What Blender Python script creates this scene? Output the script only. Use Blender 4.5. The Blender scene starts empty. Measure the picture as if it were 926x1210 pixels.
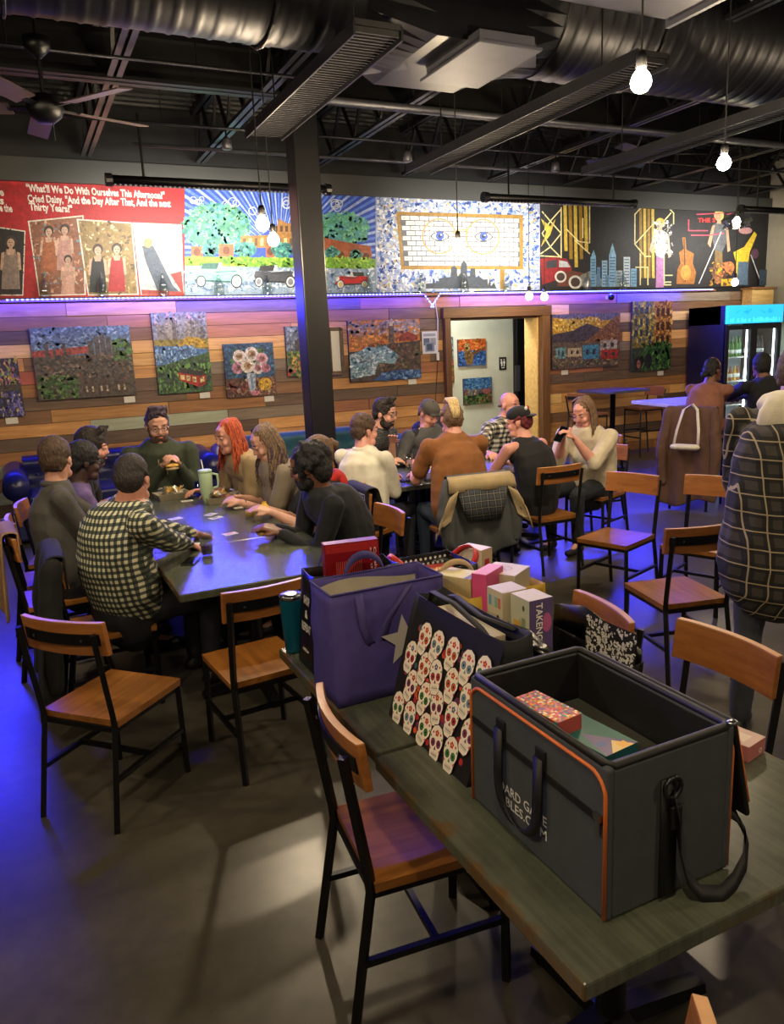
import bpy, bmesh, math, random
import numpy as np
from mathutils import Vector, Matrix, Quaternion, noise as mnoise
random.seed(7)
SC = bpy.context.scene
COL = SC.collection
# ------------------------------------------------------------------ camera
F_PX, PITCH, ROLL, YAW, CAM_H = 905.4, 12.288, 2.628, -25.352, 1.873
_p, _r, _y = math.radians(PITCH), math.radians(ROLL), math.radians(YAW)
FW = Vector((-math.sin(_y)*math.cos(_p), math.cos(_y)*math.cos(_p), -math.sin(_p)))
_rt = Vector((math.cos(_y), math.sin(_y), 0)); _up = _rt.cross(FW)
RT = math.cos(_r)*_rt - math.sin(_r)*_up
UP = math.sin(_r)*_rt + math.cos(_r)*_up
CAM = Vector((0, 0, CAM_H))
cam_d = bpy.data.cameras.new('camera'); cam = bpy.data.objects.new('camera', cam_d); COL.objects.link(cam)
cam_d.sensor_fit = 'HORIZONTAL'; cam_d.sensor_width = 36; cam_d.lens = F_PX/926*36
cam_d.clip_start = .05; cam_d.clip_end = 100
cam.matrix_world = Matrix(((RT.x, UP.x, -FW.x, CAM.x), (RT.y, UP.y, -FW.y, CAM.y), (RT.z, UP.z, -FW.z, CAM.z), (0, 0, 0, 1)))
SC.camera = cam
def ray(x, y): return FW + RT*((x-463)/F_PX) - UP*((y-605)/F_PX)
def onZ(x, y, z=0.0):
    d = ray(x, y); return CAM + d*((z-CAM_H)/d.z)
def onY(x, y, Y):
    d = ray(x, y); return CAM + d*(Y/d.y)
def onX(x, y, X):
    d = ray(x, y); return CAM + d*(X/d.x)
# ------------------------------------------------------------------ world, exposure
SC.view_settings.view_transform = 'Standard'; SC.view_settings.look = 'None'
SC.view_settings.gamma = 1; SC.view_settings.use_curve_mapping = False
SC.view_settings.exposure = 0.7
w = bpy.data.worlds.new('World'); SC.world = w; w.use_nodes = True
w.node_tree.nodes['Background'].inputs[0].default_value = (.55, .58, .7, 1)
w.node_tree.nodes['Background'].inputs[1].default_value = .05
def lamp(name, kind, loc, energy, color, size=.1, aim=None, size_y=None, spot=60, blend=.5):
    d = bpy.data.lights.new(name, kind); d.energy = energy; d.color = color
    if kind == 'AREA':
        d.size = size
        if size_y: d.shape = 'RECTANGLE'; d.size_y = size_y
    else: d.shadow_soft_size = size
    if kind == 'SPOT': d.spot_size = math.radians(spot); d.spot_blend = blend
    o = bpy.data.objects.new(name, d); COL.objects.link(o); o.location = loc
    if aim is not None:
        o.rotation_euler = (Vector(aim)-Vector(loc)).to_track_quat('-Z', 'Y').to_euler()
    return o
D = 9.6            # front of the plank wall
# wall-washer lamps on the mural (inside the three black linear fixtures)
WASH = [(1.05, 3.2), (5.2, 7.4), (9.4, 11.5)]
for a, b in WASH:
    lamp('mural_wash_light', 'AREA', ((a+b)/2, 8.10, 3.44), 21, (1, .95, .85), b-a, ((a+b)/2, 9.75, 3.16), .08).data.spread = math.radians(88)
# blue led strips on the ledge: one row of tape washes the planks, the same tape throws blue into the room
for a, b, e in ((-1.4, 5.2, 85), (5.6, 9.9, 190)):
    lamp('blue_strip_light', 'AREA', ((a+b)/2, 9.50, 2.53), 48*(b-a)/6, (.010, .010, 1.0), b-a, ((a+b)/2, 9.62, 2.0), .04)
    o_ = lamp('blue_strip_throw', 'AREA', ((a+b)/2, 9.52, 2.535), e*(b-a)/6, (.02, .03, 1.0), b-a, ((a+b)/2, 6.0, .3), .03); o_.data.spread = math.radians(95)
# unseen spotlights added above the near side to light the seated groups
ADDED_SPOTS = [((.3, 2.9, 3.9), (1.0, 5.3, .9), 150), ((2.5, 2.9, 3.9), (3.6, 5.9, .9), 190), ((5.2, 3.4, 3.9), (6.8, 6.0, 1.0), 110)]
for a, b, e in ADDED_SPOTS:
    lamp('added_spot_light', 'SPOT', Vector(a)+(Vector(b)-Vector(a)).normalized()*.13, e, (1, .86, .66), .05, b, spot=54, blend=.6)
# light inside the fridge
lamp('fridge_light', 'AREA', (11.0, 9.15, 1.98), 22, (.6, .93, 1), 1.1, (11.0, 9.2, 0), .15)
# hallway lamp behind the doorway
lamp('hall_light', 'POINT', (6.1, 10.35, 2.75), 60, (1, .97, .88), .12)
# ------------------------------------------------------------------ helpers
def lin(c):
    if isinstance(c, str):
        c = c.lstrip('#'); c = [int(c[i:i+2], 16)/255 for i in (0, 2, 4)]
        return tuple(v/12.92 if v <= .04045 else ((v+.055)/1.055)**2.4 for v in c)
    return tuple(c[:3])
class MB:
    def __init__(s): s.v = []; s.f = []; s.c = []; s.cur = (1, 1, 1)
    def add(s, vs, fs, col=None):
        n = len(s.v); s.v += [tuple(v) for v in vs]; s.f += [tuple(i+n for i in f) for f in fs]
        s.c += [col or s.cur]*len(fs); return s
    def box(s, c, d, rot=None, col=None):
        c = Vector(c); hx, hy, hz = d[0]/2, d[1]/2, d[2]/2
        vs = [Vector((x, y, z)) for z in (-hz, hz) for y in (-hy, hy) for x in (-hx, hx)]
        if rot is not None:
            R = rot if isinstance(rot, Matrix) else Matrix.Rotation(rot, 3, 'Z')
            vs = [R @ v for v in vs]
        return s.add([v+c for v in vs], [(0, 2, 3, 1), (4, 5, 7, 6), (0, 1, 5, 4), (2, 6, 7, 3), (0, 4, 6, 2), (1, 3, 7, 5)], col)
    def bar(s, a, b, w, h, upv=(0, 0, 1), col=None):
        a, b = Vector(a), Vector(b); t = (b-a).normalized(); u = Vector(upv)
        if abs(t.dot(u)) > .99: u = Vector((0, 1, 0))
        x = t.cross(u).normalized(); y = x.cross(t)
        vs = [p + x*sx*w/2 + y*sy*h/2 for p in (a, b) for sx, sy in ((-1, -1), (1, -1), (1, 1), (-1, 1))]
        return s.add(vs, [(0, 1, 2, 3), (7, 6, 5, 4), (0, 4, 5, 1), (1, 5, 6, 2), (2, 6, 7, 3), (3, 7, 4, 0)], col)
    def tube(s, path, r, n=8, cap=True, closed=False, col=None, flat=1.0):
        P = [Vector(p) for p in path]; m = len(P)
        rs = r if isinstance(r, (list, tuple)) else [r]*m
        vs = []; prev = None
        for i, p in enumerate(P):
            if closed: t = P[(i+1) % m]-P[i-1]
            else: t = P[min(i+1, m-1)]-P[max(i-1, 0)]
            t = t.normalized() if t.length > 1e-9 else Vector((0, 0, 1))
            if prev is None:
                u = Vector((0, 0, 1)) if abs(t.z) < .9 else Vector((0, 1, 0))
                x = t.cross(u).normalized()
            else:
                x = prev - t*prev.dot(t); x = x.normalized() if x.length > 1e-6 else t.orthogonal().normalized()
            prev = x; y = t.cross(x)
            for k in range(n):
                a = 2*math.pi*k/n; vs.append(p + x*math.cos(a)*rs[i] + y*math.sin(a)*rs[i]*flat)
        fs = []
        for i in range(m if closed else m-1):
            j = (i+1) % m
            for k in range(n):
                fs.append((i*n+k, i*n+(k+1) % n, j*n+(k+1) % n, j*n+k))
        if cap and not closed: fs += [tuple(range(n-1, -1, -1)), tuple((m-1)*n+k for k in range(n))]
        return s.add(vs, fs, col)
    def lathe(s, prof, c=(0, 0, 0), n=20, col=None, axis=None):
        vs = []; fs = []; c = Vector(c); m = len(prof)
        Q = Vector((0, 0, 1)).rotation_difference(Vector(axis)) if axis is not None else None
        for r, z in prof:
            for k in range(n):
                a = 2*math.pi*k/n; v = Vector((r*math.cos(a), r*math.sin(a), z))
                vs.append(c + (Q @ v if Q else v))
        for i in range(m-1):
            for k in range(n): fs.append((i*n+k, i*n+(k+1) % n, (i+1)*n+(k+1) % n, (i+1)*n+k))
        fs += [tuple(range(n-1, -1, -1)), tuple((m-1)*n+k for k in range(n))]
        return s.add(vs, fs, col)
    def ball(s, c, r, n=12, m=8, col=None, rot=None):
        c = Vector(c); r = (r, r, r) if isinstance(r, (int, float)) else r
        vs = []; fs = []
        for i in range(1, m):
            th = math.pi*i/m
            for k in range(n):
                a = 2*math.pi*k/n
                v = Vector((r[0]*math.sin(th)*math.cos(a), r[1]*math.sin(th)*math.sin(a), r[2]*math.cos(th)))
                vs.append(c + (rot @ v if rot is not None else v))
        t, b = Vector((0, 0, r[2])), Vector((0, 0, -r[2]))
        if rot is not None: t, b = rot @ t, rot @ b
        vs += [c+t, c+b]; T = len(vs)-2
        for i in range(m-2):
            for k in range(n): fs.append((i*n+k, (i+1)*n+k, (i+1)*n+(k+1) % n, i*n+(k+1) % n))
        for k in range(n):
            fs.append((T, k, (k+1) % n)); fs.append((T+1, (m-2)*n+(k+1) % n, (m-2)*n+k))
        return s.add(vs, fs, col)
    def caps(s, a, b, ra, rb, n=10, sq=1.0, side=None):
        """closed tapered capsule a->b (closed volume, for voxel union); sq flattens along `side`-perpendicular"""
        a, b = Vector(a), Vector(b); t = b-a; L = t.length
        t = t/L if L > 1e-6 else Vector((0, 0, 1))
        u = Vector(side) if side is not None else (Vector((1, 0, 0)) if abs(t.x) < .8 else Vector((0, 1, 0)))
        x = (u - t*u.dot(t)).normalized(); y = t.cross(x)
        rings = []
        for q in (-90, -60, -30, 0): rings.append((a, ra*math.cos(math.radians(q)), ra*math.sin(math.radians(q))))
        for q in (0, 30, 60, 90): rings.append((b, rb*math.cos(math.radians(q)), rb*math.sin(math.radians(q))))
        vs = []; fs = []
        for p, rr, h in rings:
            rr = max(rr, 1e-4)
            for k in range(n):
                g = 2*math.pi*k/n; vs.append(p + t*h + x*math.cos(g)*rr + y*math.sin(g)*rr*sq)
        m = len(rings)
        for i in range(m-1):
            for k in range(n): fs.append((i*n+k, i*n+(k+1) % n, (i+1)*n+(k+1) % n, (i+1)*n+k))
        fs += [tuple(range(n-1, -1, -1)), tuple((m-1)*n+k for k in range(n))]
        return s.add(vs, fs)
    def grid(s, rows, closed_u=False, col=None):
        m, n = len(rows), len(rows[0]); vs = [p for r in rows for p in r]; fs = []
        for i in range(m-1):
            for k in range(n if closed_u else n-1):
                fs.append((i*n+k, i*n+(k+1) % n, (i+1)*n+(k+1) % n, (i+1)*n+k))
        return s.add(vs, fs, col)
    def prism(s, pts, z0, z1, mtx=None, col=None):
        n = len(pts); vs = [Vector((p[0], p[1], z0)) for p in pts]+[Vector((p[0], p[1], z1)) for p in pts]
        if mtx: vs = [mtx @ v for v in vs]
        fs = [tuple(range(n-1, -1, -1)), tuple(range(n, 2*n))]+[(i, (i+1) % n, n+(i+1) % n, n+i) for i in range(n)]
        return s.add(vs, fs, col)
    def mesh(s, name, smooth=False, attr=False):
        me = bpy.data.meshes.new(name); me.from_pydata(s.v, [], s.f); me.update()
        if smooth: me.polygons.foreach_set('use_smooth', [True]*len(me.polygons))
        if attr:
            a = me.color_attributes.new('col', 'FLOAT_COLOR', 'CORNER'); buf = []
            for p in me.polygons:
                c = s.c[p.index]; buf += [c[0], c[1], c[2], 1.0]*p.loop_total
            a.data.foreach_set('color', buf)
        return me
def obj(name, mb, mat, parent=None, smooth=False, loc=(0, 0, 0), rot=(0, 0, 0), bevel=0, seg=2, attr=False, kind=None):
    me = mb.mesh(name, smooth, attr) if isinstance(mb, MB) else mb
    o = bpy.data.objects.new(name, me); COL.objects.link(o)
    o.location = loc; o.rotation_euler = rot if isinstance(rot, (tuple, list)) else (0, 0, rot)
    if mat is not None and not me.materials: me.materials.append(MT[mat] if isinstance(mat, str) else mat)
    if parent: o.parent = parent
    if bevel:
        b = o.modifiers.new('bevel', 'BEVEL'); b.width = bevel; b.segments = seg; b.limit_method = 'ANGLE'; b.angle_limit = math.radians(40)
    if kind: o['kind'] = kind
    return o
def tag(o, label, cat, group=None):
    o['label'] = label; o['category'] = cat
    if group: o['group'] = group
    return o
def thing(name, label, cat, loc=(0, 0, 0), rz=0, group=None):
    o = bpy.data.objects.new(name, None); COL.objects.link(o); o.empty_display_size = .05
    o.location = loc; o.rotation_euler = (0, 0, rz) if not isinstance(rz, (tuple, list)) else rz
    return tag(o, label, cat, group)
def struct(o): o['kind'] = 'structure'; return o
def copy_tree(o, parent=None):
    c = o.copy(); COL.objects.link(c); c.parent = parent
    for ch in o.children: copy_tree(ch, c)
    return c
# ------------------------------------------------------------------ materials
MT = {}
class NT:
    def __init__(s, name):
        s.m = bpy.data.materials.new(name); s.m.use_nodes = True; s.t = s.m.node_tree; s.n = s.t.nodes; s.l = s.t.links
        s.b = s.n['Principled BSDF']; MT[name] = s.m
    def node(s, typ, **kw):
        n = s.n.new(typ)
        for k, v in kw.items():
            if k.startswith('i_'):
                key = k[2:]; key = int(key) if key.isdigit() else key
                n.inputs[key].default_value = v
            else: setattr(n, k, v)
        return n
    def link(s, a, ao, b, bi): s.l.new(a.outputs[ao], b.inputs[bi])
    def coords(s, which='Object', scale=(1, 1, 1), rot=(0, 0, 0)):
        tc = s.node('ShaderNodeTexCoord'); mp = s.node('ShaderNodeMapping'); s.link(tc, which, mp, 0)
        mp.inputs['Scale'].default_value = scale; mp.inputs['Rotation'].default_value = rot; return mp
    def ramp(s, src, so, stops, interp='LINEAR'):
        r = s.node('ShaderNodeValToRGB'); s.link(src, so, r, 0); e = r.color_ramp.elements; r.color_ramp.interpolation = interp
        while len(e) < len(stops): e.new(.5)
        for i, (p, c) in enumerate(stops): e[i].position = p; e[i].color = (*lin(c), 1)
        return r
    def mix(s, a, b, fac, mode='MIX'):
        m = s.node('ShaderNodeMix', data_type='RGBA', blend_type=mode)
        for sock, v in ((6, a), (7, b), (0, fac)):
            if isinstance(v, tuple) and len(v) == 2 and hasattr(v[0], 'outputs'): s.l.new(v[0].outputs[v[1]], m.inputs[sock])
            elif sock == 0: m.inputs[0].default_value = v
            else: m.inputs[sock].default_value = (*lin(v), 1)
        return (m, 2)
    def base(s, src): s.l.new(src[0].outputs[src[1]], s.b.inputs['Base Color'])
    def set(s, **kw):
        for k, v in kw.items(): s.b.inputs[k.replace('_', ' ')].default_value = v
    def bump(s, src, so, strength=.2, dist=.01):
        b = s.node('ShaderNodeBump'); b.inputs['Strength'].default_value = strength; b.inputs['Distance'].default_value = dist
        s.link(src, so, b, 'Height'); s.link(b, 0, s.b, 'Normal')
def mat(name, c, rough=.6, metal=0, var=.12, scale=8, bump=0, bscale=60, stretch=(1, 1, 1), **kw):
    t = NT(name); t.set(Roughness=rough, Metallic=metal); mp = t.coords('Object', stretch)
    n = t.node('ShaderNodeTexNoise', i_Scale=scale, i_Detail=4.0); t.link(mp, 0, n, 0)
    c = lin(c); lo = tuple(max(0, v*(1-var)) for v in c); hi = tuple(min(1, v*(1+var)) for v in c)
    r = t.ramp(n, 0, [(.3, lo), (.7, hi)]); t.base((r, 0))
    if bump:
        n2 = t.node('ShaderNodeTexNoise', i_Scale=bscale, i_Detail=3.0); t.link(mp, 0, n2, 0); t.bump(n2, 0, bump, .005)
    for k, v in kw.items(): t.b.inputs[k.replace('_', ' ')].default_value = v
    return t.m
def wood(name, c1, c2, axis=0, rough=.45, freq=9, bump=.08):
    t = NT(name); t.set(Roughness=rough)
    st = [14, 14, 14]; st[axis] = 1.2
    mp = t.coords('Object', tuple(st)); oi = t.node('ShaderNodeObjectInfo')
    ad = t.node('ShaderNodeVectorMath', operation='MULTIPLY_ADD'); t.link(mp, 0, ad, 0); ad.inputs[1].default_value = (1, 1, 1)
    sc = t.node('ShaderNodeMath', operation='MULTIPLY', i_1=37.0); t.link(oi, 'Random', sc, 0); t.link(sc, 0, ad, 2)
    n = t.node('ShaderNodeTexNoise', i_Scale=1.6, i_Detail=6.0, i_Roughness=.62, i_Distortion=.6); t.link(ad, 0, n, 0)
    r = t.ramp(n, 0, [(.28, c1), (.72, c2)])
    hs = t.node('ShaderNodeHueSaturation'); t.link(r, 0, hs, 'Color')
    v = t.node('ShaderNodeMapRange', i_3=.82, i_4=1.15); t.link(oi, 'Random', v, 0); t.link(v, 0, hs, 'Value')
    t.base((hs, 0)); t.bump(n, 0, bump, .004)
    return t.m
def emit(name, c, strength):
    t = NT(name); t.set(Emission_Strength=strength); c = lin(c)
    t.b.inputs['Emission Color'].default_value = (*c, 1); t.b.inputs['Base Color'].default_value = (*c, 1)
    n = t.node('ShaderNodeTexNoise', i_Scale=4.0); r = t.node('ShaderNodeMapRange', i_3=.97, i_4=1.03); t.link(n, 0, r, 0)
    return t.m
def printed(name, rough=.5, mosaic=0.0, mscale=40, var=.06, nscale=30):
    """flat print: colour attribute with optional paper-mosaic grain"""
    t = NT(name); t.set(Roughness=rough); at = t.node('ShaderNodeAttribute', attribute_name='col'); mp = t.coords('Object')
    n = t.node('ShaderNodeTexNoise', i_Scale=float(nscale), i_Detail=3.0); t.link(mp, 0, n, 0)
    g = t.ramp(n, 0, [(.3, (1-var,)*3), (.7, (1,)*3)]); cur = t.mix((at, 'Color'), (g, 0), 1.0, 'MULTIPLY')
    if mosaic:
        v = t.node('ShaderNodeTexVoronoi', i_Scale=float(mscale)); t.link(mp, 0, v, 0)
        bw = t.node('ShaderNodeSeparateColor'); t.link(v, 'Color', bw, 0)
        r = t.ramp(bw, 0, [(0, (1-mosaic*1.5,)*3), (.55, (1,)*3), (.8, (1,)*3), (1, (1.0+mosaic,)*3)])
        cur = t.mix(cur, (r, 0), 1.0, 'MULTIPLY')
        e = t.node('ShaderNodeTexVoronoi', i_Scale=float(mscale), feature='DISTANCE_TO_EDGE'); t.link(mp, 0, e, 0)
        r2 = t.ramp(e, 'Distance', [(0, (.45,)*3), (.08, (1,)*3)]); cur = t.mix(cur, (r2, 0), .55, 'MULTIPLY')
    t.base(cur); return t.m
def glass(name, c=(1, 1, 1), rough=.03, alpha_mix=.75):
    """thin glass: mostly clear with a glossy coat"""
    t = NT(name); t.n.remove(t.b); out = t.n['Material Output']
    tr = t.node('ShaderNodeBsdfTransparent'); tr.inputs[0].default_value = (*lin(c), 1)
    gl = t.node('ShaderNodeBsdfGlossy', i_Roughness=rough); fr = t.node('ShaderNodeLayerWeight', i_Blend=.25)
    mr = t.node('ShaderNodeMapRange', i_3=(1-alpha_mix)*.3, i_4=.38); t.link(fr, 'Facing', mr, 0)
    mx = t.node('ShaderNodeMixShader'); t.link(mr, 0, mx, 0); t.link(tr, 0, mx, 1); t.link(gl, 0, mx, 2); t.link(mx, 0, out, 0)
    return t.m
# ------------------------------------------------------------------ flat print painter
TXT = {}
def text_mesh(sx, bold=.0, shear=0):
    key = (sx, bold, shear)
    if key not in TXT:
        cu = bpy.data.curves.new('t', 'FONT'); cu.body = sx; cu.size = 1; cu.offset = bold; cu.shear = shear; cu.resolution_u = 2
        ob = bpy.data.objects.new('t', cu); COL.objects.link(ob)
        me = bpy.data.meshes.new_from_object(ob.evaluated_get(bpy.context.evaluated_depsgraph_get()))
        vs = [(v.co.x, v.co.y) for v in me.vertices]; fs = [tuple(p.vertices) for p in me.polygons]
        bpy.data.objects.remove(ob); bpy.data.curves.remove(cu); bpy.data.meshes.remove(me)
        x0 = min(v[0] for v in vs); x1 = max(v[0] for v in vs); TXT[key] = ([(v[0]-x0, v[1]) for v in vs], fs, x1-x0)
    return TXT[key]
class Paint:
    """collects coloured flat shapes in (u,v); build() lays them on a plane, each layer a hair above the last"""
    def __init__(s, fn=None, eps=8e-5): s.fn = fn; s.L = []; s.eps = eps
    def raw(s, vs, fs, c): s.L.append((vs, fs, lin(c))); return s
    def poly(s, pts, c):
        if s.fn: pts = [s.fn(*p) for p in pts]
        return s.raw(pts, [tuple(range(len(pts)))], c)
    def rect(s, x0, y0, x1, y1, c): return s.poly([(x0, y0), (x1, y0), (x1, y1), (x0, y1)], c)
    def ell(s, x, y, rx, ry, c, n=16, a0=0, a1=2*math.pi, rot=0):
        cr, sr = math.cos(rot), math.sin(rot); P = []
        for k in range(n):
            a = a0+(a1-a0)*k/(n if abs(a1-a0) > 6.28 else n-1); p, q = rx*math.cos(a), ry*math.sin(a)
            P.append((x+p*cr-q*sr, y+p*sr+q*cr))
        return s.poly(P, c)
    def line(s, pts, wd, c):
        vs = []; fs = []
        for a, b in zip(pts, pts[1:]):
            dx, dy = b[0]-a[0], b[1]-a[1]; l = math.hypot(dx, dy) or 1; nx, ny = -dy/l*wd/2, dx/l*wd/2; ex, ey = dx/l*wd*.3, dy/l*wd*.3
            q = [(a[0]-ex+nx, a[1]-ey+ny), (b[0]+ex+nx, b[1]+ey+ny), (b[0]+ex-nx, b[1]+ey-ny), (a[0]-ex-nx, a[1]-ey-ny)]
            if s.fn: q = [s.fn(*p) for p in q]
            n = len(vs); vs += q; fs.append((n, n+1, n+2, n+3))
        return s.raw(vs, fs, c)
    def ring(s, x, y, r, wd, c, n=24, ry=None):
        ry = ry or r; return s.line([(x+r*math.cos(2*math.pi*k/n), y+ry*math.sin(2*math.pi*k/n)) for k in range(n+1)], wd, c)
    def many(s, quads, c):
        vs = []; fs = []
        for q in quads:
            if s.fn: q = [s.fn(*p) for p in q]
            n = len(vs); vs += q; fs.append(tuple(range(n, n+len(q))))
        return s.raw(vs, fs, c)
    def text(s, tx, x, y, wd, h, c, bold=.02, up=(0, 1), shear=0):
        """text of total width wd and cap height h; (x,y) baseline start, in painter units; up = direction of letter tops"""
        vs, fs, W = text_mesh(tx, bold, shear); kx = wd/W; ky = h/.72
        ux, uy = up; rx, ry = (-uy, ux) if s.fn else (uy, -ux)
        pts = [(x+v[0]*kx*rx+v[1]*ky*ux, y+v[0]*kx*ry+v[1]*ky*uy) for v in vs]
        if s.fn: pts = [s.fn(*p) for p in pts]
        return s.raw(pts, fs, c)
    def build(s, name, O, U, V, matn, parent=None, N=None, base=.0006):
        O, U, V = Vector(O), Vector(U), Vector(V); N = Vector(N) if N is not None else U.cross(V).normalized()
        mb = MB(); i = 0
        for vs, fs, c in s.L:
            off = N*(base+i*s.eps); i += 1
            P = [O+U*p[0]+V*p[1]+off for p in vs]
            f2 = []
            for f in fs:
                a, b, cc = P[f[0]], P[f[1]], P[f[2]]; k = 2
                nn = (b-a).cross(cc-a)
                if nn.length < 1e-12 and len(f) > 3: nn = (b-a).cross(P[f[3]]-a)
                f2.append(f if nn.dot(N) > 0 else tuple(reversed(f)))
            mb.add(P, f2, c)
        return obj(name, mb, matn, parent, attr=True)
# ------------------------------------------------------------------ material set
def floor_mat():
    t = NT('concrete'); mp = t.coords('Object', (1, 1, 1))
    n = t.node('ShaderNodeTexNoise', i_Scale=.9, i_Detail=8.0, i_Roughness=.6, i_Distortion=.8); t.link(mp, 0, n, 0)
    n2 = t.node('ShaderNodeTexNoise', i_Scale=14.0, i_Detail=6.0); t.link(mp, 0, n2, 0)
    r = t.ramp(n, 0, [(.3, (.042, .037, .028)), (.5, (.062, .055, .041)), (.72, (.088, .078, .058))])
    r2 = t.ramp(n2, 0, [(.35, (.82,)*3), (.65, (1.08,)*3)])
    t.base(t.mix((r, 0), (r2, 0), 1.0, 'MULTIPLY'))
    rr = t.node('ShaderNodeMapRange', i_3=.24, i_4=.40); t.link(n, 0, rr, 0); t.link(rr, 0, t.b, 'Roughness')
    t.bump(n2, 0, .06, .002)
floor_mat()
mat('wall_dark', '#1e1e20', .42, var=.15, scale=1.5)
mat('wall_grey', '#414240', .5, var=.08, scale=1.2, stretch=(.4, 1, 3))
mat('wall_cream', '#b9b4a2', .7, var=.04)
mat('wall_white', '#c9cbbb', .7, var=.03)
mat('deck', '#1a1a1b', .38, .3, var=.3, scale=3)
mat('steel_black', '#0d0d0e', .45, .2, var=.3, scale=10)
mat('steel_chord', '#26262b', .35, .55, var=.25, scale=6)
mat('pipe_grey', '#5a5b62', .4, .6, var=.2)
mat('duct', '#15151a', .42, .6, var=.25, scale=5)
mat('galv', '#8d8d98', .38, .8, var=.12, scale=4)
mat('plate_metal', '#45454f', .55, .2, var=.1)
mat('matte_tray', '#070708', .6, var=.2)
mat('rail_metal', '#2a2a2e', .4, .6, var=.15)
mat('black_metal', '#0c0c0e', .38, .3, var=.2)
mat('column', '#0e0e10', .35, .1, var=.2, scale=3)
mat('black_plastic', '#101012', .4, var=.2)
mat('white_card', '#d8d6cc', .6, var=.04)
mat('chrome', '#a9abb0', .2, 1.0, var=.05)
mat('fan_blade', '#4a3c3c', .4, var=.2, stretch=(1, 8, 1))
mat('cord', '#141414', .6, var=.2)
emit('bulb', (1, .79, .52), 600)
emit('bulb_far', (1, .80, .52), 120)
emit('led', (.07, .11, 1), 14)
glass('glass'); glass('glass_amber', (.75, .62, .4)); glass('glass_jar', (.82, .86, .84), .05, .6)
TONES = [('#8a5e34', '#b98a52'), ('#a87c45', '#cfa263'), ('#5a3f2a', '#7b5a3c'), ('#4a3a2e', '#6b5644'), ('#6d4a2c', '#94683e'), ('#b08a52', '#d6b071'), ('#5f5346', '#837460'), ('#7d5036', '#a06a48'), ('#7f8470', '#9aa088'), ('#8c4638', '#a85a48')]
for i, (a, b) in enumerate(TONES): wood('plank%d' % i, tuple(v*1.42 for v in lin(a)), tuple(min(.9, v*1.42) for v in lin(b)), 0, .6, bump=.25)
wood('door_trim', '#5a3d22', '#83592f', 2, .55)
wood('door_trim_h', '#5a3d22', '#83592f', 0, .55)
wood('ledge_wood', '#7a4a28', '#a06a3c', 0, .5)
printed('print', .5); printed('print_gloss', .22)
printed('mosaic', .5, .35, 30, .2, 25); printed('mural_print', .55, .16, 26, .12, 12)
# ------------------------------------------------------------------ shell
XL, XR, YF = -4.0, 12.1, -5.0
struct(obj('floor', MB().box(((XL+XR)/2, (YF+11.6)/2, -.05), (XR-XL, 11.6-YF, .1)), 'concrete'))
DX0, DX1, DZ = onY(530, 420, D).x, onY(637, 420, D).x, 2.20        # doorway opening
wb = MB()
for a, b, z0, z1 in ((XL, DX0, 0, 2.5), (DX1, XR, 0, 2.5), (DX0, DX1, DZ, 2.5)): wb.box(((a+b)/2, 9.76, (z0+z1)/2), (b-a, .26, z1-z0))
wall_back = struct(obj('wall_back', wb, 'wall_dark'))
wu = MB().box(((XL+XR)/2, 9.84, 3.6), (XR-XL, .16, 2.2))
struct(obj('wall_back_upper', wu, 'wall_dark'))
zt = onY(600, 217, 9.70).z
struct(obj('trim_1', MB().box(((XL+XR)/2, 9.73, (3.79+zt)/2), (XR-XL, .06, zt-3.79)), 'wall_grey'))
struct(obj('wall_left', MB().box((XL-.05, 2.4, 2.35), (.1, 15, 4.7)), 'wall_dark'))
struct(obj('wall_front', MB().box((4.05, YF-.05, 2.35), (16.2, .1, 4.7)), 'wall_grey'))
struct(obj('wall_right', MB().box((XR+.05, 2.4, 2.35), (.1, 15, 4.7)), 'wall_cream'))
# corrugated deck, ribs along x
dk = MB(); prof = []
y = YF
while y < 9.9:
    prof += [(y, 4.62), (y+.075, 4.62), (y+.095, 4.69), (y+.15, 4.69)]; y += .17
dk.grid([[(XL, a, z) for a, z in prof], [(XR, a, z) for a, z in prof]])
struct(obj('ceiling', dk, 'deck'))
struct(obj('ceiling_slab', MB().box(((XL+XR)/2, 2.4, 4.8), (XR-XL, 15, .1)), 'wall_dark'))
# ledge and planks
struct(obj('trim_2', MB().box(((XL+onY(843, 345, D).x)/2, 9.66, 2.525), (onY(843, 345, D).x-XL, .2, .03)), 'ledge_wood'))
rnd = random.Random(11)
rows = 17; ph = 2.5/rows
for r in range(rows):
    x = -1.9 - rnd.random()*1.2; z = r*ph
    while x < XR-.02:
        L = rnd.choice((.8, 1.2, 1.6, 2.1, 2.6)) * (.85+rnd.random()*.3); x1 = min(x+L, XR-.02)
        if XR-x1 < .3: x1 = XR-.02
        k = rnd.choices(range(10), (9, 8, 10, 9, 9, 5, 5, 5, 3, .6))[0]
        if z > 1.95: k = rnd.choices(range(10), (9, 1, 6, 4, 9, 1, 2, 8, 0, .6))[0]
        segs = [(x, x1)]
        if z+ph*.5 < 2.30:
            segs = []; a0, a1 = DX0-.09, DX1+.14
            if x < a0: segs.append((x, min(x1, a0)))
            if x1 > a1: segs.append((max(x, a1), x1))
        for a, b in segs:
            if b-a < .06: continue
            th = .026+rnd.random()*.014
            obj('plank', MB().box(((a+b)/2, 9.63-th/2, z+ph/2), (b-a-.005, th, ph-.006)), 'plank%d' % k, wall_back)
        x = x1
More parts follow.
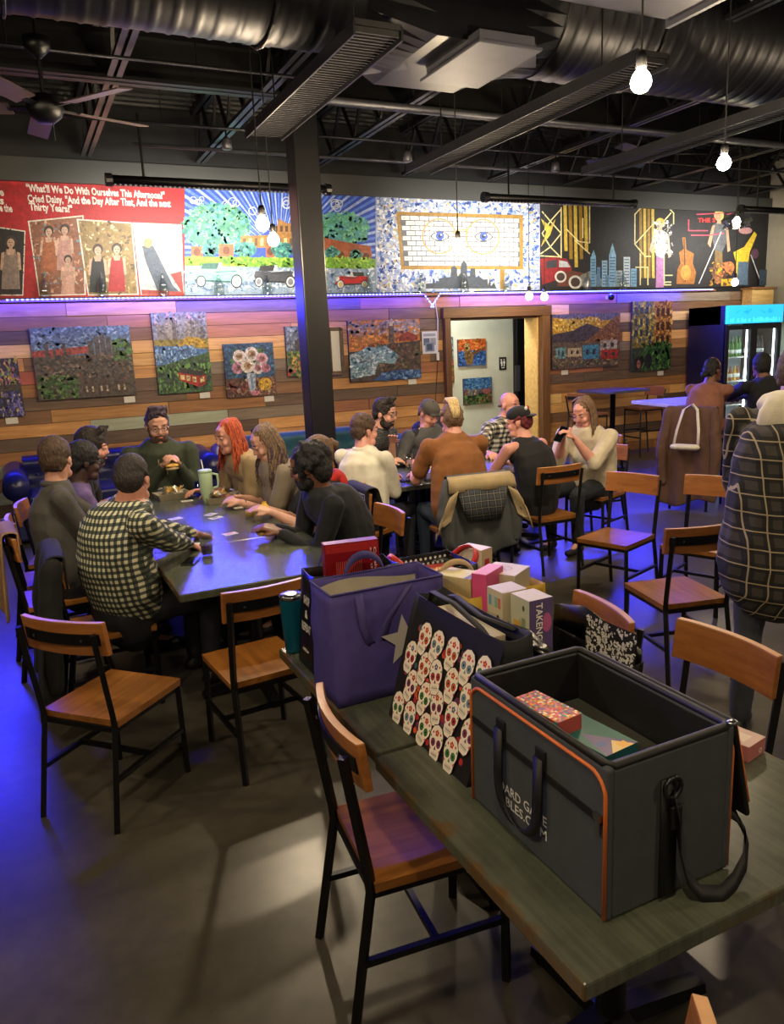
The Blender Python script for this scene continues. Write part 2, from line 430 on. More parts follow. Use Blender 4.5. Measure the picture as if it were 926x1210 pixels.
# right-hand wooden end block on the ledge
pe0, pe1 = onY(880, 375, 9.5).x, onY(905, 375, 9.5).x
eb = thing('ledge_end_block', 'pale wooden end block with a dark cap beyond the drinks fridge', 'shelf', (0, 0, 0))
obj('body', MB().box(((pe0+pe1)/2, 9.48, 2.30), (pe1-pe0, .2, .44)), 'plank5', eb)
obj('cap', MB().box(((pe0+pe1)/2, 9.47, 2.535), (pe1-pe0+.08, .24, .03)), 'plank4', eb)
# door casing
tr = MB(); 
c1 = struct(obj('door_1', MB().box((DX0-.045, 9.565, 1.15), (.09, .1, 2.30), None), 'door_trim', bevel=.004))
obj('casing', MB().box((DX1+.07, 9.565, 1.15), (.14, .1, 2.30)), 'door_trim', c1, bevel=.004)
obj('head_casing', MB().box(((DX0+DX1)/2+.02, 9.56, 2.27), (DX1-DX0+.28, .11, .14)), 'door_trim_h', c1, bevel=.004)
obj('jamb', MB().box((DX1-.012, 9.78, 1.1), (.024, .32, 2.2)), 'plank5', c1)
obj('jamb', MB().box((DX0+.012, 9.78, 1.1), (.024, .32, 2.2)), 'plank5', c1)
obj('head_jamb', MB().box(((DX0+DX1)/2, 9.78, DZ-.012), (DX1-DX0, .32, .024)), 'door_trim_h', c1)
# hallway behind
HY = 11.2
hx = onY(606, 420, HY).x
struct(obj('wall_hall', MB().box(((DX0-1.5+hx)/2, HY+.05, 1.5), (hx-DX0+1.5, .1, 3.0)), 'wall_white'))
struct(obj('wall_hall_left', MB().box((DX0-.9, 10.55, 1.5), (.1, 1.35, 3.0)), 'wall_white'))
struct(obj('wall_hall_dark', MB().box((hx+1.2, HY+.02, 1.5), (2.4, .1, 3.0)), 'wall_dark'))
struct(obj('ceiling_hall', MB().box((DX0+1, 10.55, 3.03), (5.4, 1.4, .06)), 'wall_white'))
struct(obj('wall_hall_right', MB().box((hx+2.35, 10.55, 1.5), (.1, 1.35, 3.0)), 'wall_dark'))
# dark restroom door with its push plate
rd = struct(obj('door_2', MB().box(((hx+.03+onY(634, 420, HY).x+.15)/2, HY-.055, 1.12), (onY(634, 420, HY).x+.15-hx-.03, .05, 2.24)), 'black_plastic', bevel=.003))
a, b = onY(609, 432, HY-.1), onY(615, 462, HY-.1)
obj('push_plate', MB().box(((a.x+b.x)/2, HY-.086, (a.z+b.z)/2), (b.x-a.x, .01, a.z-b.z)), 'galv', rd)
# ------------------------------------------------------------------ column
cp = onY(379, 520, 7.0)
colm = struct(obj('column_1', MB().box((cp.x, 7.0, 2.3), (.235, .235, 4.6)), 'column', bevel=.012))
obj('bracket', MB().box((cp.x, 7.0, 4.18), (.34, .34, .32)), 'column', colm)
# ------------------------------------------------------------------ roof steel
def joist(x, label):
    t = thing('roof_joist', label, 'joist', (x, 0, 0), 0, 'roof joists')
    for s in (-.035, .035):
        obj('bottom_chord', MB().box((s, 2.3, 4.06), (.045, 14.6, .035)), 'steel_chord', t)
        obj('top_chord', MB().box((s, 2.3, 4.585), (.05, 14.6, .06)), 'steel_black', t)
    n = 22; st = 14.6/n
    if 'w' not in JW:
        JW['w'] = MB().bar((0, -st/2, 4.08), (0, 0, 4.56), .03, .03).mesh('web_bar'); JW['x'] = MB().bar((0, 0, 4.56), (0, st/2, 4.08), .03, .03).mesh('web_bar')
    for i in range(n):
        yy = -5+st*(i+.5)
        if yy < 3: continue
        for k in 'wx': obj('web_bar', JW[k], 'steel_black', t, loc=(0, yy, 0))
JW = {}
for i, x in enumerate((-.25, 1.02, 2.27, 3.67, 4.97, 6.30, 7.6, 8.9, 10.2, 11.4)):
    joist(x, 'black open-web roof joist '+['left of the ceiling fan with brown blades', 'just right of the brown-bladed ceiling fan', 'just left of the square column', 'just right of the square column', 'above the eyeglasses billboard', 'above the right end of the billboard', 'above the painted red car', 'above the painted skyline', 'above the painted lady in lilac', 'above the painted double bass'][i])
# girder along x above the column and purlin pipes
g = thing('roof_girder', 'long dark steel girder crossing above the square column', 'beam')
obj('flange', MB().box((4, 7.0, 4.05), (16, .16, .03)), 'steel_black', g)
obj('flange', MB().box((4, 7.0, 4.38), (16, .16, .03)), 'steel_black', g); obj('web', MB().box((4, 7.0, 4.2), (16, .02, .34)), 'steel_black', g)
def pipe_run(y, z, r, x0, x1, m, label):
    t = thing('pipe_run', label, 'pipe', (0, 0, 0))
    obj('pipe', MB().tube([(x0, y, z), (x1, y, z)], r, 8), m, t, True)
    for i in range(int((x1-x0)/1.3)):
        xx = x0+.65+i*1.3
        obj('hanger', MB().tube([(xx, y, z), (xx, y, 4.62)], .006, 5), 'steel_black', t)
pipe_run(6.72, 3.97, .032, 2.6, 12, 'pipe_grey', 'grey pipe hung under the joists, right of the column bracket')
pipe_run(8.75, 4.0, .02, 1.4, 12, 'pipe_grey', 'thin grey conduit running close to the mural wall')
pipe_run(7.9, 3.99, .014, -3, 12, 'steel_chord', 'thin dark conduit carrying the bullet spotlights')
pipe_run(6.35, 4.0, .014, -3, 2.4, 'steel_chord', 'thin dark conduit passing above the fan with brown blades')
# spiral duct
R = .44; DY, DZc = 4.86, 4.12
def spiral(x0, x1):
    mb = MB(); pts = []; rs = []; n = int((x1-x0)/.02); 
    for i in range(n+1):
        pts.append((x0+(x1-x0)*i/n, DY, DZc)); rs.append(R+(.007 if i % 6 == 0 else 0))
    return mb.tube(pts, rs, 40)
du = thing('spiral_duct', 'big dark spiral duct crossing under the roof deck', 'duct')
xt0, xt1 = 2.15, 3.55
obj('left_run', spiral(XL+.02, xt0), 'duct', du, True)
obj('right_run', spiral(xt1, XR-.02), 'duct', du, True)
bx = MB()   # square plenum with round-to-square cones
def ringpts(x, rr, sq):
    out = []
    for k in range(40):
        a = 2*math.pi*k/40; c, s_ = math.cos(a), math.sin(a); m = max(abs(c), abs(s_))
        out.append((x, DY+rr*(c/m*sq+c*(1-sq)), DZc+rr*(s_/m*sq+s_*(1-sq))))
    return out
bx.grid([ringpts(xt0, R, 0), ringpts(xt0+.38, R*1.04, 1), ringpts(xt1-.38, R*1.04, 1), ringpts(xt1, R, 0)], True)
obj('plenum', bx, 'duct', du)
gp = MB(); gp.box((2.94, 4.60, 3.60), (.46, .74, .02)); gp.box((2.94, 4.60, 3.64), (.40, .66, .08))
obj('outlet_plate', gp, 'plate_metal', du, bevel=.004)
gp = MB().add([(2.18, 4.55, 3.70), (2.62, 4.95, 3.655), (2.40, 5.22, 3.68)], [(0, 1, 2)]).add([(3.17, 4.3, 3.655), (3.5, 4.75, 3.69), (3.17, 4.9, 3.655)], [(0, 1, 2)])
obj('cone_seam', gp, 'plate_metal', du)
for xx in (.2, 1.6, 4.4, 6.2): obj('hanger_strap', MB().tube([(xx, DY-R*1.04*math.cos(a), DZc-R*1.04*math.sin(a)) for a in [math.radians(q) for q in range(-10, 191, 15)]], .012, 6), 'steel_black', du)
# nearer rectangular duct overhead
rd_ = thing('square_duct', 'rectangular grey metal duct in front of the spiral duct', 'duct')
obj('body', MB().box((2.95, 3.60, 3.86), (1.75, .50, .32)), 'plate_metal', rd_, bevel=.01)
obj('flange', MB().box((3.83, 3.60, 3.86), (.03, .56, .38)), 'plate_metal', rd_); obj('hanger', MB().tube([(3.5, 3.6, 4.0), (3.5, 3.6, 4.62)], .01, 6), 'steel_black', rd_); obj('hanger', MB().tube([(2.4, 3.6, 4.0), (2.4, 3.6, 4.62)], .01, 6), 'steel_black', rd_); obj('flange', MB().box((2.08, 3.60, 3.86), (.03, .56, .38)), 'plate_metal', rd_)
# suspended linear troughs along y
def trough(x, y0, y1, z, wd, label):
    t = thing('linear_grille', label, 'ceiling fixture', (x, (y0+y1)/2, z), 0, 'suspended troughs'); L = y1-y0
    obj('tray', MB().box((0, 0, .03), (wd, L, .03)), 'matte_tray', t)
    for s in (-1, 1):
        obj('side_rail', MB().bar((s*wd/2, -L/2, 0), (s*wd/2, L/2, 0), .012, .07), 'rail_metal', t)
    lv = MB(); n = int(L/.04)
    for i in range(n): lv.box((0, -L/2+.02+i*L/n, .0), (wd-.02, .012, .03))
    obj('louvre', lv, 'matte_tray', t, kind='stuff')
    for s in (-1, 1): obj('hanger_wire', MB().tube([(0, s*L*.35, .04), (0, s*L*.35, 4.6-z)], .006, 5), 'steel_black', t)
trough(1.97, 4.05, 6.15, 3.5, .28, 'long dark louvred trough in front of the square column')
trough(3.74, 3.9, 6.95, 3.5, .26, 'long dark louvred trough next to the plenum outlet plate')
trough(5.55, 3.7, 6.6, 3.5, .26, 'long dark louvred trough beyond the second hanging bulb')
# wall washers
for i, (a, b) in enumerate(WASH):
    t = thing('wall_washer', ['black linear wall-wash light over the red quote panel', 'black linear wall-wash light over the gold art deco panel', 'black linear wall-wash light above the drinks fridge'][i], 'light fixture', ((a+b)/2, 8.02, 3.5), 0, 'wall-wash lights'); L = b-a
    obj('housing', MB().tube([(-L/2, 0, 0), (L/2, 0, 0)], .055, 10, flat=.8), 'black_metal', t, True)
    for s in (-1, 1):
        obj('end_cap', MB().tube([(s*(L/2-.01), 0, 0), (s*(L/2+.05), 0, 0)], .06, 12), 'black_plastic', t)
        obj('hook', MB().tube([(s*L*.36, 0, .03), (s*L*.36, 0, .6)], .012, 6), 'black_metal', t)
    lm = MB(); n = int(L/.045)
    for k in range(n): lm.box((-L/2+.03+k*L/n, -.03, -.047), (.018, .02, .012))
    obj('lens_row', lm, 'galv', t, kind='stuff')
for i, (a, b, e) in enumerate(ADDED_SPOTS):  # housings for the added out-of-view spots
    t = thing('added_spotlight', 'unseen black spotlight added to light the '+['long table', 'short table', 'far high table'][i], 'spotlight', a, 0, 'added spotlights'); dd = (Vector(b)-Vector(a)).normalized()
    obj('can', MB().lathe([(.03, -.10), (.06, -.07), (.062, .09), (.054, .09), (.048, -.04)], (0, 0, 0), 16, axis=dd), 'black_metal', t, True); obj('stem', MB().tube([(0, 0, 0), (0, 0, 4.63-a[2])], .012, 6), 'black_metal', t)
# bullet spots on conduit
for i, (px, py, yy) in enumerate(((268, 172, 7.9), (482, 200, 7.9), (656, 205, 7.9))):
    p = onY(px, py, yy); p.z = 3.86
    t = thing('bullet_spotlight', ['small bullet spotlight left of the square column', 'small bullet spotlight right of the square column', 'small bullet spotlight over the eyeglasses billboard'][i], 'spotlight', p, 0, 'bullet spotlights')
    obj('head', MB().lathe([(.02, .05), (.045, .03), (.05, -.05), (.035, -.06)], n=14), 'pipe_grey', t, True); obj('stem', MB().tube([(0, 0, .04), (0, 0, .13)], .01, 6), 'black_metal', t)
# ceiling fans
def fan(p, label, rz, m):
    t = thing('ceiling_fan', label, 'fan', p, rz)
    obj('motor', MB().lathe([(.03, .09), (.10, .06), (.12, 0), (.10, -.05), (.05, -.09)], n=18), 'black_metal', t, True)
    obj('canopy', MB().lathe([(.02, .30), (.08, .36), (.085, .42)], n=16), 'black_metal', t, True)
    obj('rod', MB().tube([(0, 0, .05), (0, 0, 4.6-p[2])], .014, 8), 'black_metal', t)
    for k in range(5):
        a = 2*math.pi*k/5; Rm = Matrix.Rotation(a, 3, 'Z') @ Matrix.Rotation(.22, 3, 'X')
        b = obj('blade', MB().box(Rm @ Vector((.46, 0, 0)), (.5, .14, .008), Rm), m, t)
        obj('blade_arm', MB().box(Rm @ Vector((.16, 0, 0)), (.14, .04, .012), Rm), 'black_metal', b)
    obj('pull_chain', MB().tube([(.03, -.03, -.08), (.03, -.03, -.2)], .004, 5), 'chrome', t)
fan(onZ(53, 128, 3.5), 'ceiling fan with brown blades above the red quote panel', .35, 'fan_blade')
fan(onY(765, 182, 7.4), 'dark ceiling fan hanging between the two nearest bulbs', 1.0, 'black_plastic')
# pendants
def pendant(p, label, cat='pendant lamp', r=.047, far=False, shade=False):
    t = thing('pendant_bulb', label, cat, p, 0, 'hanging bulbs')
    obj('bulb', MB().lathe([(.3*r, 1.45*r), (.42*r, 1.1*r), (.75*r, .72*r), (.96*r, .3*r), (r, 0), (.92*r, -.42*r), (.65*r, -.78*r), (.25*r, -.98*r)], n=16), 'bulb_far' if far else 'bulb', t, True)
    obj('socket', MB().lathe([(.018, 1.3*r+.065), (.024, 1.3*r+.05), (.026, 1.3*r), (.02, 1.3*r-.004)], n=12), 'black_plastic', t, True)
    obj('cord', MB().tube([(0, 0, 1.3*r+.06), (0, 0, 4.6-p[2])], .005, 5), 'cord', t)
    if shade:
        obj('glass_shade', MB().lathe([(.03, .13), (.06, .12), (.10, .08), (.17, .04), (.19, .0), (.15, -.03), (.17, -.07), (.165, -.075), (.14, -.03), (.18, 0)], n=24), 'glass_jar', t, True)
    return t
pendant(onZ(757, 97, 3.0), 'large bare bulb hanging in front of the spiral duct')
pendant(onZ(855, 193, 3.0), 'bare bulb hanging in front of the trough beyond the duct')
pendant(onZ(310, 265, 2.75), 'bare bulb hanging in front of the blue-rayed mural sky')
pendant(onZ(323, 284, 2.75), 'smaller bare bulb hanging in front of the mural mansion')
pendant(onZ(541, 290, 2.75), 'bare bulb hanging in front of the eyeglasses billboard')
pendant(onY(625, 350, 8.6), 'left bulb of the pair hanging over the doorway', far=True)
pendant(onY(643, 351, 8.8), 'right bulb of the pair hanging over the doorway', far=True)
pendant(onY(868, 334, 8.2), 'small bare bulb hanging just above the drinks fridge', far=True)
pendant(onY(870, 262, 7.4), 'clear double glass bell pendant before the singer mural', shade=True, far=True)
for i, p in enumerate([(-1.2, 1.6, 3.0), (.35, .55, 3.0), (-1.6, -1.8, 3.0), (2.6, -1.3, 3.0), (5.6, 1.2, 3.0), (-1.6, 3.6, 2.9), (7.2, 3.6, 3.0)]):  # extra bulbs added out of view to light the foreground
    pendant(p, ['added unseen bulb left of the near chairs', 'added unseen bulb over the near square table', 'added unseen bulb by the rear wall on the left', 'added unseen bulb by the rear wall on the right', 'added unseen bulb over the right side of the room', 'added unseen bulb left of the long table', 'added unseen bulb over the right aisle'][i])
# led strips
def ledstrip(p0, p1, label, dip):
    t = thing('led_strip', label, 'led strip', (0, 0, 0), 0)
    x0, x1 = p0, p1; yv, zv = 9.55, 2.535; n = int((x1-x0)/.05)
    path = [(x0, yv, zv), (x1, yv, zv)]
    pts = [(x0+(x1-x0)*i/n, yv-.006, zv) for i in range(n)]
    if dip:
        e = x1 if dip > 0 else x0
        for q in range(1, 6): pts.append((e+dip*.03*q, yv-.006, zv-.035*q))
        path = path+[(e+.16, yv, zv-.18)] if dip > 0 else [(e-.16, yv, zv-.18)]+path
    obj('tape', MB().tube(path, .008, 6), 'white_card', t)
    lm = MB()
    for p in pts: lm.box(p, (.018, .008, .014))
    obj('led_beads', lm, 'led', t, kind='stuff')
ledstrip(onY(8, 352, 9.55).x, onY(500, 347, 9.55).x, 'blue led strip along the ledge left of the doorway', 1)
ledstrip(onY(520, 347, 9.55).x, onY(843, 341, 9.55).x, 'blue led strip along the ledge right of the doorway', -1)
# glass jugs on the ledge
JG = MB().lathe([(.055, 0), (.062, .01), (.062, .14), (.045, .19), (.02, .22), (.02, .27), (.024, .275)], n=14).mesh('glass_jug', True)
for i, px in enumerate((52, 120, 192, 258, 315, 434, 497, 548, 598, 693, 735)):
    o = obj('glass_jug', JG, 'glass_jar', loc=(onY(px, 335, 9.68).x, 9.665, 2.542)); tag(o, 'clear glass jug standing on the ledge under the mural', 'jug', 'glass jugs on the ledge')
cm = thing('security_camera', 'small blue-lit dome camera on the ledge right of the doorway', 'camera', onY(722, 351, 9.50))
obj('dome', MB().ball((0, 0, 0), .05), 'black_plastic', cm, True); obj('mount', MB().box((0, .05, .0), (.05, .10, .05)), 'white_card', cm)
# ------------------------------------------------------------------ mural (flat print, traced on the wall plane)
def crop(ox, oy, s): return lambda *pts: [(ox+x/s, oy+y/s) for x, y in pts]
WY = 9.757
def wallfn(Y): return lambda x, y: (lambda p: (p.x, p.z))(onY(x, y, Y))
M = Paint(wallfn(WY), 6e-5); rn = random.Random(5)
c3, c4, c5, c6 = crop(0, 190, 2.987), crop(210, 210, 2.894), crop(430, 210, 3.43), crop(630, 220, 3.128)
def topy(x): return 212+.0447*(x-30)
def boty(x): return 352-.0153*(x-30)
def jit(P, x0, y0, x1, y1, n, cols, sz, asp=1.0, clip=None):
    by = {}
    for _ in range(n):
        x, y = rn.uniform(x0, x1), rn.uniform(y0, y1)
        if clip and not clip(x, y): continue
        a = rn.uniform(0, 6.28); L = sz*rn.uniform(.5, 1.2); W = L*rn.uniform(.3, .7)*asp
        ca, sa = math.cos(a), math.sin(a)
        by.setdefault(rn.choice(cols), []).append([(x+L*ca-W*sa, y+L*sa+W*ca), (x-L*ca-W*sa, y-L*sa+W*ca), (x-L*ca+W*sa, y-L*sa-W*ca), (x+L*ca+W*sa, y+L*sa-W*ca)])
    for c, q in by.items(): P.many(q, c)
def inq(poly):
    def f(x, y):
        r = False; j = len(poly)-1
        for i in range(len(poly)):
            xi, yi = poly[i]; xj, yj = poly[j]
            if (yi > y) != (yj > y) and x < (xj-xi)*(y-yi)/(yj-yi)+xi: r = not r
            j = i
        return r
    return f
RED = '#b3121c'
M.poly([(-140, topy(-140)), (218, topy(218)), (218, boty(218)), (-140, boty(-140))], RED)
M.poly([(-140, topy(-140)), (27, topy(27)-1), (27, topy(27)+6), (-140, topy(-140)+6)], '#c01a22')
W_ = '#f4efe6'
def wtext(tx, x0, y0, x1, y1, h): # baseline from px to px on the wall
    a = onY(x0, y0, WY); b = onY(x1, y1, WY); vs, fs, Wd = text_mesh(tx, .035); k = (b.x-a.x)/Wd
    M.raw([(a.x+v[0]*k, a.z+(b.z-a.z)*v[0]/Wd+v[1]*h/.72) for v in vs], fs, W_)
wtext("\"What'll We Do With Ourselves This Afternoon?\"", 31.5, 226, 195, 235, .078)
wtext('Cried Daisy, "And the Day After That, And the next', 33, 238.5, 202, 244.5, .078)
wtext('Thirty Years?"', 35, 248, 86, 251, .078)
wtext('e', 0, 231, 5, 231.2, .078); wtext('s', 0, 241, 5, 241.2, .078); wtext('e the', 0, 249.5, 15, 250.5, .078)
def card(q, bg, cols, border='#e9e2d2'):
    q = c3(*q); cx = sum(p[0] for p in q)/4; cy = sum(p[1] for p in q)/4
    M.poly(q, border); q2 = [(cx+(p[0]-cx)*.95, cy+(p[1]-cy)*.965) for p in q]; M.poly(q2, bg)
    jit(M, min(p[0] for p in q2), min(p[1] for p in q2), max(p[0] for p in q2), max(p[1] for p in q2), 170, cols, 2.2, clip=inq(q2)); return q2
def lady(x, y, s, dress, skin='#c9a58c', hair='#3a2a26'):
    f = lambda *p: c3(*[(x+a*s, y+b*s) for a, b in p])
    M.poly(f((-26, 60), (-14, 22), (14, 22), (26, 60), (30, 150), (-30, 150)), dress)
    M.poly(f((-14, 22), (14, 22), (10, 40), (-10, 40)), skin); M.poly(f((-5, 10), (5, 10), (6, 26), (-6, 26)), skin)
    M.poly(f((-30, 34), (-20, 30), (-26, 90), (-34, 88)), skin); M.poly(f((30, 34), (20, 30), (26, 90), (34, 88)), skin)
    a, b = c3((x, y))[0]; M.ell(a, b-1*s, 6.2*s, 6.6*s, hair); M.ell(a, b+.8*s, 4*s, 5*s, skin)
    M.ell(a-1.4*s, b+.2*s, .9*s, .4*s, '#241818', 6); M.ell(a+1.4*s, b+.2*s, .9*s, .4*s, '#241818', 6); M.ell(a, b+3.2*s, 1.2*s, .5*s, '#8c2a2a', 6)
card([(-60, 225), (90, 247), (82, 476), (-60, 476)], '#1c191a', ['#2a2526', '#1c191a', '#332c2c']); lady(38, 288, 1.1, '#8d7b70')
card([(98, 212), (295, 192), (303, 474), (138, 478)], '#8c5a42', ['#a06a4e', '#6b4434', '#b88468', '#d0a68a', '#5a8aa0']); lady(172, 250, .95, '#a8623c'); lady(228, 244, .95, '#b98a80'); lady(240, 350, .8, '#c79a86')
card([(270, 205), (466, 218), (490, 473), (310, 476)], '#8a7246', ['#a88c58', '#6e5834', '#c9b27c', '#564428', '#d8cba0']); lady(345, 315, 1.0, '#1d2026'); lady(412, 312, 1.0, '#a3202a')
card([(468, 218), (640, 225), (649, 470), (496, 473)], '#b9bcb8', ['#d0d2ce', '#8d969c', '#e6e4dc', '#a8b2bc', '#c8b09a'])
M.poly(c3((500, 300), (540, 300), (610, 440), (640, 470), (560, 470), (515, 360)), '#4a5668'); a, b = c3((522, 290))[0]; M.ell(a, b, 5, 6, '#b98a60'); M.poly(c3((498, 455), (640, 462), (600, 400), (640, 390), (648, 470), (500, 472)), '#9a3a38')
# garden scene 218..443
M.poly([(218, topy(218)), (443, topy(443)), (443, boty(443)), (218, boty(218))], '#2b4fc0')
hx0, hy0 = 330, 300; qa, qb = [], []
for k in range(54):
    a = math.pi+math.pi*k/53; a2 = a+.028
    Rr = 200; q = []
    for ang, r0 in ((a, 30), (a, Rr), (a2, Rr), (a2, 30)):
        x, y = hx0+r0*math.cos(ang), hy0+r0*math.sin(ang)
        if x < 218 or x > 443 or y < topy(min(max(x, 218), 443)):
            t0, t1 = 30, r0
            for _ in range(24):
                m = (t0+t1)/2; x, y = hx0+m*math.cos(ang), hy0+m*math.sin(ang)
                if x < 218 or x > 443 or y < topy(min(max(x, 218), 443)): t1 = m
                else: t0 = m
            x, y = hx0+t0*math.cos(ang), hy0+t0*math.sin(ang)
        q.append((x, y))
    (qa if k % 2 else qb).append(q)
M.many(qa, '#a9c0f0'); M.many(qb, '#5f86e6')
for cx, cy, w_ in ((236, 236, 14), (273, 240, 12), (302, 252, 12), (345, 240, 14), (396, 243, 14), (268, 255, 14)):
    for k in range(4): M.ring(cx+rn.uniform(-w_, w_)*.6, cy+rn.uniform(-3, 3), rn.uniform(2.5, 5), 1, '#dfe9f2', 10)
def tree(cx, cy, rx, ry, cols, n):
    jit(M, cx-rx, cy-ry, cx+rx, cy+ry, n, cols, 3.2, clip=lambda x, y: ((x-cx)/rx)**2+((y-cy)/ry)**2 < 1 and y < boty(x))
M.ell(256, 268, 38, 27, '#4d9a78'); M.ell(402, 272, 30, 18, '#4d9a78')
tree(256, 268, 40, 29, ['#63b48e', '#3f8a6c', '#7cc6a0', '#2f7d78', '#8fcf9a', '#57a0a8'], 420); tree(402, 272, 33, 21, ['#63b48e', '#3f8a6c', '#7cc6a0', '#57a0a8'], 260)
def house(q, c): M.poly(c4(*q), c)
house([(215, 200), (330, 195), (345, 140), (370, 155), (405, 160), (405, 240), (215, 240)], '#a8783c'); house([(500, 205), (520, 210), (600, 225), (660, 235), (660, 290), (500, 290)], '#a5562f')
for k in range(9): M.poly(c4((222+k*20, 208), (232+k*20, 207), (232+k*20, 232), (222+k*20, 233)), '#e6cf8a' if k % 2 else '#6b4a28')
for k in range(4): M.poly(c4((330+k*18, 165), (340+k*18, 165), (340+k*18, 185), (330+k*18, 185)), '#5a3a24')
for q in ([(45, 235), (85, 235), (85, 272), (45, 272)], [(140, 228), (190, 228), (190, 270), (140, 270)], [(300, 230), (330, 235), (330, 272), (300, 272)], [(535, 250), (580, 250), (580, 285), (535, 285)], [(625, 250), (662, 250), (662, 292), (625, 292)]):
    house(q, '#b4643c'); cx = sum(p[0] for p in q)/4; cy = sum(p[1] for p in q)/4; p = c4((cx, cy))[0]; M.ell(p[0], p[1], 4, 5, '#6d3a22', 12)
for cx, cy, rx, ry in ((248, 296, 8, 8), (290, 295, 13, 9), (333, 296, 12, 9), (391, 299, 8, 6), (420, 303, 7, 6)):
    M.ell(cx, cy, rx, ry, '#3a8a84'); tree(cx, cy, rx, ry, ['#4aa39a', '#2a6d70', '#69b59a'], 40)
M.poly([(218, 303), (443, 306), (443, 320), (218, 318)], '#7fae2e'); jit(M, 220, 304, 441, 320, 340, ['#9ed23a', '#6fae28', '#b9e04e', '#4f8a2a'], 2.6)
M.poly([(218, 314), (443, 318), (443, boty(443)), (218, boty(218))], '#8fa6bc'); jit(M, 220, 318, 441, 343, 420, ['#a9c0d6', '#6f8db0', '#c8d6e2', '#58789c', '#e0e8ee'], 3.2, .6)
def car(x, y, s, body, dark, wheel, flip=1):
    f = lambda *p: c4(*[(x+flip*a*s, y+b*s) for a, b in p])
    M.poly(f((-92, 10), (-88, -12), (-40, -14), (-20, -8), (60, -14), (74, -6), (80, 28), (40, 32), (-80, 30)), body)
    M.poly(f((-72, -14), (-66, -34), (-8, -36), (4, -12)), dark); M.poly(f((-14, -10), (-4, -38), (4, -38), (8, -10)), '#cfd8da')
    M.poly(f((20, 30), (30, 2), (64, -2), (92, 30), (80, 34), (62, 10), (38, 12), (30, 34)), body)
    M.line(f((-92, 28), (36, 34)), 2, dark); M.line(f((-20, -2), (60, -6)), 1, dark)
    for wx, wr in ((-72, 22), (60, 26)):
        p = f((wx, 32))[0]; k = s/2.894; M.ell(p[0], p[1], wr*k*.82, wr*k, '#22262b', 18); M.ell(p[0], p[1], wr*k*.66, wr*k*.8, '#e9ecea', 18); M.ell(p[0], p[1], wr*k*.42, wr*k*.52, wheel, 14)
    p = f((76, 2))[0]; M.ell(p[0], p[1], 2.2, 2.6, '#f0efe2')
car(145, 325, .92, '#8fd8c8', '#3a6a64', '#b9c4c4'); car(335, 330, .82, '#4a4e58', '#2a2c32', '#8c9096'); car(592, 345, .62, '#d01f20', '#3a3a34', '#e8cf60', -1)
# confetti field 443..637
M.poly([(443, topy(443)), (637, topy(637)), (637, boty(637)), (443, boty(443))], '#aeb9d8')
jit(M, 445, 232, 635, 345, 2600, ['#e8e8ea', '#3f62b8', '#f4f2ea', '#6d8fd4', '#c9b98a', '#8aa6de', '#2c4590', '#dfe6f2', '#ffffff'], 2.3, clip=lambda x, y: y > topy(x)+2 and y < boty(x)-1)
brd = c5((128, 138), (642, 152), (642, 372), (148, 372)); M.poly(brd, '#a07a2c')
M.poly(c5((144, 152), (628, 166), (628, 360), (160, 358)), '#5d5f66'); M.poly(c5((548, 372), (566, 372), (566, 452), (548, 452)), '#a07a2c')
bq = []
for r in range(10):
    for k in range(13):
        u0 = (k+(.5 if r % 2 else 0))/12.6; u1 = u0+.072; v0, v1 = r/10+.008, (r+1)/10-.012; u1 = min(u1, .995); u0 = max(0.004, u0)
        if u1-u0 < .015: continue
        def pt(u, v):
            a = (146+u*482+v*16*(1-u), 153+u*13+v*(206-u*12)); return c5(a)[0]
        bq.append([pt(u0, v0), pt(u1, v0), pt(u1, v1), pt(u0, v1)])
M.many(bq, '#f0e9dc')
M.many([[(p[0][0]+2, p[0][1]+2.4), (p[0][0]+4.5, p[0][1]+1.8), (p[0][0]+3.6, p[0][1]+3.2)] for p in bq[::2]], '#c98a6a')
for cx, cy in ((305, 238), (482, 240)):
    p = c5((cx, cy))[0]; q = [(p[0]-11*math.cos(a), p[1]-5.6*math.sin(a)*abs(math.sin(a))**.2) for a in [2*math.pi*k/24 for k in range(24)]]
    M.poly(q, '#2e3440'); M.poly([(p[0]+(x-p[0])*.86, p[1]+(y-p[1])*.78) for x, y in q], '#f2f0ea'); M.ell(p[0], p[1]-.4, 5, 5, '#3450c0'); M.ell(p[0], p[1]-.4, 2.2, 2.2, '#1a1e30'); M.ell(p[0]+1.4, p[1]-1.8, 1, 1, '#ffffff', 8)
    M.ring(p[0]-1, p[1], 19.5, 1.8, '#d99a62', 30, 20.5)
M.line(c5((360, 225), (375, 213), (410, 212), (422, 226)), 1.8, '#d99a62')
sky = [(248, 450), (248, 430), (300, 425), (300, 410), (320, 405), (322, 388), (330, 405), (348, 402), (350, 365), (362, 358), (374, 366), (376, 400), (388, 396), (390, 350), (402, 335), (414, 350), (416, 398), (426, 398), (428, 368), (448, 368), (450, 405), (468, 402), (480, 412), (498, 412), (500, 438), (508, 402), (512, 438), (525, 425), (535, 450)]
M.poly(c5(*sky), '#39424e')
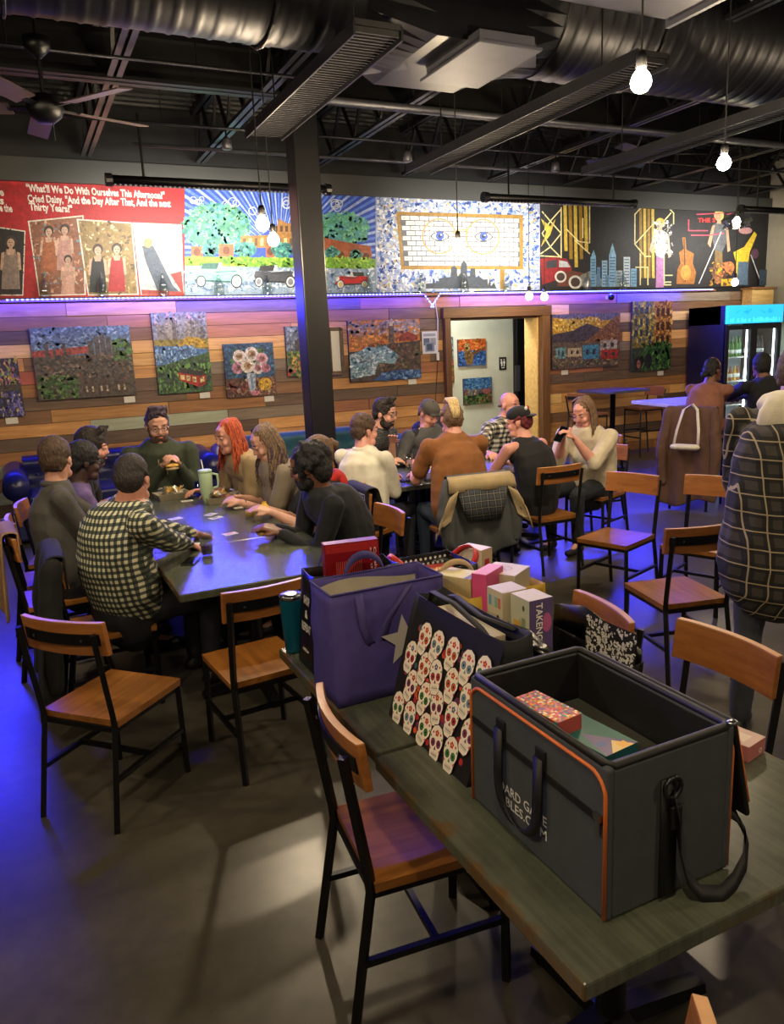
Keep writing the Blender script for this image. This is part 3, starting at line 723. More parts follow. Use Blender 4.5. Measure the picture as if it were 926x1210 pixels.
# art deco section 637..884
M.poly([(637, topy(637)), (886, topy(886)), (886, boty(886)), (637, boty(637))], '#262527'); GO = '#d6b84a'; GD = '#a07c26'; GP = '#f0e2a0'
def L6(w_, c, *p): M.line(c6(*p), w_, c)
for k in range(5): M.poly(c6((108+k*19, 72), (120+k*19, 72), (124+k*19, 300-abs(k-2)*30), (112+k*19, 300-abs(k-2)*30)), (GO, GD)[k % 2])
for p in ([(30, 95), (60, 130), (100, 85)], [(60, 130), (30, 175), (60, 225)], [(60, 130), (100, 175), (60, 225), (100, 265)], [(25, 250), (60, 225)], [(100, 80), (100, 270)], [(120, 160), (165, 205), (200, 210)], [(150, 200), (205, 250)], [(180, 120), (180, 190)], [(205, 75), (205, 210)], [(25, 258), (98, 262)]): L6(1.3, GP, *p)
M.poly(c6((25, 120), (60, 150), (80, 120), (60, 180), (25, 225), (45, 170)), GO)
for k in range(4): M.poly(c6((388+k*15, 72+k*4), (398+k*15, 72+k*4), (400+k*15, 340), (390+k*15, 340)), (GD, GO)[k % 2])
for p in ([(372, 105), (395, 80), (405, 75)], [(372, 105), (372, 215), (440, 140)], [(372, 215), (410, 260), (430, 260)], [(455, 75), (490, 75), (515, 100), (515, 140)], [(480, 330), (510, 330)], [(480, 355), (505, 355)], [(392, 250), (392, 365)], [(480, 260), (480, 365), (505, 365)], [(505, 100), (440, 175)], [(375, 300), (420, 300), (420, 365)]): L6(1.3, GP, *p)
p = c6((98, 350))[0]
M.poly(c6((22, 270), (60, 262), (120, 268), (140, 300), (135, 330), (30, 365)), '#8d2428'); M.poly(c6((45, 278), (85, 272), (85, 300), (45, 305)), '#3a3a40'); M.poly(c6((92, 274), (122, 280), (134, 300), (92, 300)), '#b9c0c0')
M.poly(c6((85, 370), (90, 335), (130, 312), (180, 320), (190, 345), (245, 370)), '#6a3a2a'); M.poly(c6((170, 330), (215, 310), (250, 345), (252, 370), (170, 370)), '#8f8d86')
for a, b, r in ((98, 335, 7), (152, 362, 8)):
    q = c6((a, b))[0]; M.ell(q[0], min(q[1], boty(q[0])-r-.5), r, r, '#d8d6cc', 16); M.ell(q[0], min(q[1], boty(q[0])-r-.5), r*.7, r*.7, '#4a3a32', 14)
for x0, x1, y0, c in ((208, 228, 262, '#7fb4d6'), (232, 244, 300, '#5a8fb8'), (250, 270, 275, '#9cc6e0'), (276, 302, 255, '#8fbfe0'), (303, 326, 312, '#a8b6bc'), (330, 354, 262, '#c8d6de'), (356, 378, 305, '#78aacc'), (262, 276, 330, '#6a9cc0')):
    M.poly(c6((x0, y0), (x1, y0), (x1, 372), (x0, 372)), c); M.many([c6((x0+3, y), (x1-3, y), (x1-3, y+4), (x0+3, y+4)) for y in range(y0+8, 362, 11)], '#4f7896')
M.poly(c6((276, 256), (289, 210), (302, 256)), '#8fbfe0'); M.poly(c6((210, 262), (219, 235), (228, 262)), '#7fb4d6')
# singers and players
def figure(h, sk, dr, lg, hair, x, y, s=1, arm=None):
    f = lambda *p: c6(*[(x+a*s, y+b*s) for a, b in p])
    M.poly(f((-22, 30), (0, 18), (26, 34), (34, 75), (10, 130), (-14, 120), (-26, 70)), dr); M.poly(f((-14, 118), (12, 128), (14, 235), (-16, 235)), lg)
    M.poly(f((-24, 34), (-14, 30), (-30, 110), (-40, 96)), sk); M.poly(f((24, 36), (32, 40), (40, 120), (30, 126)), sk)
    q = f((0, 0))[0]; M.ell(q[0], q[1]-1, 5.5*s, 6*s, hair); M.ell(q[0]-1, q[1]+.6, 3.8*s, 4.8*s, sk); M.poly(f((-5, 10), (6, 10), (8, 26), (-8, 26)), sk)
figure(1, '#d8b8a0', '#d9d6cc', '#b078b0', '#d8c04a', 465, 140); jit(M, 770, 262, 793, 300, 60, ['#ffffff', '#b8b6b0', '#8f8d8c'], 2)
M.poly(c6((545, 190), (558, 190), (562, 235), (590, 250), (585, 285), (598, 320), (590, 362), (525, 362), (528, 310), (540, 285), (535, 245), (552, 232)), '#9a6228'); L6(1, '#2e2014', (553, 195), (558, 355)); M.ell(*c6((560, 320))[0], 6, 9, '#c58a3c')
figure(1, '#c99a7a', '#5f6266', '#7d6440', '#e6cf6a', 682, 112, 1.05)
for p in ([(570, 125), (570, 165), (640, 165)], [(580, 182), (640, 182), (700, 175)], [(600, 105), (700, 100)], [(712, 105), (735, 100)]): L6(1.2, '#d4506a', *p)
a_ = c6((603, 134))[0]; M.text('THE S', a_[0], a_[1], 21, 5, '#e03a3a', .03, up=(0, -1))
L6(1.2, '#c8ccd0', (690, 170), (608, 360)); L6(1.2, '#c8ccd0', (800, 255), (838, 360))
M.poly(c6((735, 245), (775, 225), (812, 168), (822, 180), (795, 245), (790, 290), (785, 365), (745, 365), (745, 290)), '#d8b832'); M.poly(c6((752, 280), (790, 280), (788, 365), (748, 365)), '#5a7086'); M.ell(*c6((815, 250))[0], 4.5, 6, '#5a3a4a')
M.ell(*c6((780, 165))[0], 8, 4, '#b98a8a'); M.poly(c6((690, 345), (740, 340), (742, 368), (690, 370)), '#d8a826'); M.ell(*c6((720, 300))[0], 6, 7, '#c8784a'); jit(M, 838, 310, 862, 338, 70, ['#c8784a', '#8a5a3a', '#d8a826', '#6a4a3a'], 2.2)
M.poly(c6((830, 310), (870, 308), (872, 365), (830, 368)), '#3a4a5a')
mural = M.build('mural', (0, WY, 0), (1, 0, 0), (0, 0, 1), 'mural_print', None, (0, -1, 0))
tag(mural, 'long painted mural with red quote panel, vintage cars, eyeglasses billboard and jazz figures', 'mural')
# ------------------------------------------------------------------ canvases on the planks
def canvas(px, draw, label, Y=9.585, th=.04, matn='mosaic', cat='painting', group='mosaic paintings', name='painting'):
    """px: corner pixels tl,tr,br,bl"""
    q = [onY(x, y, Y-th) for x, y in px]; x0 = (q[0].x+q[3].x)/2; x1 = (q[1].x+q[2].x)/2; z1 = (q[0].z+q[1].z)/2; z0 = (q[2].z+q[3].z)/2
    t = thing(name, label, cat, (x0, Y, z0), 0, group)
    obj('stretcher', MB().box(((x1-x0)/2, -th/2, (z1-z0)/2), (x1-x0, th, z1-z0)), 'canvas_edge', t)
    P = Paint(lambda u, v: (u*(x1-x0), (1-v)*(z1-z0)), 6e-5); draw(P)
    P.build('picture', (0, -th, 0), (1, 0, 0), (0, 0, 1), matn, t, (0, -1, 0)); return t, (x0, x1, z0, z1)
mat('canvas_edge', '#3a3a42', .7)
printed('mosaic_fine', .45, .45, 42, .3, 40)
def conf(P, x0, y0, x1, y1, n, cols, s, clip=None): jit(P, x0, y0, x1, y1, n, cols, s, clip=clip)
def d_castle(P):
    P.rect(0, 0, 1, 1, '#5f7f96'); conf(P, .02, .02, .98, .3, 160, ['#7fa0b4', '#4a6a84', '#9cb8c4', '#5a8aa8'], .03)
    P.poly([(0, .32), (.55, .27), (.6, .36), (.1, .42), (0, .4)], '#b4483a'); P.rect(0, .4, 1, 1, '#5b5348')
    for x, w_, y in ((.12, .04, .22), (.2, .03, .3), (.3, .03, .22), (.55, .06, .2), (.62, .05, .14), (.68, .05, .12), (.74, .05, .16), (.8, .05, .2)): P.rect(x, y, x+w_, .48, '#57504a')
    conf(P, .02, .4, .98, .75, 240, ['#6a5f52', '#48423c', '#85735c', '#3c3a3a', '#9a8a70', '#7a4a38'], .03)
    conf(P, .82, .2, .98, .5, 70, ['#4a7a3a', '#5f8f44', '#3a6030'], .03); conf(P, .03, .68, .4, .98, 150, ['#4f7f3a', '#38602e', '#6f9a4a', '#8a8a5a', '#2d4a28'], .03)
    for x in (.45, .6, .78): P.poly([(x, .82), (x+.07, .7), (x+.14, .82), (x+.14, .97), (x, .97)], '#5a463c'); P.many([[(x+.03, .84), (x+.05, .84), (x+.05, .92), (x+.03, .92)], [(x+.09, .84), (x+.11, .84), (x+.11, .92), (x+.09, .92)]], '#d8c8a0')
def d_tram(P):
    P.rect(0, 0, 1, 1, '#8f9298'); conf(P, .02, .02, .98, .14, 60, ['#b4aeb4', '#c89a90', '#8f9aa8'], .04)
    for k in range(10): P.rect(.1+k*.085, .08+rn.random()*.1, .1+k*.085+.07, .35, rn.choice(['#6f6a64', '#8a8478', '#a89c84', '#57534f']))
    P.rect(.45, .03, .62, .34, '#9a9a98'); P.poly([(0, .33), (1, .33), (1, .46), (0, .4)], '#9a8a3a'); P.poly([(.4, .42), (.6, .3), (.85, .32), (1, .44)], '#c8a02e')
    P.poly([(0, .4), (.5, .42), (1, .48), (.8, .6), (.3, .7), (0, .64)], '#4f7fae'); conf(P, .02, .42, .75, .64, 120, ['#7fb0d6', '#3a6490', '#a8cfe4'], .03)
    P.poly([(0, .66), (.4, .6), (1, .5), (1, 1), (0, 1)], '#3f6a38'); conf(P, .02, .62, .98, .98, 240, ['#5a9a44', '#2f5230', '#78b04e', '#3a5a4a', '#24402a'], .04, lambda x, y: y > .68-.16*x)
    P.poly([(.38, .74), (.42, .69), (.84, .74), (.9, .8), (.88, .9), (.76, .94), (.4, .84)], '#b3241e'); P.poly([(.38, .74), (.42, .69), (.84, .74), (.9, .79), (.76, .8)], '#2a2422')
    P.many([[(.42, .77), (.5, .78), (.5, .84), (.42, .83)], [(.53, .785), (.6, .79), (.6, .86), (.53, .85)], [(.64, .8), (.71, .81), (.71, .88), (.64, .87)], [(.78, .82), (.86, .81), (.86, .87), (.78, .89)]], '#e6d28a')
def d_flowers(P):
    P.rect(0, 0, 1, .66, '#2f5f86'); P.rect(0, .64, 1, 1, '#6f4a38'); conf(P, .02, .02, .98, .64, 170, ['#3a7aa4', '#24486a', '#4f94b4', '#2f5a74', '#1f3a54'], .04); conf(P, .02, .68, .98, .98, 150, ['#8a5a44', '#4a3430', '#b08a6a', '#9a4a44', '#d0b898'], .04)
    conf(P, .15, .12, .85, .55, 90, ['#4a7a44', '#335a34', '#6a944e'], .05)
    for x, y, r, c in ((.3, .24, .13, '#f0e6d8'), (.55, .2, .14, '#f4ece0'), (.75, .3, .12, '#e6b4b8'), (.25, .45, .12, '#d8a0b0'), (.45, .42, .14, '#f2e8cf'), (.66, .47, .12, '#e8ddd0'), (.82, .48, .09, '#c87a94')):
        P.ell(x, y, r, r*.95, c); P.ell(x, y, r*.55, r*.5, '#c9a878' if c[1] == 'f' else '#b8707e'); P.ell(x+.02, y, r*.25, r*.25, '#8a5a3a')
    P.poly([(.42, .56), (.6, .56), (.57, .9), (.45, .9)], '#c4d2dc'); P.rect(.49, .58, .54, .88, '#8aa4b8'); P.ell(.78, .78, .14, .12, '#e0b23a'); P.ell(.56, .93, .09, .05, '#d88a9a')
def d_house(P):
    P.rect(0, 0, 1, 1, '#6f7f8a'); conf(P, .02, .02, .98, .5, 90, ['#8fa0a8', '#56646e', '#aab4b4'], .05); P.poly([(.2, .5), (.2, .3), (.5, .12), (.8, .3), (.8, .5)], '#4a4448'); P.rect(.3, .34, .7, .5, '#9a9088')
    P.rect(0, .5, 1, 1, '#5a6f3a'); conf(P, .02, .52, .98, .98, 130, ['#c8403a', '#e07a44', '#5a8a3a', '#8aa04a', '#d8a84a', '#3f5f30', '#c86a8a'], .06)
def d_light(P):
    P.rect(0, 0, 1, .5, '#c8823c'); conf(P, .02, .02, .98, .24, 140, ['#b4a49a', '#8f8a90', '#c8b4a0', '#9a8078'], .035); conf(P, .02, .22, .98, .5, 140, ['#e08a34', '#d86a2c', '#f0a84a', '#b4523a'], .03)
    P.rect(.55, .06, .63, .42, '#6a5a4a'); P.rect(.565, .04, .615, .1, '#d8c890'); P.poly([(.7, .28), (.82, .2), (.96, .28), (.96, .36), (.7, .36)], '#8f3a2e')
    P.poly([(0, .55), (.5, .4), (1, .36), (1, 1), (0, 1)], '#54463c'); conf(P, .3, .42, .98, .95, 220, ['#6f5a46', '#3f3632', '#8a7460', '#5a6a3a', '#4a4a44', '#7d4a3a'], .03)
    P.poly([(0, .55), (.15, .5), (.25, .42), (.4, .46), (.5, .42), (.68, .6), (.62, .74), (.4, .7), (.3, .9), (0, .95)], '#8fb4b8'); conf(P, .02, .45, .64, .92, 200, ['#c8e0e0', '#7fa8b0', '#5a8a9a', '#e6f0ea'], .03, inq([(0, .55), (.25, .44), (.5, .44), (.68, .62), (.4, .7), (.3, .9), (0, .95)]))
    P.poly([(.4, .92), (.6, .84), (1, .86), (1, 1), (.3, 1)], '#3a5f94'); conf(P, .42, .87, .98, .99, 60, ['#5a86b8', '#2a4674', '#7fa4cc'], .03)
def d_beach(P):
    P.rect(0, 0, 1, 1, '#c8982e'); P.poly([(0, 0), (1, 0), (1, .12), (.6, .14), (0, .06)], '#6a6478'); conf(P, .02, .08, .7, .3, 120, ['#e6b83a', '#d0a030', '#f0cf60'], .03)
    P.poly([(0, .36), (.3, .3), (.5, .18), (.75, .3), (.6, .5), (0, .55)], '#4a4048'); P.poly([(.5, .5), (.75, .25), (.97, .04), (1, .04), (1, .7), (.5, .7)], '#8a5a3a'); conf(P, .5, .1, .98, .65, 160, ['#a87044', '#6a4632', '#c08a58', '#8a6048'], .035, lambda x, y: y > .62-.56*(x-.45))
    P.poly([(0, .5), (1, .55), (1, 1), (0, 1)], '#6a5a4a'); conf(P, .02, .75, .98, .98, 120, ['#8a7460', '#5a4a44', '#a8946a', '#4a5a54'], .03)
    for x, y, w_, h, c in ((.05, .6, .14, .2, '#6fa0a0'), (.22, .62, .2, .16, '#c8b48a'), (.44, .58, .24, .26, '#4a94b0'), (.7, .5, .26, .2, '#b8ac9a'), (.72, .68, .26, .18, '#b4322a')):
        P.rect(x, y, x+w_, y+h, c); P.many([[(x+w_*.2, y+h*.3), (x+w_*.36, y+h*.3), (x+w_*.36, y+h*.7), (x+w_*.2, y+h*.7)], [(x+w_*.6, y+h*.3), (x+w_*.8, y+h*.3), (x+w_*.8, y+h*.7), (x+w_*.6, y+h*.7)]], '#3a3a44')
def d_alley(P):
    P.rect(0, 0, 1, 1, '#8a7a3a'); conf(P, .02, .02, .55, .6, 160, ['#a89a44', '#d8c860', '#7a7444', '#57606a', '#c0a84a'], .04)
    P.rect(.55, 0, 1, .7, '#a8702e'); conf(P, .55, .02, .98, .68, 120, ['#c08a3c', '#8a5424', '#d8a452', '#6a4020'], .04)
    P.many([[(.6+.13*i, .1+.2*j), (.68+.13*i, .1+.2*j), (.68+.13*i, .22+.2*j), (.6+.13*i, .22+.2*j)] for i in range(3) for j in range(3)], '#4a3020'); P.many([[(.05+.14*i, .08+.16*j), (.12+.14*i, .08+.16*j), (.12+.14*i, .18+.16*j), (.05+.14*i, .18+.16*j)] for i in range(3) for j in range(3)], '#3f4a50')
    P.rect(0, .66, 1, 1, '#3a4a34'); conf(P, .25, .6, .98, .98, 150, ['#4f8a3a', '#3a6a30', '#6aa44a', '#2a4a2a'], .05); P.ell(.17, .88, .12, .1, '#2a2428'); P.ell(.18, .9, .05, .06, '#b4706a'); P.ell(.42, .86, .1, .11, '#24222a')
def d_night(P):
    P.rect(0, 0, 1, 1, '#2c2a4a'); conf(P, .02, .02, .98, .45, 110, ['#c8a03a', '#4a5a9a', '#e0c060', '#34508a', '#b46a8a', '#8a9a5a'], .05); P.rect(0, .45, 1, .56, '#4a4238'); conf(P, .02, .58, .98, .98, 170, ['#3a3478', '#5a54a0', '#c8b478', '#2a2858', '#8a84c0'], .04)
def d_goat(P):
    P.rect(0, 0, 1, .45, '#d8642c'); conf(P, .02, .02, .98, .45, 120, ['#e8843c', '#c84a24', '#f0a050'], .05); P.rect(0, .45, 1, 1, '#2f5aa8'); conf(P, .02, .45, .98, .98, 150, ['#4a7acc', '#244480', '#6f9ad8'], .05)
    P.poly([(.25, .2), (.4, .15), (.45, .5), (.55, .6), (.5, .97), (.3, .97), (.2, .6)], '#8a6a3a'); P.poly([(.45, .5), (.95, .32), (.96, .4), (.55, .62)], '#6a4a34'); P.ell(.32, .28, .1, .16, '#b89a62'); P.ell(.3, .34, .05, .06, '#3a2a20')
def d_town(P):
    P.rect(0, 0, 1, .5, '#3f74b8'); conf(P, .02, .02, .98, .42, 110, ['#5a94d0', '#2f5a98', '#7ab0dc'], .05)
    for k in range(9): P.rect(.03+k*.105, .38+rn.random()*.08, .12+k*.105, .66, rn.choice(['#b49a84', '#a8625a', '#8a8a84', '#d0c0a4', '#6a5f64']))
    P.rect(.5, .6, .72, .72, '#2a2a30'); P.rect(0, .66, 1, 1, '#3f6a3a'); conf(P, .02, .68, .98, .98, 130, ['#5a8a44', '#2f5230', '#7aa454', '#a4685a'], .05)
CV = [([(-20, 425), (23, 422), (27, 491), (-16, 495)], d_night, 'small dark blue and gold mosaic painting at the sofa arm end of the wall'),
 ([(36, 388), (155, 384), (159, 467), (44, 473)], d_castle, 'wide mosaic painting of a grey castle over a town'),
 ([(178, 370), (244, 368), (250, 462), (188, 466)], d_tram, 'tall mosaic painting with a red cable car and river'),
 ([(263, 406), (323, 405), (326, 467), (269, 470)], d_flowers, 'square mosaic painting of pale flowers in a vase'),
 ([(336, 386), (386, 384), (390, 442), (341, 445)], d_house, 'mosaic painting of a house and red garden partly hidden by the column'),
 ([(410, 379), (495, 377), (498, 446), (415, 452)], d_light, 'mosaic painting of a lighthouse and breaking wave'),
 ([(652, 372), (733, 369), (731, 433), (653, 436)], d_beach, 'mosaic painting of a yellow sky over blue and red huts'),
 ([(748, 357), (794, 355), (792, 436), (745, 439)], d_alley, 'tall mosaic painting of a golden alley beside the fridge')]
for q, dr, lb in CV: canvas(q, dr, lb, matn='mosaic_fine' if dr is not d_light else 'mosaic')
fr = thing('framed_picture', 'narrow wooden frame edge showing beside the column', 'picture frame', onY(391, 441, 9.52))
for a in (.0, .17): obj('frame_side', MB().box((a, 0, .28), (.045, .04, .58)), 'plank3', fr)
for z in (0.0, .56): obj('frame_rail', MB().box((.085, 0, z), (.17, .04, .045)), 'plank3', fr)
obj('backing', MB().box((.085, .01, .28), (.14, .01, .53)), 'white_card', fr)
for i, (q, nm) in enumerate(((( 14, 497), 'dark blue and gold'), ((153, 472), 'castle'), ((242, 467), 'cable car'), ((318, 471), 'flower vase'), ((487, 451), 'lighthouse'), ((667, 440), 'huts'), ((780, 441), 'golden alley'))):
    p = onY(q[0], q[1], 9.58); tag(obj('label_card', MB().box((0, 0, 0), (.125, .008, .07)), 'white_card', loc=p), 'small white label card below the %s painting' % nm, 'label card', 'wall label cards')
def d_poster(P):
    P.rect(0, 0, 1, 1, '#c9c9cc'); P.rect(.1, .1, .9, .22, '#8f94a0'); P.rect(.1, .3, .5, .62, '#57607a'); P.rect(.54, .3, .9, .62, '#8a8c94'); P.rect(.2, .5, .8, .9, '#74809a'); P.rect(.3, .56, .66, .84, '#3a4660')
canvas([(498, 392), (516, 391), (517, 417), (499, 419)], d_poster, 'small pale notice in a thin frame left of the doorway', th=.015, matn='print', cat='notice', group=None, name='wall_notice')
wire = thing('strip_plug', 'white led controller hanging on a thin wire left of the doorway', 'controller', onY(517, 421, 9.57))
obj('controller', MB().box((0, 0, 0), (.04, .025, .11)), 'white_card', wire, bevel=.004); obj('wire', MB().tube([(0, 0, .05), (.02, .0, .5), (-.02, 0, .78)], .006, 5), 'white_card', wire); obj('wire', MB().tube([(0, 0, -.05), (-.05, .01, -.6), (.02, .0, -1.1), (-.03, 0, -1.6)], .005, 5), 'cord', wire)
# hallway pictures
HQ = HY-.03
canvas([(541, 401), (574, 400), (574, 431), (542, 433)], d_goat, 'orange and blue mosaic painting of a deer in the hallway', Y=HY, matn='mosaic_fine')
canvas([(548, 447), (581, 446), (581, 476), (548, 478)], d_town, 'small blue-sky mosaic townscape in the hallway', Y=HY, matn='mosaic_fine')
canvas([(528, 398), (536, 398), (536, 452), (528, 453)], d_house, 'mosaic painting cut off by the left door casing', Y=HY, matn='mosaic_fine')
def d_rest(P):
    P.rect(0, 0, 1, 1, '#111114')
    for x in (.3, .68):
        P.ell(x, .2, .09, .06, '#f0f0ee', 10); P.poly([(x-.1, .29), (x+.1, .29), (x+.16, .5), (x+.07, .5), (x+.06, .72), (x-.06, .72), (x-.07, .5), (x-.16, .5)], '#f0f0ee')
    P.line([(.12, .12), (.5, .7)], .05, '#f0f0ee'); P.rect(.25, .8, .75, .86, '#f0f0ee')
canvas([(590, 422), (598, 422), (598, 437), (590, 437)], d_rest, 'black restroom sign with white figures in the hallway', Y=HY, th=.015, matn='print', cat='sign', group=None, name='restroom_sign')
def d_small(P): P.rect(0, 0, 1, 1, '#101012'); P.rect(.16, .12, .84, .88, '#e6e4dc'); P.rect(.36, .36, .64, .62, '#8a9a94')
canvas([(623, 406), (635, 405), (635, 424), (623, 425)], d_small, 'small white picture in a black frame by the restroom door', Y=HY-.03, th=.02, matn='print', cat='picture frame', group=None, name='framed_print')
# ------------------------------------------------------------------ sofas
def sofa(name, x0, x1, y_back, depth, hb, m, label, arms=(1, 1), seatz=.43):
    t = thing(name, label, 'sofa', ((x0+x1)/2, y_back, 0)); L = x1-x0
    obj('base', MB().box((0, -depth/2, .22), (L, depth, .3)), m, t, bevel=.03)
    n = max(2, round(L/.75))
    for i in range(n):
        cx = -L/2+(i+.5)*L/n
        obj('seat_cushion', MB().box((cx, -depth/2-.08, .37+.06), (L/n-.01, depth-.25, .15)), m, t, bevel=.045, seg=3)
    # tufted back: grid with dimples, rolled top
    nu, nv = int(L/.045), 14; rows = []
    for j in range(nv+1):
        v = j/nv; row = []
        for i in range(nu+1):
            u = -L/2+L*i/nu
            if v < .7: z = .40+v/.7*(hb-.52); off = .20
            else:
                a = (v-.7)/.3*math.pi; z = hb-.12+.11*math.sin(a)*1.0+.0; off = .20+.03-.11+.11*math.cos(a)*1.0+.02
            d = .022*abs(math.sin(u*math.pi/.26+(math.pi/2 if int(v*6) % 2 else 0)))*abs(math.sin(v*math.pi*4)) if v < .75 else 0
            row.append((u, -off-d, z))
        rows.append(row)
    rows.append([(p[0], -.005, hb-.15) for p in rows[-1]]); rows.append([(p[0], -.005, .1) for p in rows[-1]])
    obj('backrest', MB().grid(rows), m, t, True)
    sph = MB().ball((0, 0, 0), .018, 8, 6).mesh('tuft_button', True)
    for j, z in enumerate((hb-.22, hb-.36)):
        k = int(L/.26)
        for i in range(k): obj('tuft_button', sph, m, t, loc=(-L/2+.13+(i+(.5 if j else 0))*.26, -.20, z))
    for s, on in zip((-1, 1), arms):
        if not on: continue
        mb = MB(); mb.box((s*(L/2+.07), -depth/2, .30), (.14, depth, .52)); a = obj('arm', mb, m, t, bevel=.03)
        obj('arm_roll', MB().tube([(s*(L/2+.09), -depth-.01, .60), (s*(L/2+.09), 0, .66)], .13, 16), m, a, True)
    for sx in (-1, 1):
        for yy in (-depth+.08, -.08): obj('foot', MB().lathe([(.025, 0), (.035, .04), (.03, .08)], (sx*(L/2-.08), yy, 0), 10), 'black_plastic', t)
    return t
t_ = NT('leather_blue'); t_.set(Roughness=.3); t_.b.inputs['Base Color'].default_value = (.010, .013, .07, 1)
n_ = t_.node('ShaderNodeTexNoise', i_Scale=60.0); mp_ = t_.coords(); t_.link(mp_, 0, n_, 0); t_.bump(n_, 0, .1, .003)
mat('velvet_teal', '#0f4a55', .6, var=.25, scale=5, bump=.1, Sheen_Weight=.5)
s0, s1 = onY(22, 560, 9.0).x, onY(243, 560, 9.0).x
sofa('chesterfield_sofa', s0+.05, s1-.05, 9.56, .9, .86, 'leather_blue', 'dark blue tufted leather sofa with rolled arms under the castle painting')
sofa('velvet_sofa', s1+.42, onY(468, 520, 9.0).x-.1, 9.56, .85, .86, 'velvet_teal', 'teal velvet sofa behind the square column under the lighthouse painting')
# ------------------------------------------------------------------ drinks fridge
fx0 = 10.05; fy0 = 8.78; fx1 = onY(921, 400, fy0).x; fz = onX(848, 362, fx0).z
FRW, FRD = fx1-fx0, D-.08-fy0
t = thing('drinks_fridge', 'tall black glass-door drinks fridge with a glowing blue header', 'fridge', (fx0, fy0, 0)); fr_ = t
mat('fridge_body', '#14121f', .45, var=.1); mat('fridge_in', '#c9d6dc', .5, var=.05)
emit('fridge_sign', (.02, .36, .60), 1.1); emit('fridge_tube', (.75, .95, 1), 9)
hd = .28
obj('side_panel', MB().box((.02, FRD/2, fz/2), (.04, FRD, fz)), 'fridge_body', t); obj('side_panel', MB().box((FRW-.02, FRD/2, fz/2), (.04, FRD, fz)), 'fridge_body', t)
obj('back_panel', MB().box((FRW/2, FRD-.02, fz/2), (FRW-.08, .03, fz-.1)), 'fridge_in', t); obj('bottom_panel', MB().box((FRW/2, FRD/2, .12), (FRW, FRD, .24)), 'fridge_body', t); obj('top_panel', MB().box((FRW/2, FRD/2+.05, fz-.14), (FRW, FRD-.1, .28)), 'fridge_body', t)
hdr = obj('header_sign', MB().box((FRW/2, -.01, fz-hd/2), (FRW, .06, hd)), 'fridge_sign', t, bevel=.005)
P = Paint(None); jr = random.Random(3)
P.many([[(x, .02+jr.random()*.02), (x+.02+jr.random()*.05, .02), (x+.03, .05+jr.random()*.05), (x+.005, .06+jr.random()*.03)] for x in [jr.uniform(.03, FRW-.1) for _ in range(34)]], '#4fd6c0')
P.many([[(x, .12+jr.random()*.1), (x+.1, .13+jr.random()*.1), (x+.12, .17+jr.random()*.06), (x+.02, .18)] for x in [jr.uniform(.03, FRW-.16) for _ in range(9)]], '#1fa0d8')
t2 = NT('fridge_print'); at = t2.node('ShaderNodeAttribute', attribute_name='col'); t2.link(at, 'Color', t2.b, 'Base Color'); t2.link(at, 'Color', t2.b, 'Emission Color'); t2.set(Emission_Strength=.7)
P.build('header_print', (0, -.041, fz-hd), (1, 0, 0), (0, 0, 1), 'fridge_print', hdr, (0, -1, 0))['kind'] = 'stuff'
dz0, dz1 = .26, fz-hd-.02
for i in range(2):
    x0 = i*FRW/2; wd = FRW/2
    dr = MB()
    for c, s in (((x0+.035, 0, (dz0+dz1)/2), (.07, .04, dz1-dz0)), ((x0+wd-.035, 0, (dz0+dz1)/2), (.07, .04, dz1-dz0)), ((x0+wd/2, 0, dz0+.035), (wd-.14, .04, .07)), ((x0+wd/2, 0, dz1-.035), (wd-.14, .04, .07))): dr.box(c, s)
    d_ = obj('door', dr, 'fridge_body', t); obj('pane', MB().box((x0+wd/2, 0, (dz0+dz1)/2), (wd-.14, .008, dz1-dz0-.14)), 'glass', d_)
    obj('handle', MB().bar((x0+(wd-.03 if i == 0 else .03), -.05, .95), (x0+(wd-.03 if i == 0 else .03), -.05, 1.35), .02, .02), 'black_plastic', d_)
    for s in (.08, wd-.08): obj('light_tube', MB().tube([(x0+s, .05, dz0+.1), (x0+s, .05, dz1-.08)], .012, 8), 'fridge_tube', t)
shelf_z = [.30, .68, 1.06, 1.44]
for z in shelf_z[1:]: obj('shelf', MB().box((FRW/2, .36, z-.012), (FRW-.1, .5, .014)), 'white_card', t)
BT = {}
def bottle_mesh(kind):
    if kind == 'wine': pr = [(.036, 0), (.038, .01), (.038, .19), (.03, .22), (.014, .25), (.014, .31), (.016, .315)]
    elif kind == 'beer': pr = [(.029, 0), (.03, .01), (.03, .13), (.022, .165), (.012, .19), (.012, .225), (.014, .23)]
    else: pr = [(.033, 0), (.034, .008), (.034, .115), (.028, .125)]
    return MB().lathe(pr, n=12).mesh('bottle', True)
mat('bt_green', '#3f7a2a', .12); mat('bt_dark', '#141a24', .12); mat('bt_amber', '#8a4a12', .15); mat('bt_gold', '#c8a02a', .2); mat('bt_white', '#cfd6d8', .25); mat('bt_teal', '#2a8a94', .2); mat('bt_lbl', '#d8dcd8', .5)
specs = [(1.44, 'wine', ('bt_dark', 'bt_dark', 'bt_green', 'bt_green', 'bt_green', 'bt_green', 'bt_dark', 'bt_green', 'bt_dark', 'bt_dark', 'bt_dark')), (1.06, 'beer', ('bt_gold', 'bt_gold', 'bt_gold', 'bt_amber', 'bt_gold', 'bt_amber', 'bt_white', 'bt_amber', 'bt_green', 'bt_gold', 'bt_white')), (.68, 'wine', ('bt_dark', 'bt_white', 'bt_dark', 'bt_dark', 'bt_green', 'bt_amber', 'bt_dark', 'bt_dark', 'bt_green', 'bt_dark', 'bt_dark')), (.24, 'can', ('bt_white', 'bt_teal', 'bt_white', 'bt_white', 'bt_teal', 'bt_amber', 'bt_white', 'bt_teal', 'bt_white', 'bt_teal', 'bt_white'))]
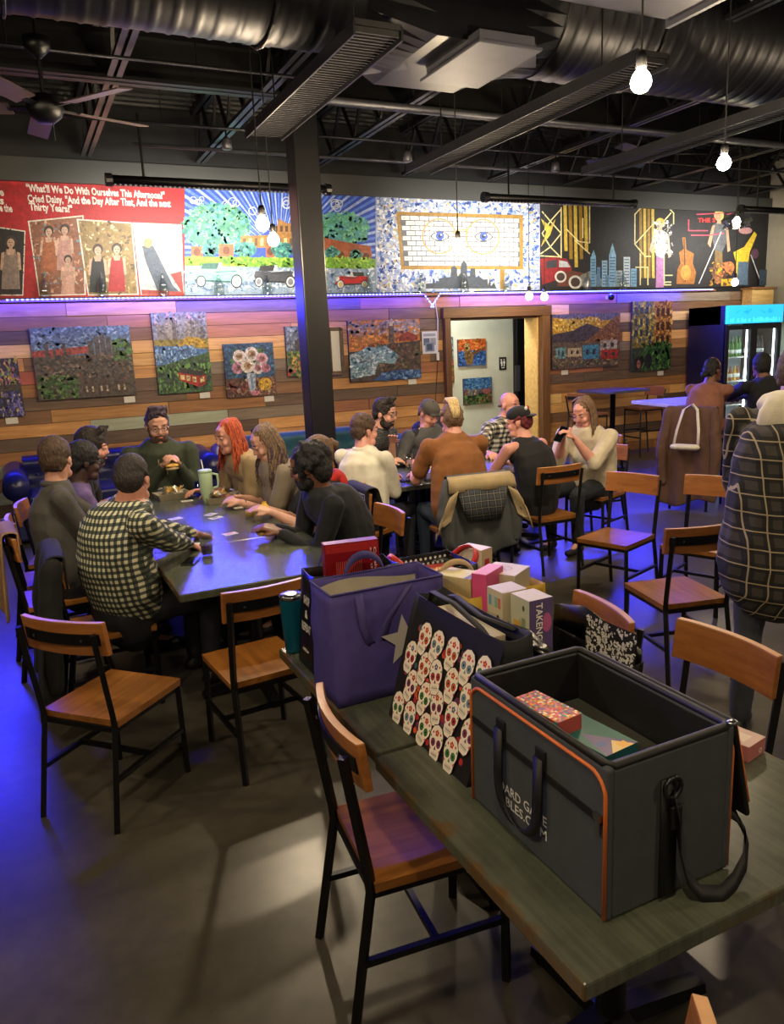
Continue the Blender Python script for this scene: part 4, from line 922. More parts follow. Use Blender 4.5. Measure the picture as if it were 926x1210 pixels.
NM = {'bt_green': 'green', 'bt_dark': 'dark', 'bt_amber': 'amber', 'bt_gold': 'golden', 'bt_white': 'white', 'bt_teal': 'teal'}
for z, k, ms in specs:
    nmk = {'wine': 'wine bottle', 'beer': 'beer bottle', 'can': 'drink can'}[k]; sh = {1.44: 'top', 1.06: 'second', .68: 'third', .24: 'bottom'}[z]
    for i, m in enumerate(ms):
        x = fx0+.14+(FRW-.34)*i/(len(ms)-1)
        x += .05 if i > 5 else (-.02 if i == 5 else 0)
        key = (k, m)
        if key not in BT: BT[key] = bottle_mesh(k)
        t = thing(nmk.replace(' ', '_'), '%s %s on the %s shelf of the fridge' % (NM[m], nmk, sh), 'can' if k == 'can' else 'bottle', (x, fy0+.22, z if z > .3 else .241), 0, 'drinks in the fridge')
        obj('body', BT[key], m, t)
        r = {'wine': .0388, 'beer': .0308, 'can': .0346}[k]
        if ('l', k) not in BT: BT[('l', k)] = MB().lathe([(r, .05), (r, .11)], n=12).mesh('paper_label', True)
        obj('paper_label', BT[('l', k)], 'bt_lbl' if m != 'bt_white' else 'bt_teal', t)
# ------------------------------------------------------------------ furniture
wood('seat_wood', '#70441a', '#a2692e', 1, .33, bump=.05)
wood('back_wood', '#7d4a20', '#a86c36', 0, .36, bump=.05)
mat('back_edge', '#b98a58', .4, var=.2, stretch=(1, 1, 20))
mat('frame_black', '#08080a', .42, .2, var=.2)
def table_mat():
    t = NT('table_paint'); t.set(Roughness=.23); mp = t.coords('Object', (1, 1, 1))
    n = t.node('ShaderNodeTexNoise', i_Scale=3.0, i_Detail=7.0, i_Roughness=.65); t.link(mp, 0, n, 0)
    mp2 = t.coords('Object', (30, 1.5, 1)); n2 = t.node('ShaderNodeTexNoise', i_Scale=2.2, i_Detail=5.0); t.link(mp2, 0, n2, 0)
    r = t.ramp(n, 0, [(.3, '#3f4236'), (.55, '#505446'), (.75, '#5d6152')])
    g = t.ramp(n2, 0, [(.3, (.80,)*3), (.7, (1.12,)*3)]); c = t.mix((r, 0), (g, 0), 1.0, 'MULTIPLY')
    # brown wear close to the edges (|x| or |y| near .455)
    sx = t.node('ShaderNodeSeparateXYZ'); tc = t.node('ShaderNodeTexCoord'); t.link(tc, 'Object', sx, 0)
    ax = t.node('ShaderNodeMath', operation='ABSOLUTE'); t.link(sx, 0, ax, 0); ay = t.node('ShaderNodeMath', operation='ABSOLUTE'); t.link(sx, 1, ay, 0)
    mx = t.node('ShaderNodeMath', operation='MAXIMUM'); t.link(ax, 0, mx, 0); t.link(ay, 0, mx, 1)
    n3 = t.node('ShaderNodeTexNoise', i_Scale=9.0, i_Detail=6.0); t.link(mp, 0, n3, 0)
    ad = t.node('ShaderNodeMath', operation='MULTIPLY_ADD', i_1=.16); t.link(n3, 0, ad, 0); t.link(mx, 0, ad, 2)
    rr = t.ramp(ad, 0, [(.535, (0, 0, 0)), (.56, (1, 1, 1))]); c = t.mix(c, '#5a4426', (rr, 0)); t.base(c)
    t.bump(n2, 0, .10, .002)
table_mat()
mat('white_top', '#b8b4b8', .3, var=.05)
mat('blue_top', '#56586a', .22, var=.1, stretch=(1, 10, 1))
def make_chair(label, hs=.452, group='wood and metal chairs', name='dining_chair', hb=.875, armless=True):
    t = thing(name, label, 'chair', (0, 0, 0), 0, group); k = hs-.452; w, d = .392, .416
    rows = []
    for j in range(9):
        v = j/8; row = []
        for i in range(9):
            u = i/8; dip = .010*max(0, 1-((u-.5)/.46)**2)*max(0, 1-((v-.45)/.5)**2)
            row.append(((u-.5)*w, (v-.5)*d, hs-dip))
        rows.append(row)
    mb = MB().grid(rows); low = [[(p[0]*.985, p[1]*.985, hs-.03) for p in r] for r in rows]
    mb.grid([list(reversed(r)) for r in low])
    per = [(0, i) for i in range(9)]+[(j, 8) for j in range(1, 9)]+[(8, i) for i in range(7, -1, -1)]+[(j, 0) for j in range(7, 0, -1)]
    mb.grid([[low[j][i] for j, i in per], [rows[j][i] for j, i in per]], True)
    obj('seat', mb, 'seat_wood', t, bevel=.004)
    for s in (-1, 1):
        obj('rear_leg', MB().tube([(s*.193, -.288, 0), (s*.182, -.215, hs-.03), (s*.183, -.218, hs+.02), (s*.187, -.272, hb-.035)], .0155, 4), 'frame_black', t)
        obj('front_leg', MB().tube([(s*.193, .188, 0), (s*.185, .19, hs-.03)], .0155, 4), 'frame_black', t)
        obj('stretcher', MB().bar((s*.19, -.252, .21+k*.6), (s*.19, .19, .21+k*.6), .018, .02), 'frame_black', t)
        obj('seat_rail', MB().bar((s*.175, -.205, hs-.042), (s*.175, .19, hs-.042), .02, .022), 'frame_black', t)
    obj('cross_bar', MB().bar((-.19, -.03, .21+k*.6), (.19, -.03, .21+k*.6), .018, .02), 'frame_black', t)
    obj('seat_rail', MB().bar((-.18, .185, hs-.042), (.18, .185, hs-.042), .02, .022), 'frame_black', t); obj('seat_rail', MB().bar((-.18, -.205, hs-.042), (.18, -.205, hs-.042), .02, .022), 'frame_black', t)
    if k > .1: obj('footrest', MB().bar((-.19, .19, .3), (.19, .19, .3), .02, .02), 'frame_black', t)
    def curve(u): return .030*(u*u)-.018
    def panel(z0, z1, y0, y1, th, hw, n=10):
        mb = MB(); R = []
        for zz, yb in ((z0, y0), (z1, y1)):
            R.append([(hw*(-1+2*i/n), yb+curve(-1+2*i/n)+th, zz) for i in range(n+1)]+[(hw*(1-2*i/n), yb+curve(1-2*i/n), zz) for i in range(n+1)])
        mb.grid(R, True); m = len(R[0]); mb.f.append(tuple(range(m-1, -1, -1))); mb.f.append(tuple(range(m, 2*m))); mb.c += [mb.cur]*2; return mb
    bk = obj('backrest', panel(hb-.14, hb, -.232, -.250, .024, .205), 'back_wood', t, bevel=.003)
    obj('top_edge', panel(hb-.0005, hb+.0015, -.250, -.250, .022, .203), 'back_edge', bk)
    obj('back_strap', panel(hb-.092, hb-.045, -.248, -.253, .006, .186), 'frame_black', t)
    bolt = MB().lathe([(.006, 0), (.006, .003), (.002, .004)], n=8, axis=(0, -1, 0))
    for s in (-1, 1): obj('bolt', bolt, 'chrome', t, loc=(s*.12, -.262, hb-.068))
    return t
CH = {}
def chair(x, y, rz, label, kind='dining'):
    key = kind
    if key not in CH:
        CH[key] = make_chair(label) if kind == 'dining' else make_chair(label, .76, 'bar chairs', 'bar_chair', 1.06); t = CH[key]
    else: t = copy_tree(CH[key])
    t.location = (x, y, 0); t.rotation_euler = (0, 0, rz); t['label'] = label; return t
H2 = math.pi/2
chair(.204, 3.328, -.816, 'empty wooden chair angled alone in front of the plaid-shirted man')
chair(.846, 3.371, .089, 'empty wooden chair drawn up to the end of the long table')
chair(.917, 1.849, -1.672, 'empty wooden chair tucked under the near table by the skull bag')
chair(3.746, 4.153, 1.902, 'empty wooden chair standing in the blue-lit aisle')
chair(4.083, 3.698, 1.955, 'wooden chair behind the standing person in the plaid jacket')
chair(3.185, 3.051, -.246, 'wooden chair with its back strap showing, beside the plaid jacket')
chair(1.66, 2.195, 1.384, 'wooden chair tucked to the table by the black and white patterned bag')
chair(1.79, 1.700, 1.573, 'wooden chair at the table behind the open carrier bag')
chair(3.812, 5.10, -.04, 'wooden chair under the person in the black tank top')
chair(2.98, 5.02, -.12, 'wooden chair under the person in the brown shirt, jacket on its back')
chair(4.70, 5.50, 1.92, 'wooden chair under the woman in the cream sweater')
chair(5.25, 6.2, 1.3, 'wooden chair standing behind the cream-sweatered woman')
chair(1.775, 4.265, 1.571, 'wooden chair behind the person in the dark navy sweater')
chair(.30, 4.30, -1.55, 'wooden chair under the plaid-shirted man, dark coat on its back')
chair(.08, 5.04, -1.50, 'wooden chair under the person in the grey fleece')
chair(.08, 5.53, -1.5, 'wooden chair under the person in the purple top')
chair(.14, 6.06, -1.75, 'wooden chair under the bearded man in the black shirt')
chair(1.76, 6.02, 1.70, 'wooden chair under the woman with orange hair')
chair(1.80, 5.47, 1.62, 'wooden chair under the woman with long wavy hair')
chair(1.86, 4.93, 1.55, 'wooden chair under the person with the curly bun')
chair(2.34, 5.48, -1.05, 'wooden chair under the person in the white shirt')
chair(2.90, 6.78, 3.75, 'wooden chair under the bearded man with glasses at the short table')
chair(3.62, 6.84, 3.25, 'wooden chair under the man in the flat cap')
chair(4.46, 6.86, 3.3, 'wooden chair under the bald man')
chair(.516, .733, .75, 'wooden chair by the near end of the square table, only its back corner showing')
chair(6.55, 6.0, -1.15, 'bar chair draped with a long brown coat', 'bar')
chair(6.95, 5.45, -.45, 'bar chair draped with a tan jacket', 'bar')
chair(8.72, 9.12, 1.5, 'tall bar chair beside the blue-topped high table', 'bar')
chair(7.55, 9.0, -1.5, 'tall bar chair between the doorway and the blue-topped high table', 'bar')
# tables
def make_table(label, h=.75, w=.91, d=.91, top='table_paint', name='square_table', group='square tables'):
    t = thing(name, label, 'table', (0, 0, 0), 0, group)
    obj('table_top', MB().box((0, 0, h-.02), (w, d, .04)), top, t, bevel=.006)
    obj('pedestal', MB().lathe([(.045, .06), (.04, .1), (.04, h-.05), (.09, h-.045), (.09, h-.04)], n=16), 'frame_black', t, True)
    for k in range(4):
        a = k*H2+.785*0; R = Matrix.Rotation(a, 3, 'Z')
        mb = MB(); vs = [R @ Vector(v) for v in ((.03, -.035, .035), (.03, .035, .035), (.03, .03, .085), (.03, -.03, .085), (.33, -.03, .0), (.33, .03, .0), (.33, .025, .03), (.33, -.025, .03))]
        mb.add(vs, [(0, 3, 2, 1), (4, 5, 6, 7), (0, 1, 5, 4), (1, 2, 6, 5), (2, 3, 7, 6), (3, 0, 4, 7)]); obj('base_foot', mb, 'frame_black', t)
    return t
tb = make_table('worn grey-green square table under the open carrier bag', d=.893, w=.938); tb.location = (1.231, 1.3515, 0)
tb2 = copy_tree(tb); tb2.location = (1.243, 2.262, 0); tb2['label'] = 'worn grey-green square table under the purple tote bag'
LT = ['worn grey table with the drinks glasses, next to the angled empty chair', 'worn grey table between the navy sweater and grey fleece', 'worn grey table under the pale green tumbler and food trays']
for i, lb in enumerate(LT):
    o = copy_tree(tb); o.location = (1.035, 4.055+i*.897, 0); o['label'] = lb
for i, lb in enumerate(('worn grey table in front of the person in the white shirt', 'worn grey table in front of the bald man')):
    o = copy_tree(tb); o.location = (3.10+i*.942, 5.90, 0); o['label'] = lb
ht = make_table('tall table with a glossy blue-lit top beside the plank wall', 1.07, .76, .76, 'blue_top', 'high_table', 'high tables'); ht.location = (8.1, 9.1, 0)
wt = make_table('tall table with a pale top and white edge by the woman in pink-brown', 1.05, .9, .9, 'white_top', 'high_table', 'high tables'); wt.location = (7.32, 6.95, 0); wt.rotation_euler = (0, 0, -.15)
# ------------------------------------------------------------------ things on the long table
mat('foil', '#b8b4a8', .3, .6, var=.3, scale=30, bump=.8, bscale=50); mat('kraft', '#a8906a', .7, var=.1); mat('basket_tray', '#8a8068', .6); mat('fries', '#c8a048', .6, var=.3, scale=40)
mat('tumbler_green', '#a9c09a', .4, var=.04); mat('beer', '#2a0b08', .1, var=.1); mat('teal_steel', '#0e5c74', .3, .5, var=.08); mat('phone_black', '#0a0a0c', .15); mat('straw', '#dfe0d8', .4); mat('yellow_cup', '#d8b030', .5)
glass('glass_blue', (.45, .5, .95)); glass('glass_clear', (.93, .95, .96))
TZ = .7505
def tray(p, rz, label, foil_h):
    t = thing('food_tray', label, 'food tray', (p.x, p.y, TZ), rz)
    mb = MB(); a = [(-.11, -.075), (.11, -.075), (.11, .075), (-.11, .075)]; b = [(x*1.2, y*1.25) for x, y in a]
    mb.grid([[(x, y, .0) for x, y in a], [(x, y, .05) for x, y in b], [(x*.97, y*.97, .05) for x, y in b], [(x*.97, y*.97, .004) for x, y in a]], True); mb.f.append((0, 1, 2, 3)); mb.c.append(mb.cur); mb.f.append((12, 13, 14, 15)); mb.c.append(mb.cur)
    obj('tray', mb, 'basket_tray', t)
    r = random.Random(int(p.x*1000)); fm = MB()
    for k in range(26):
        c = Vector((r.uniform(-.1, .1), r.uniform(-.07, .07), .045+r.uniform(0, foil_h))); s = r.uniform(.02, .045); q = [c+Vector((r.uniform(-s, s), r.uniform(-s, s), r.uniform(-s*.7, s*.7))) for _ in range(4)]
        fm.add(q, [(0, 1, 2), (0, 2, 3), (0, 3, 1), (1, 3, 2)])
    obj('foil_paper', fm, 'foil', t, kind='stuff')
    fm = MB()
    for k in range(16):
        c = Vector((r.uniform(-.08, .06), r.uniform(-.05, .02), .06)); fm.bar(c, c+Vector((r.uniform(-.04, .04), r.uniform(-.03, .03), r.uniform(.01, .04))), .008, .008)
    obj('fries', fm, 'fries', t, kind='stuff'); return t
b1 = tray(onZ(203, 586, .77), .1, 'foil-lined food tray in front of the green hoodie', .04)
b2 = tray(onZ(264, 590, .77), -.2, 'open food basket with fries beside the pale green tumbler', .05)
p = onZ(253, 586, .75); p = Vector((1.20, 5.82, 0)); t = thing('handled_tumbler', 'pale green handled tumbler with a white straw on the long table', 'tumbler', (p.x, p.y, TZ))
obj('cup', MB().lathe([(.036, 0), (.037, .06), (.048, .09), (.052, .24), (.05, .245)], n=20), 'tumbler_green', t, True); obj('lid', MB().lathe([(.053, .24), (.053, .258), (.045, .262)], n=20), 'tumbler_green', t, True)
obj('handle', MB().tube([(.046, -.0, .11), (.09, 0, .12), (.095, 0, .16), (.09, 0, .215), (.05, 0, .225)], .010, 8), 'tumbler_green', t, True); obj('straw', MB().tube([(-.01, 0, .25), (-.02, 0, .34)], .005, 6), 'straw', t)
def pint(p, label, fill, gm='glass_clear', h=.145):
    t = thing('pint_glass', label, 'glass', (p.x, p.y, TZ), 0)
    obj('glass', MB().lathe([(.030, 0), (.031, .006), (.042, h), (.0395, h), (.029, .01), (.0, .01)], n=20), gm, t, True)
    if fill: obj('drink', MB().lathe([(.0285, .011), (.0325, .055), (.002, .0555)], n=20), fill, t, True)
    return t
pint(onZ(216, 645, .75), 'empty pint glass on the long table', None); pint(onZ(245, 656, .75), 'pint glass with dark red drink on the long table', 'beer')
pint(Vector((1.22, 6.17, 0)), 'blue plastic cup beside the foil-lined tray', None, 'glass_blue', .12); pint(Vector((1.33, 5.10, 0)), 'low clear cup with a yellow wrapper in front of the curly bun', 'yellow_cup', h=.08)
def phone(p, rz, label):
    t = thing('phone', label, 'phone', (p.x, p.y, p.z), rz); obj('case', MB().box((0, 0, .005), (.075, .15, .009)), 'black_plastic', t, bevel=.004); obj('screen', MB().box((0, 0, .0099), (.068, .142, .0008)), 'phone_black', t)
phone(Vector((*onZ(226, 664, .75)[:2], TZ)), -.5, 'black phone at the corner of the long table'); phone(Vector((2.80, 5.70, TZ)), .3, 'black phone in front of the white shirt'); phone(Vector((3.02, 5.56, TZ)), 1.2, 'black phone beside the patterned black cup')
def pcard(p, rz, cols, label, n=1, sz=(.09, .063)):
    t = thing('playing_card', label, 'card', (p.x, p.y, TZ), rz, 'cards on the tables'); obj('card', MB().box((0, 0, .001), (sz[0], sz[1], .0016)), 'white_card', t)
    P = Paint(None); P.rect(-sz[0]*.42, -sz[1]*.42, sz[0]*.42, sz[1]*.42, cols[0]); P.rect(-sz[0]*.3, -sz[1]*.2, sz[0]*.2, sz[1]*.3, cols[1]); P.build('face_print', (0, 0, .0018), (1, 0, 0), (0, 1, 0), 'print', t)
for (x, y), rz, cs, lb in (((255, 612), .4, ('#c8c4b8', '#5a6a5a'), 'pale game card with a green picture on the long table'), ((249, 608), .7, ('#b8b8c0', '#8a8a90'), 'pale grey game card beside the green-pictured one'), ((284, 600), .1, ('#d8d0c0', '#c8c0b0'), 'cream game card in front of the wavy-haired woman'), ((272, 631), .2, ('#d0b8a8', '#b06a50'), 'game card with an orange picture near the navy sweater'), ((207, 613), .3, ('#c8c8cc', '#9a9aa0'), 'pale card behind the empty pint glass'), ((229, 644), 1.2, ('#c0bcb4', '#a0988a'), 'pale card between the two pint glasses'), ((221, 592), .0, ('#d4d0c8', '#b8b4ac'), 'pale card beside the orange-haired woman\'s hand')):
    pcard(onZ(x, y, .75), rz, cs, lb)
for q, rz, cs, lb in (((3.25, 6.05), .4, ('#5a5a8a', '#8a8ac0'), 'blue game sheet on the short table'), ((3.5, 5.85), -.2, ('#c8c8d0', '#6a6a9a'), 'white and blue game sheet on the short table'), ((4.15, 5.95), .2, ('#b8b0a4', '#8a6a5a'), 'tan game sheet in front of the bald man')): pcard(Vector((q[0], q[1], 0)), rz, cs, lb, sz=(.28, .2))
t = thing('keys', 'small bunch of keys beside the phone on the long table', 'keys', (*onZ(240, 662, .75)[:2], TZ)); obj('ring', MB().tube([(.018*math.cos(a), .018*math.sin(a), .004) for a in [k*.6283 for k in range(10)]], .002, 6, closed=True), 'chrome', t)
for a in (.3, 1.4): obj('key', MB().box((.035*math.cos(a), .035*math.sin(a), .003), (.045, .012, .003), a), 'chrome', t)
# standing card behind the plaid man
t = thing('menu_card', 'white and pink table tent behind the plaid-shirted man', 'card', (.68, 5.95, TZ), .2); obj('card', MB().box((0, 0, .06), (.10, .004, .12)), 'white_card', t)
P = Paint(None); P.rect(-.045, .02, .045, .055, '#c03a6a'); P.build('face_print', (0, -.0025, 0), (1, 0, 0), (0, 0, 1), 'print', t, (0, -1, 0))
# short-table cup with skull pattern
t = thing('travel_cup', 'black travel cup with white pattern on the short table', 'cup', (3.02, 5.74, TZ)); obj('cup', MB().lathe([(.036, 0), (.037, .005), (.042, .19), (.04, .2), (.02, .205)], n=18), 'black_plastic', t, True); obj('lid', MB().lathe([(.043, .19), (.043, .21), (.02, .225)], n=18), 'black_plastic', t, True); obj('straw', MB().tube([(0, 0, .21), (.015, -.01, .29)], .005, 6), 'straw', t)
pm = MB()
for k in range(22):
    a = k*2.4; z = .015+.105*((k*.37) % 1); r = .0405+z*.012
    pm.add([Vector((r*math.cos(a+dx), r*math.sin(a+dx), z+dz)) for dx, dz in ((-.25, 0), (.25, 0), (.3, .022), (-.3, .026))], [(0, 1, 2, 3)])
obj('pattern', pm, 'white_card', t, kind='stuff')
for (x, y), rz, lb in ((Vector((3.12, 6.18)), 0, 'tall clear glass in front of the bearded man with glasses'),): pint(Vector((x, y, 0)), lb, None, h=.15)
# white cup at the far high table
t = thing('paper_cup', 'white paper cup with a dark lid on the far high table', 'cup', (7.52, 6.62, 1.0505)); obj('cup', MB().lathe([(.03, 0), (.04, .11), (.035, .112)], n=16), 'white_card', t, True); obj('lid', MB().lathe([(.042, .108), (.042, .122), (.03, .128)], n=16), 'black_plastic', t, True)
# ------------------------------------------------------------------ bags and boxes on the near tables
def loop(x0, y0, x1, y1, n):
    P = []
    for k in range(n): P.append((x0+(x1-x0)*k/n, y0))
    for k in range(n): P.append((x1, y0+(y1-y0)*k/n))
    for k in range(n): P.append((x1-(x1-x0)*k/n, y1))
    for k in range(n): P.append((x0, y1-(y1-y0)*k/n))
    return P
def soft_bag(name, parent, b, t_, z0, z1, m, bulge=.012, wr=.004, n=6, nv=8, th=.004, seed=0, sag=.0, part='body', flatx=None):
    """open-topped fabric shell from bottom rectangle b to top rectangle t_"""
    lb, lt = loop(*b, n), loop(*t_, n); rows = []; cx, cy = (b[0]+b[2])/2, (b[1]+b[3])/2
    for j in range(nv+1):
        v = j/nv; row = []
        for k, ((xa, ya), (xb, yb)) in enumerate(zip(lb, lt)):
            x, y = xa+(xb-xa)*v, ya+(yb-ya)*v; u = (k % n)/n; s = math.sin(u*math.pi)*math.sin(min(v, .98)*math.pi)*bulge
            side = k//n; dx, dy = ((0, -1), (1, 0), (0, 1), (-1, 0))[side]
            q = mnoise.noise(Vector((x*9+seed, y*9, v*4)))*wr
            if flatx is not None and side == flatx: s = q = 0
            z = z0+(z1-z0)*v - sag*math.sin(u*math.pi)*max(0, v-.6)/.4
            row.append((x+dx*(s+q), y+dy*(s+q), z))
        rows.append(row)
    mb = MB().grid(rows, True); mb.f.append(tuple(range(len(lb)-1, -1, -1))); mb.c.append(mb.cur)
    o = obj(part, mb, m, parent, True); s = o.modifiers.new('solid', 'SOLIDIFY'); s.thickness = th; s.offset = -1
    return o
def strap(parent, pts, w_, m, part='handle', th=.003, up=(1, 0, 0)):
    """flat webbing along pts; `up` is the width direction"""
    P = [Vector(p) for p in pts]; U = Vector(up).normalized(); rows = []
    for p in P: rows.append([p-U*w_/2, p+U*w_/2])
    o = obj(part, MB().grid(rows), m, parent, True); s = o.modifiers.new('solid', 'SOLIDIFY'); s.thickness = th; s.offset = 0; return o
def arch(a, b, h, n=12, out=(0, 0, 0)):
    a, b, out = Vector(a), Vector(b), Vector(out); P = []
    for k in range(n+1):
        u = k/n; P.append(a+(b-a)*(.5-.5*math.cos(u*math.pi))+Vector((0, 0, h*math.sin(u*math.pi)))+out*math.sin(u*math.pi))
    return P
mat('purple_cloth', '#3d3374', .75, var=.12, scale=25, bump=.15, bscale=300); mat('purple_strap', '#352c66', .75); mat('cream_lining', '#a9a08a', .8); mat('black_vinyl', '#0b0b0d', .3, var=.3, scale=6, bump=.3, bscale=14); mat('black_cloth', '#0a0a0b', .75, var=.2)
mat('carrier_grey', '#3a3e42', .8, var=.1, scale=20, bump=.12, bscale=400); mat('carrier_lining', '#101012', .55, var=.3, scale=8, bump=.5, bscale=9); mat('orange_piping', '#c8692c', .5); mat('red_strap', '#c02a26', .5); mat('yellow_cloth', '#b89412', .6)
mat('matte_black', '#070708', .6)
# carrier ---------------------------------------------------------------
X0, X1, Y0, Y1, Z0, Z1 = .895, 1.228, 1.0, 1.492, .7515, 1.082
t = thing('game_carrier_bag', 'large grey zip-open carrier bag with orange piping on the near table', 'bag', (X0, Y0, Z0)); W3, D3, H3 = X1-X0, Y1-Y0, Z1-Z0; car_ = t
def slab(x0, y0, z0, x1, y1, z1): return MB().box(((x0+x1)/2, (y0+y1)/2, (z0+z1)/2), (x1-x0, y1-y0, z1-z0))
obj('left_wall', slab(0, 0, 0, .018, D3, H3), 'carrier_grey', t, bevel=.008, seg=3); obj('right_wall', slab(W3-.018, 0, 0, W3, D3, H3), 'carrier_grey', t, bevel=.008, seg=3)
obj('end_wall', slab(.016, .001, .002, W3-.016, .019, H3-.004), 'carrier_grey', t, bevel=.006); obj('end_wall', slab(.016, D3-.019, .002, W3-.016, D3-.001, H3-.004), 'carrier_grey', t, bevel=.006); obj('floor_panel', slab(.01, .01, .001, W3-.01, D3-.01, .016), 'carrier_grey', t)
ln = MB()
for a, b in (((.0185, .02), (.0185, D3-.02)), ((W3-.0185, D3-.02), (W3-.0185, .02)), ((W3-.02, .0195), (.02, .0195)), ((.02, D3-.0195), (W3-.02, D3-.0195))):
    rows = []
    for j in range(7):
        row = []
        for k in range(15):
            u = k/14; x, y = a[0]+(b[0]-a[0])*u, a[1]+(b[1]-a[1])*u; w_ = .004+.008*abs(mnoise.noise(Vector((x*20, y*20, j*.8)))); ix = 1 if a[0] < .1 and b[0] < .1 else (-1 if a[0] > .2 and b[0] > .2 else 0); iy = 0 if ix else (1 if a[1] < .1 else -1)
            row.append((x+ix*w_, y+iy*w_, .018+(H3-.024)*j/6))
        rows.append(row)
    ln.grid(rows)
obj('lining', ln, 'carrier_lining', t, True)
rim = [(.009, .02, H3), (.009, D3-.02, H3+.002), (.02, D3-.009, H3), (W3-.02, D3-.009, H3), (W3-.009, D3-.02, H3), (W3-.009, .02, H3), (W3-.02, .009, H3), (.02, .009, H3)]
obj('rim_zip', MB().tube(rim, .009, 8, closed=True), 'matte_black', t, True)
def rr(x, a0, a1, b0, b1, r, n=6):
    P = [(x, a0, b0)]
    for k in range(n+1): q = math.pi-k*H2/n; P.append((x, a0+r+r*math.cos(q), b1-r+r*math.sin(q)))
    for k in range(n+1): q = H2-k*H2/n; P.append((x, a1-r+r*math.cos(q), b1-r+r*math.sin(q)))
    P.append((x, a1, b0)); return P
obj('piping', MB().tube(rr(-.001, .006, D3-.006, .004, H3-.018, .045), .0042, 8), 'orange_piping', t, True); obj('piping', MB().tube(rr(W3+.001, .006, D3-.006, .004, H3-.018, .045), .0042, 8), 'orange_piping', t, True)
obj('pocket_zip', MB().bar((-.0015, .012, .215), (-.0015, D3-.012, .222), .004, .016, (0, 0, 1)), 'matte_black', t)
pu = obj('zip_pull', MB().box((-.006, .022, .200), (.004, .014, .034)), 'chrome', t, bevel=.003); obj('slider', MB().box((-.006, .022, .223), (.007, .02, .014)), 'chrome', pu)
obj('rim_slider', MB().ball((W3-.006, .004, H3+.008), (.014, .011, .006), 10, 6), 'chrome', t, True)
for ya, yb in ((.205, .355),):
    q = [(-.010, ya, H3-.075)]+[(-.013, ya+(yb-ya)*(.5-.5*math.cos(a)), .150-.105*math.sin(a)**.7) for a in [math.pi*k/12 for k in range(13)]]+[(-.010, yb, H3-.075)]
    strap(t, q, .03, 'matte_black', 'carry_handle', .005, (0, 1, 0))
    for yy in (ya, yb): obj('handle_patch', slab(-.006, yy-.018, H3-.10, .0, yy+.018, H3-.055), 'matte_black', t, bevel=.003)
for tx_, z_ in (('BOARD GAME', .062), ('TABLES.COM', .030)):
    P = Paint(None); P.text(tx_, .085, z_, .2, .024, '#d8d8d4', .01); P.build('lettering', (-.0008, D3-.02, .035), (0, -1, 0), (0, 0, 1), 'print', t, (-1, 0, 0))
for a_, h_ in ((.085, .014), (.095, .010)):
    P = Paint(None); P.rect(a_, .108, a_+.005, .108+h_, '#d8d8d4'); P.build('logo_mark', (-.0008, D3-.02, .035), (0, -1, 0), (0, 0, 1), 'print', t, (-1, 0, 0))
strap(t, [(.15, -.004, H3-.06), (.15, -.006, .16), (.15, -.006, .01)], .042, 'matte_black', 'end_webbing', .004, (1, 0, 0))
obj('d_ring', MB().tube([(.15+.022*math.cos(a), -.014, H3-.075+.022*math.sin(a)) for a in [k*.6283 for k in range(10)]], .005, 6, closed=True), 'black_plastic', t, True); obj('buckle', MB().box((.158, -.016, .19), (.03, .012, .05)), 'black_plastic', t, bevel=.004)
strap(t, [(.155, -.014, H3-.09), (.165, -.018, .19), (.17, -.016, .12), (.185, -.025, .05), (.215, -.035, .008), (.25, -.055, .006), (.30, -.045, .012), (.345, -.03, .03), (.385, .0, .06), (.395, .04, .085), (.375, .06, .1), (W3+.012, .08, .115)], .035, 'matte_black', 'shoulder_strap', .003, (.35, .55, .5))
lid = MB(); lid.box((0, 0, 0), (.014, D3-.06, .25)); lo = obj('lid', lid, 'matte_black', t, loc=(W3+.052, D3/2-.01, H3-.125), rot=(0, -.24, 0), bevel=.006)
obj('lid_piping', MB().tube([(.008, -(D3-.06)/2+.008, .11), (.008, -(D3-.06)/2+.004, -.09), (.008, -(D3-.06)/2+.03, -.12), (.008, (D3-.06)/2-.03, -.12)], .0035, 6), 'orange_piping', lo, True)
def gamebox(name, label, loc, dims, rz, base, prints, matn='print', tilt=(0, 0)):
    t = thing(name, label, 'game box', loc, (tilt[0], tilt[1], rz)); w_, d_, h_ = dims; mn = 'gb_'+base.strip('#')
    if mn not in MT: mat(mn, base, .45, var=.06)
    obj('box_body', MB().box((0, 0, h_/2), (w_, d_, h_)), mn, t, bevel=.002)
    F = {'top': ((-w_/2, -d_/2, h_), (1, 0, 0), (0, 1, 0), w_, d_), 'front': ((-w_/2, -d_/2, 0), (1, 0, 0), (0, 0, 1), w_, h_), 'left': ((-w_/2, d_/2, 0), (0, -1, 0), (0, 0, 1), d_, h_)}
    for k, fn in prints.items():
        O, U, V, a, b = F[k]; P = Paint(None); fn(P, a, b); P.build(k+'_print', O, U, V, matn, t)
    return t
def patch(P, a, b):
    P.rect(0, 0, a, b, '#b89a7a'); n = 12; cs = ['#c8403a', '#e0a03a', '#d86a8a', '#7a5a9a', '#e8d0b0', '#4a8a8a', '#8a3a4a', '#c86a3a']
    by = {}
    for i in range(n):
        for j in range(max(3, int(n*b/a))):
            m = max(3, int(n*b/a)); by.setdefault(rn.choice(cs), []).append([(a*i/n, b*j/m), (a*(i+1)/n, b*j/m), (a*(i+1)/n, b*(j+1)/m), (a*i/n, b*(j+1)/m)])
    for c, q in by.items(): P.many(q, c)
def patch_side(P, a, b): patch(P, a, b); P.text('DECK', a*.12, b*.2, a*.6, b*.5, '#1a1a1a', .06); P.text('DECK', a*.13, b*.24, a*.58, b*.46, '#f0d84a', .03)
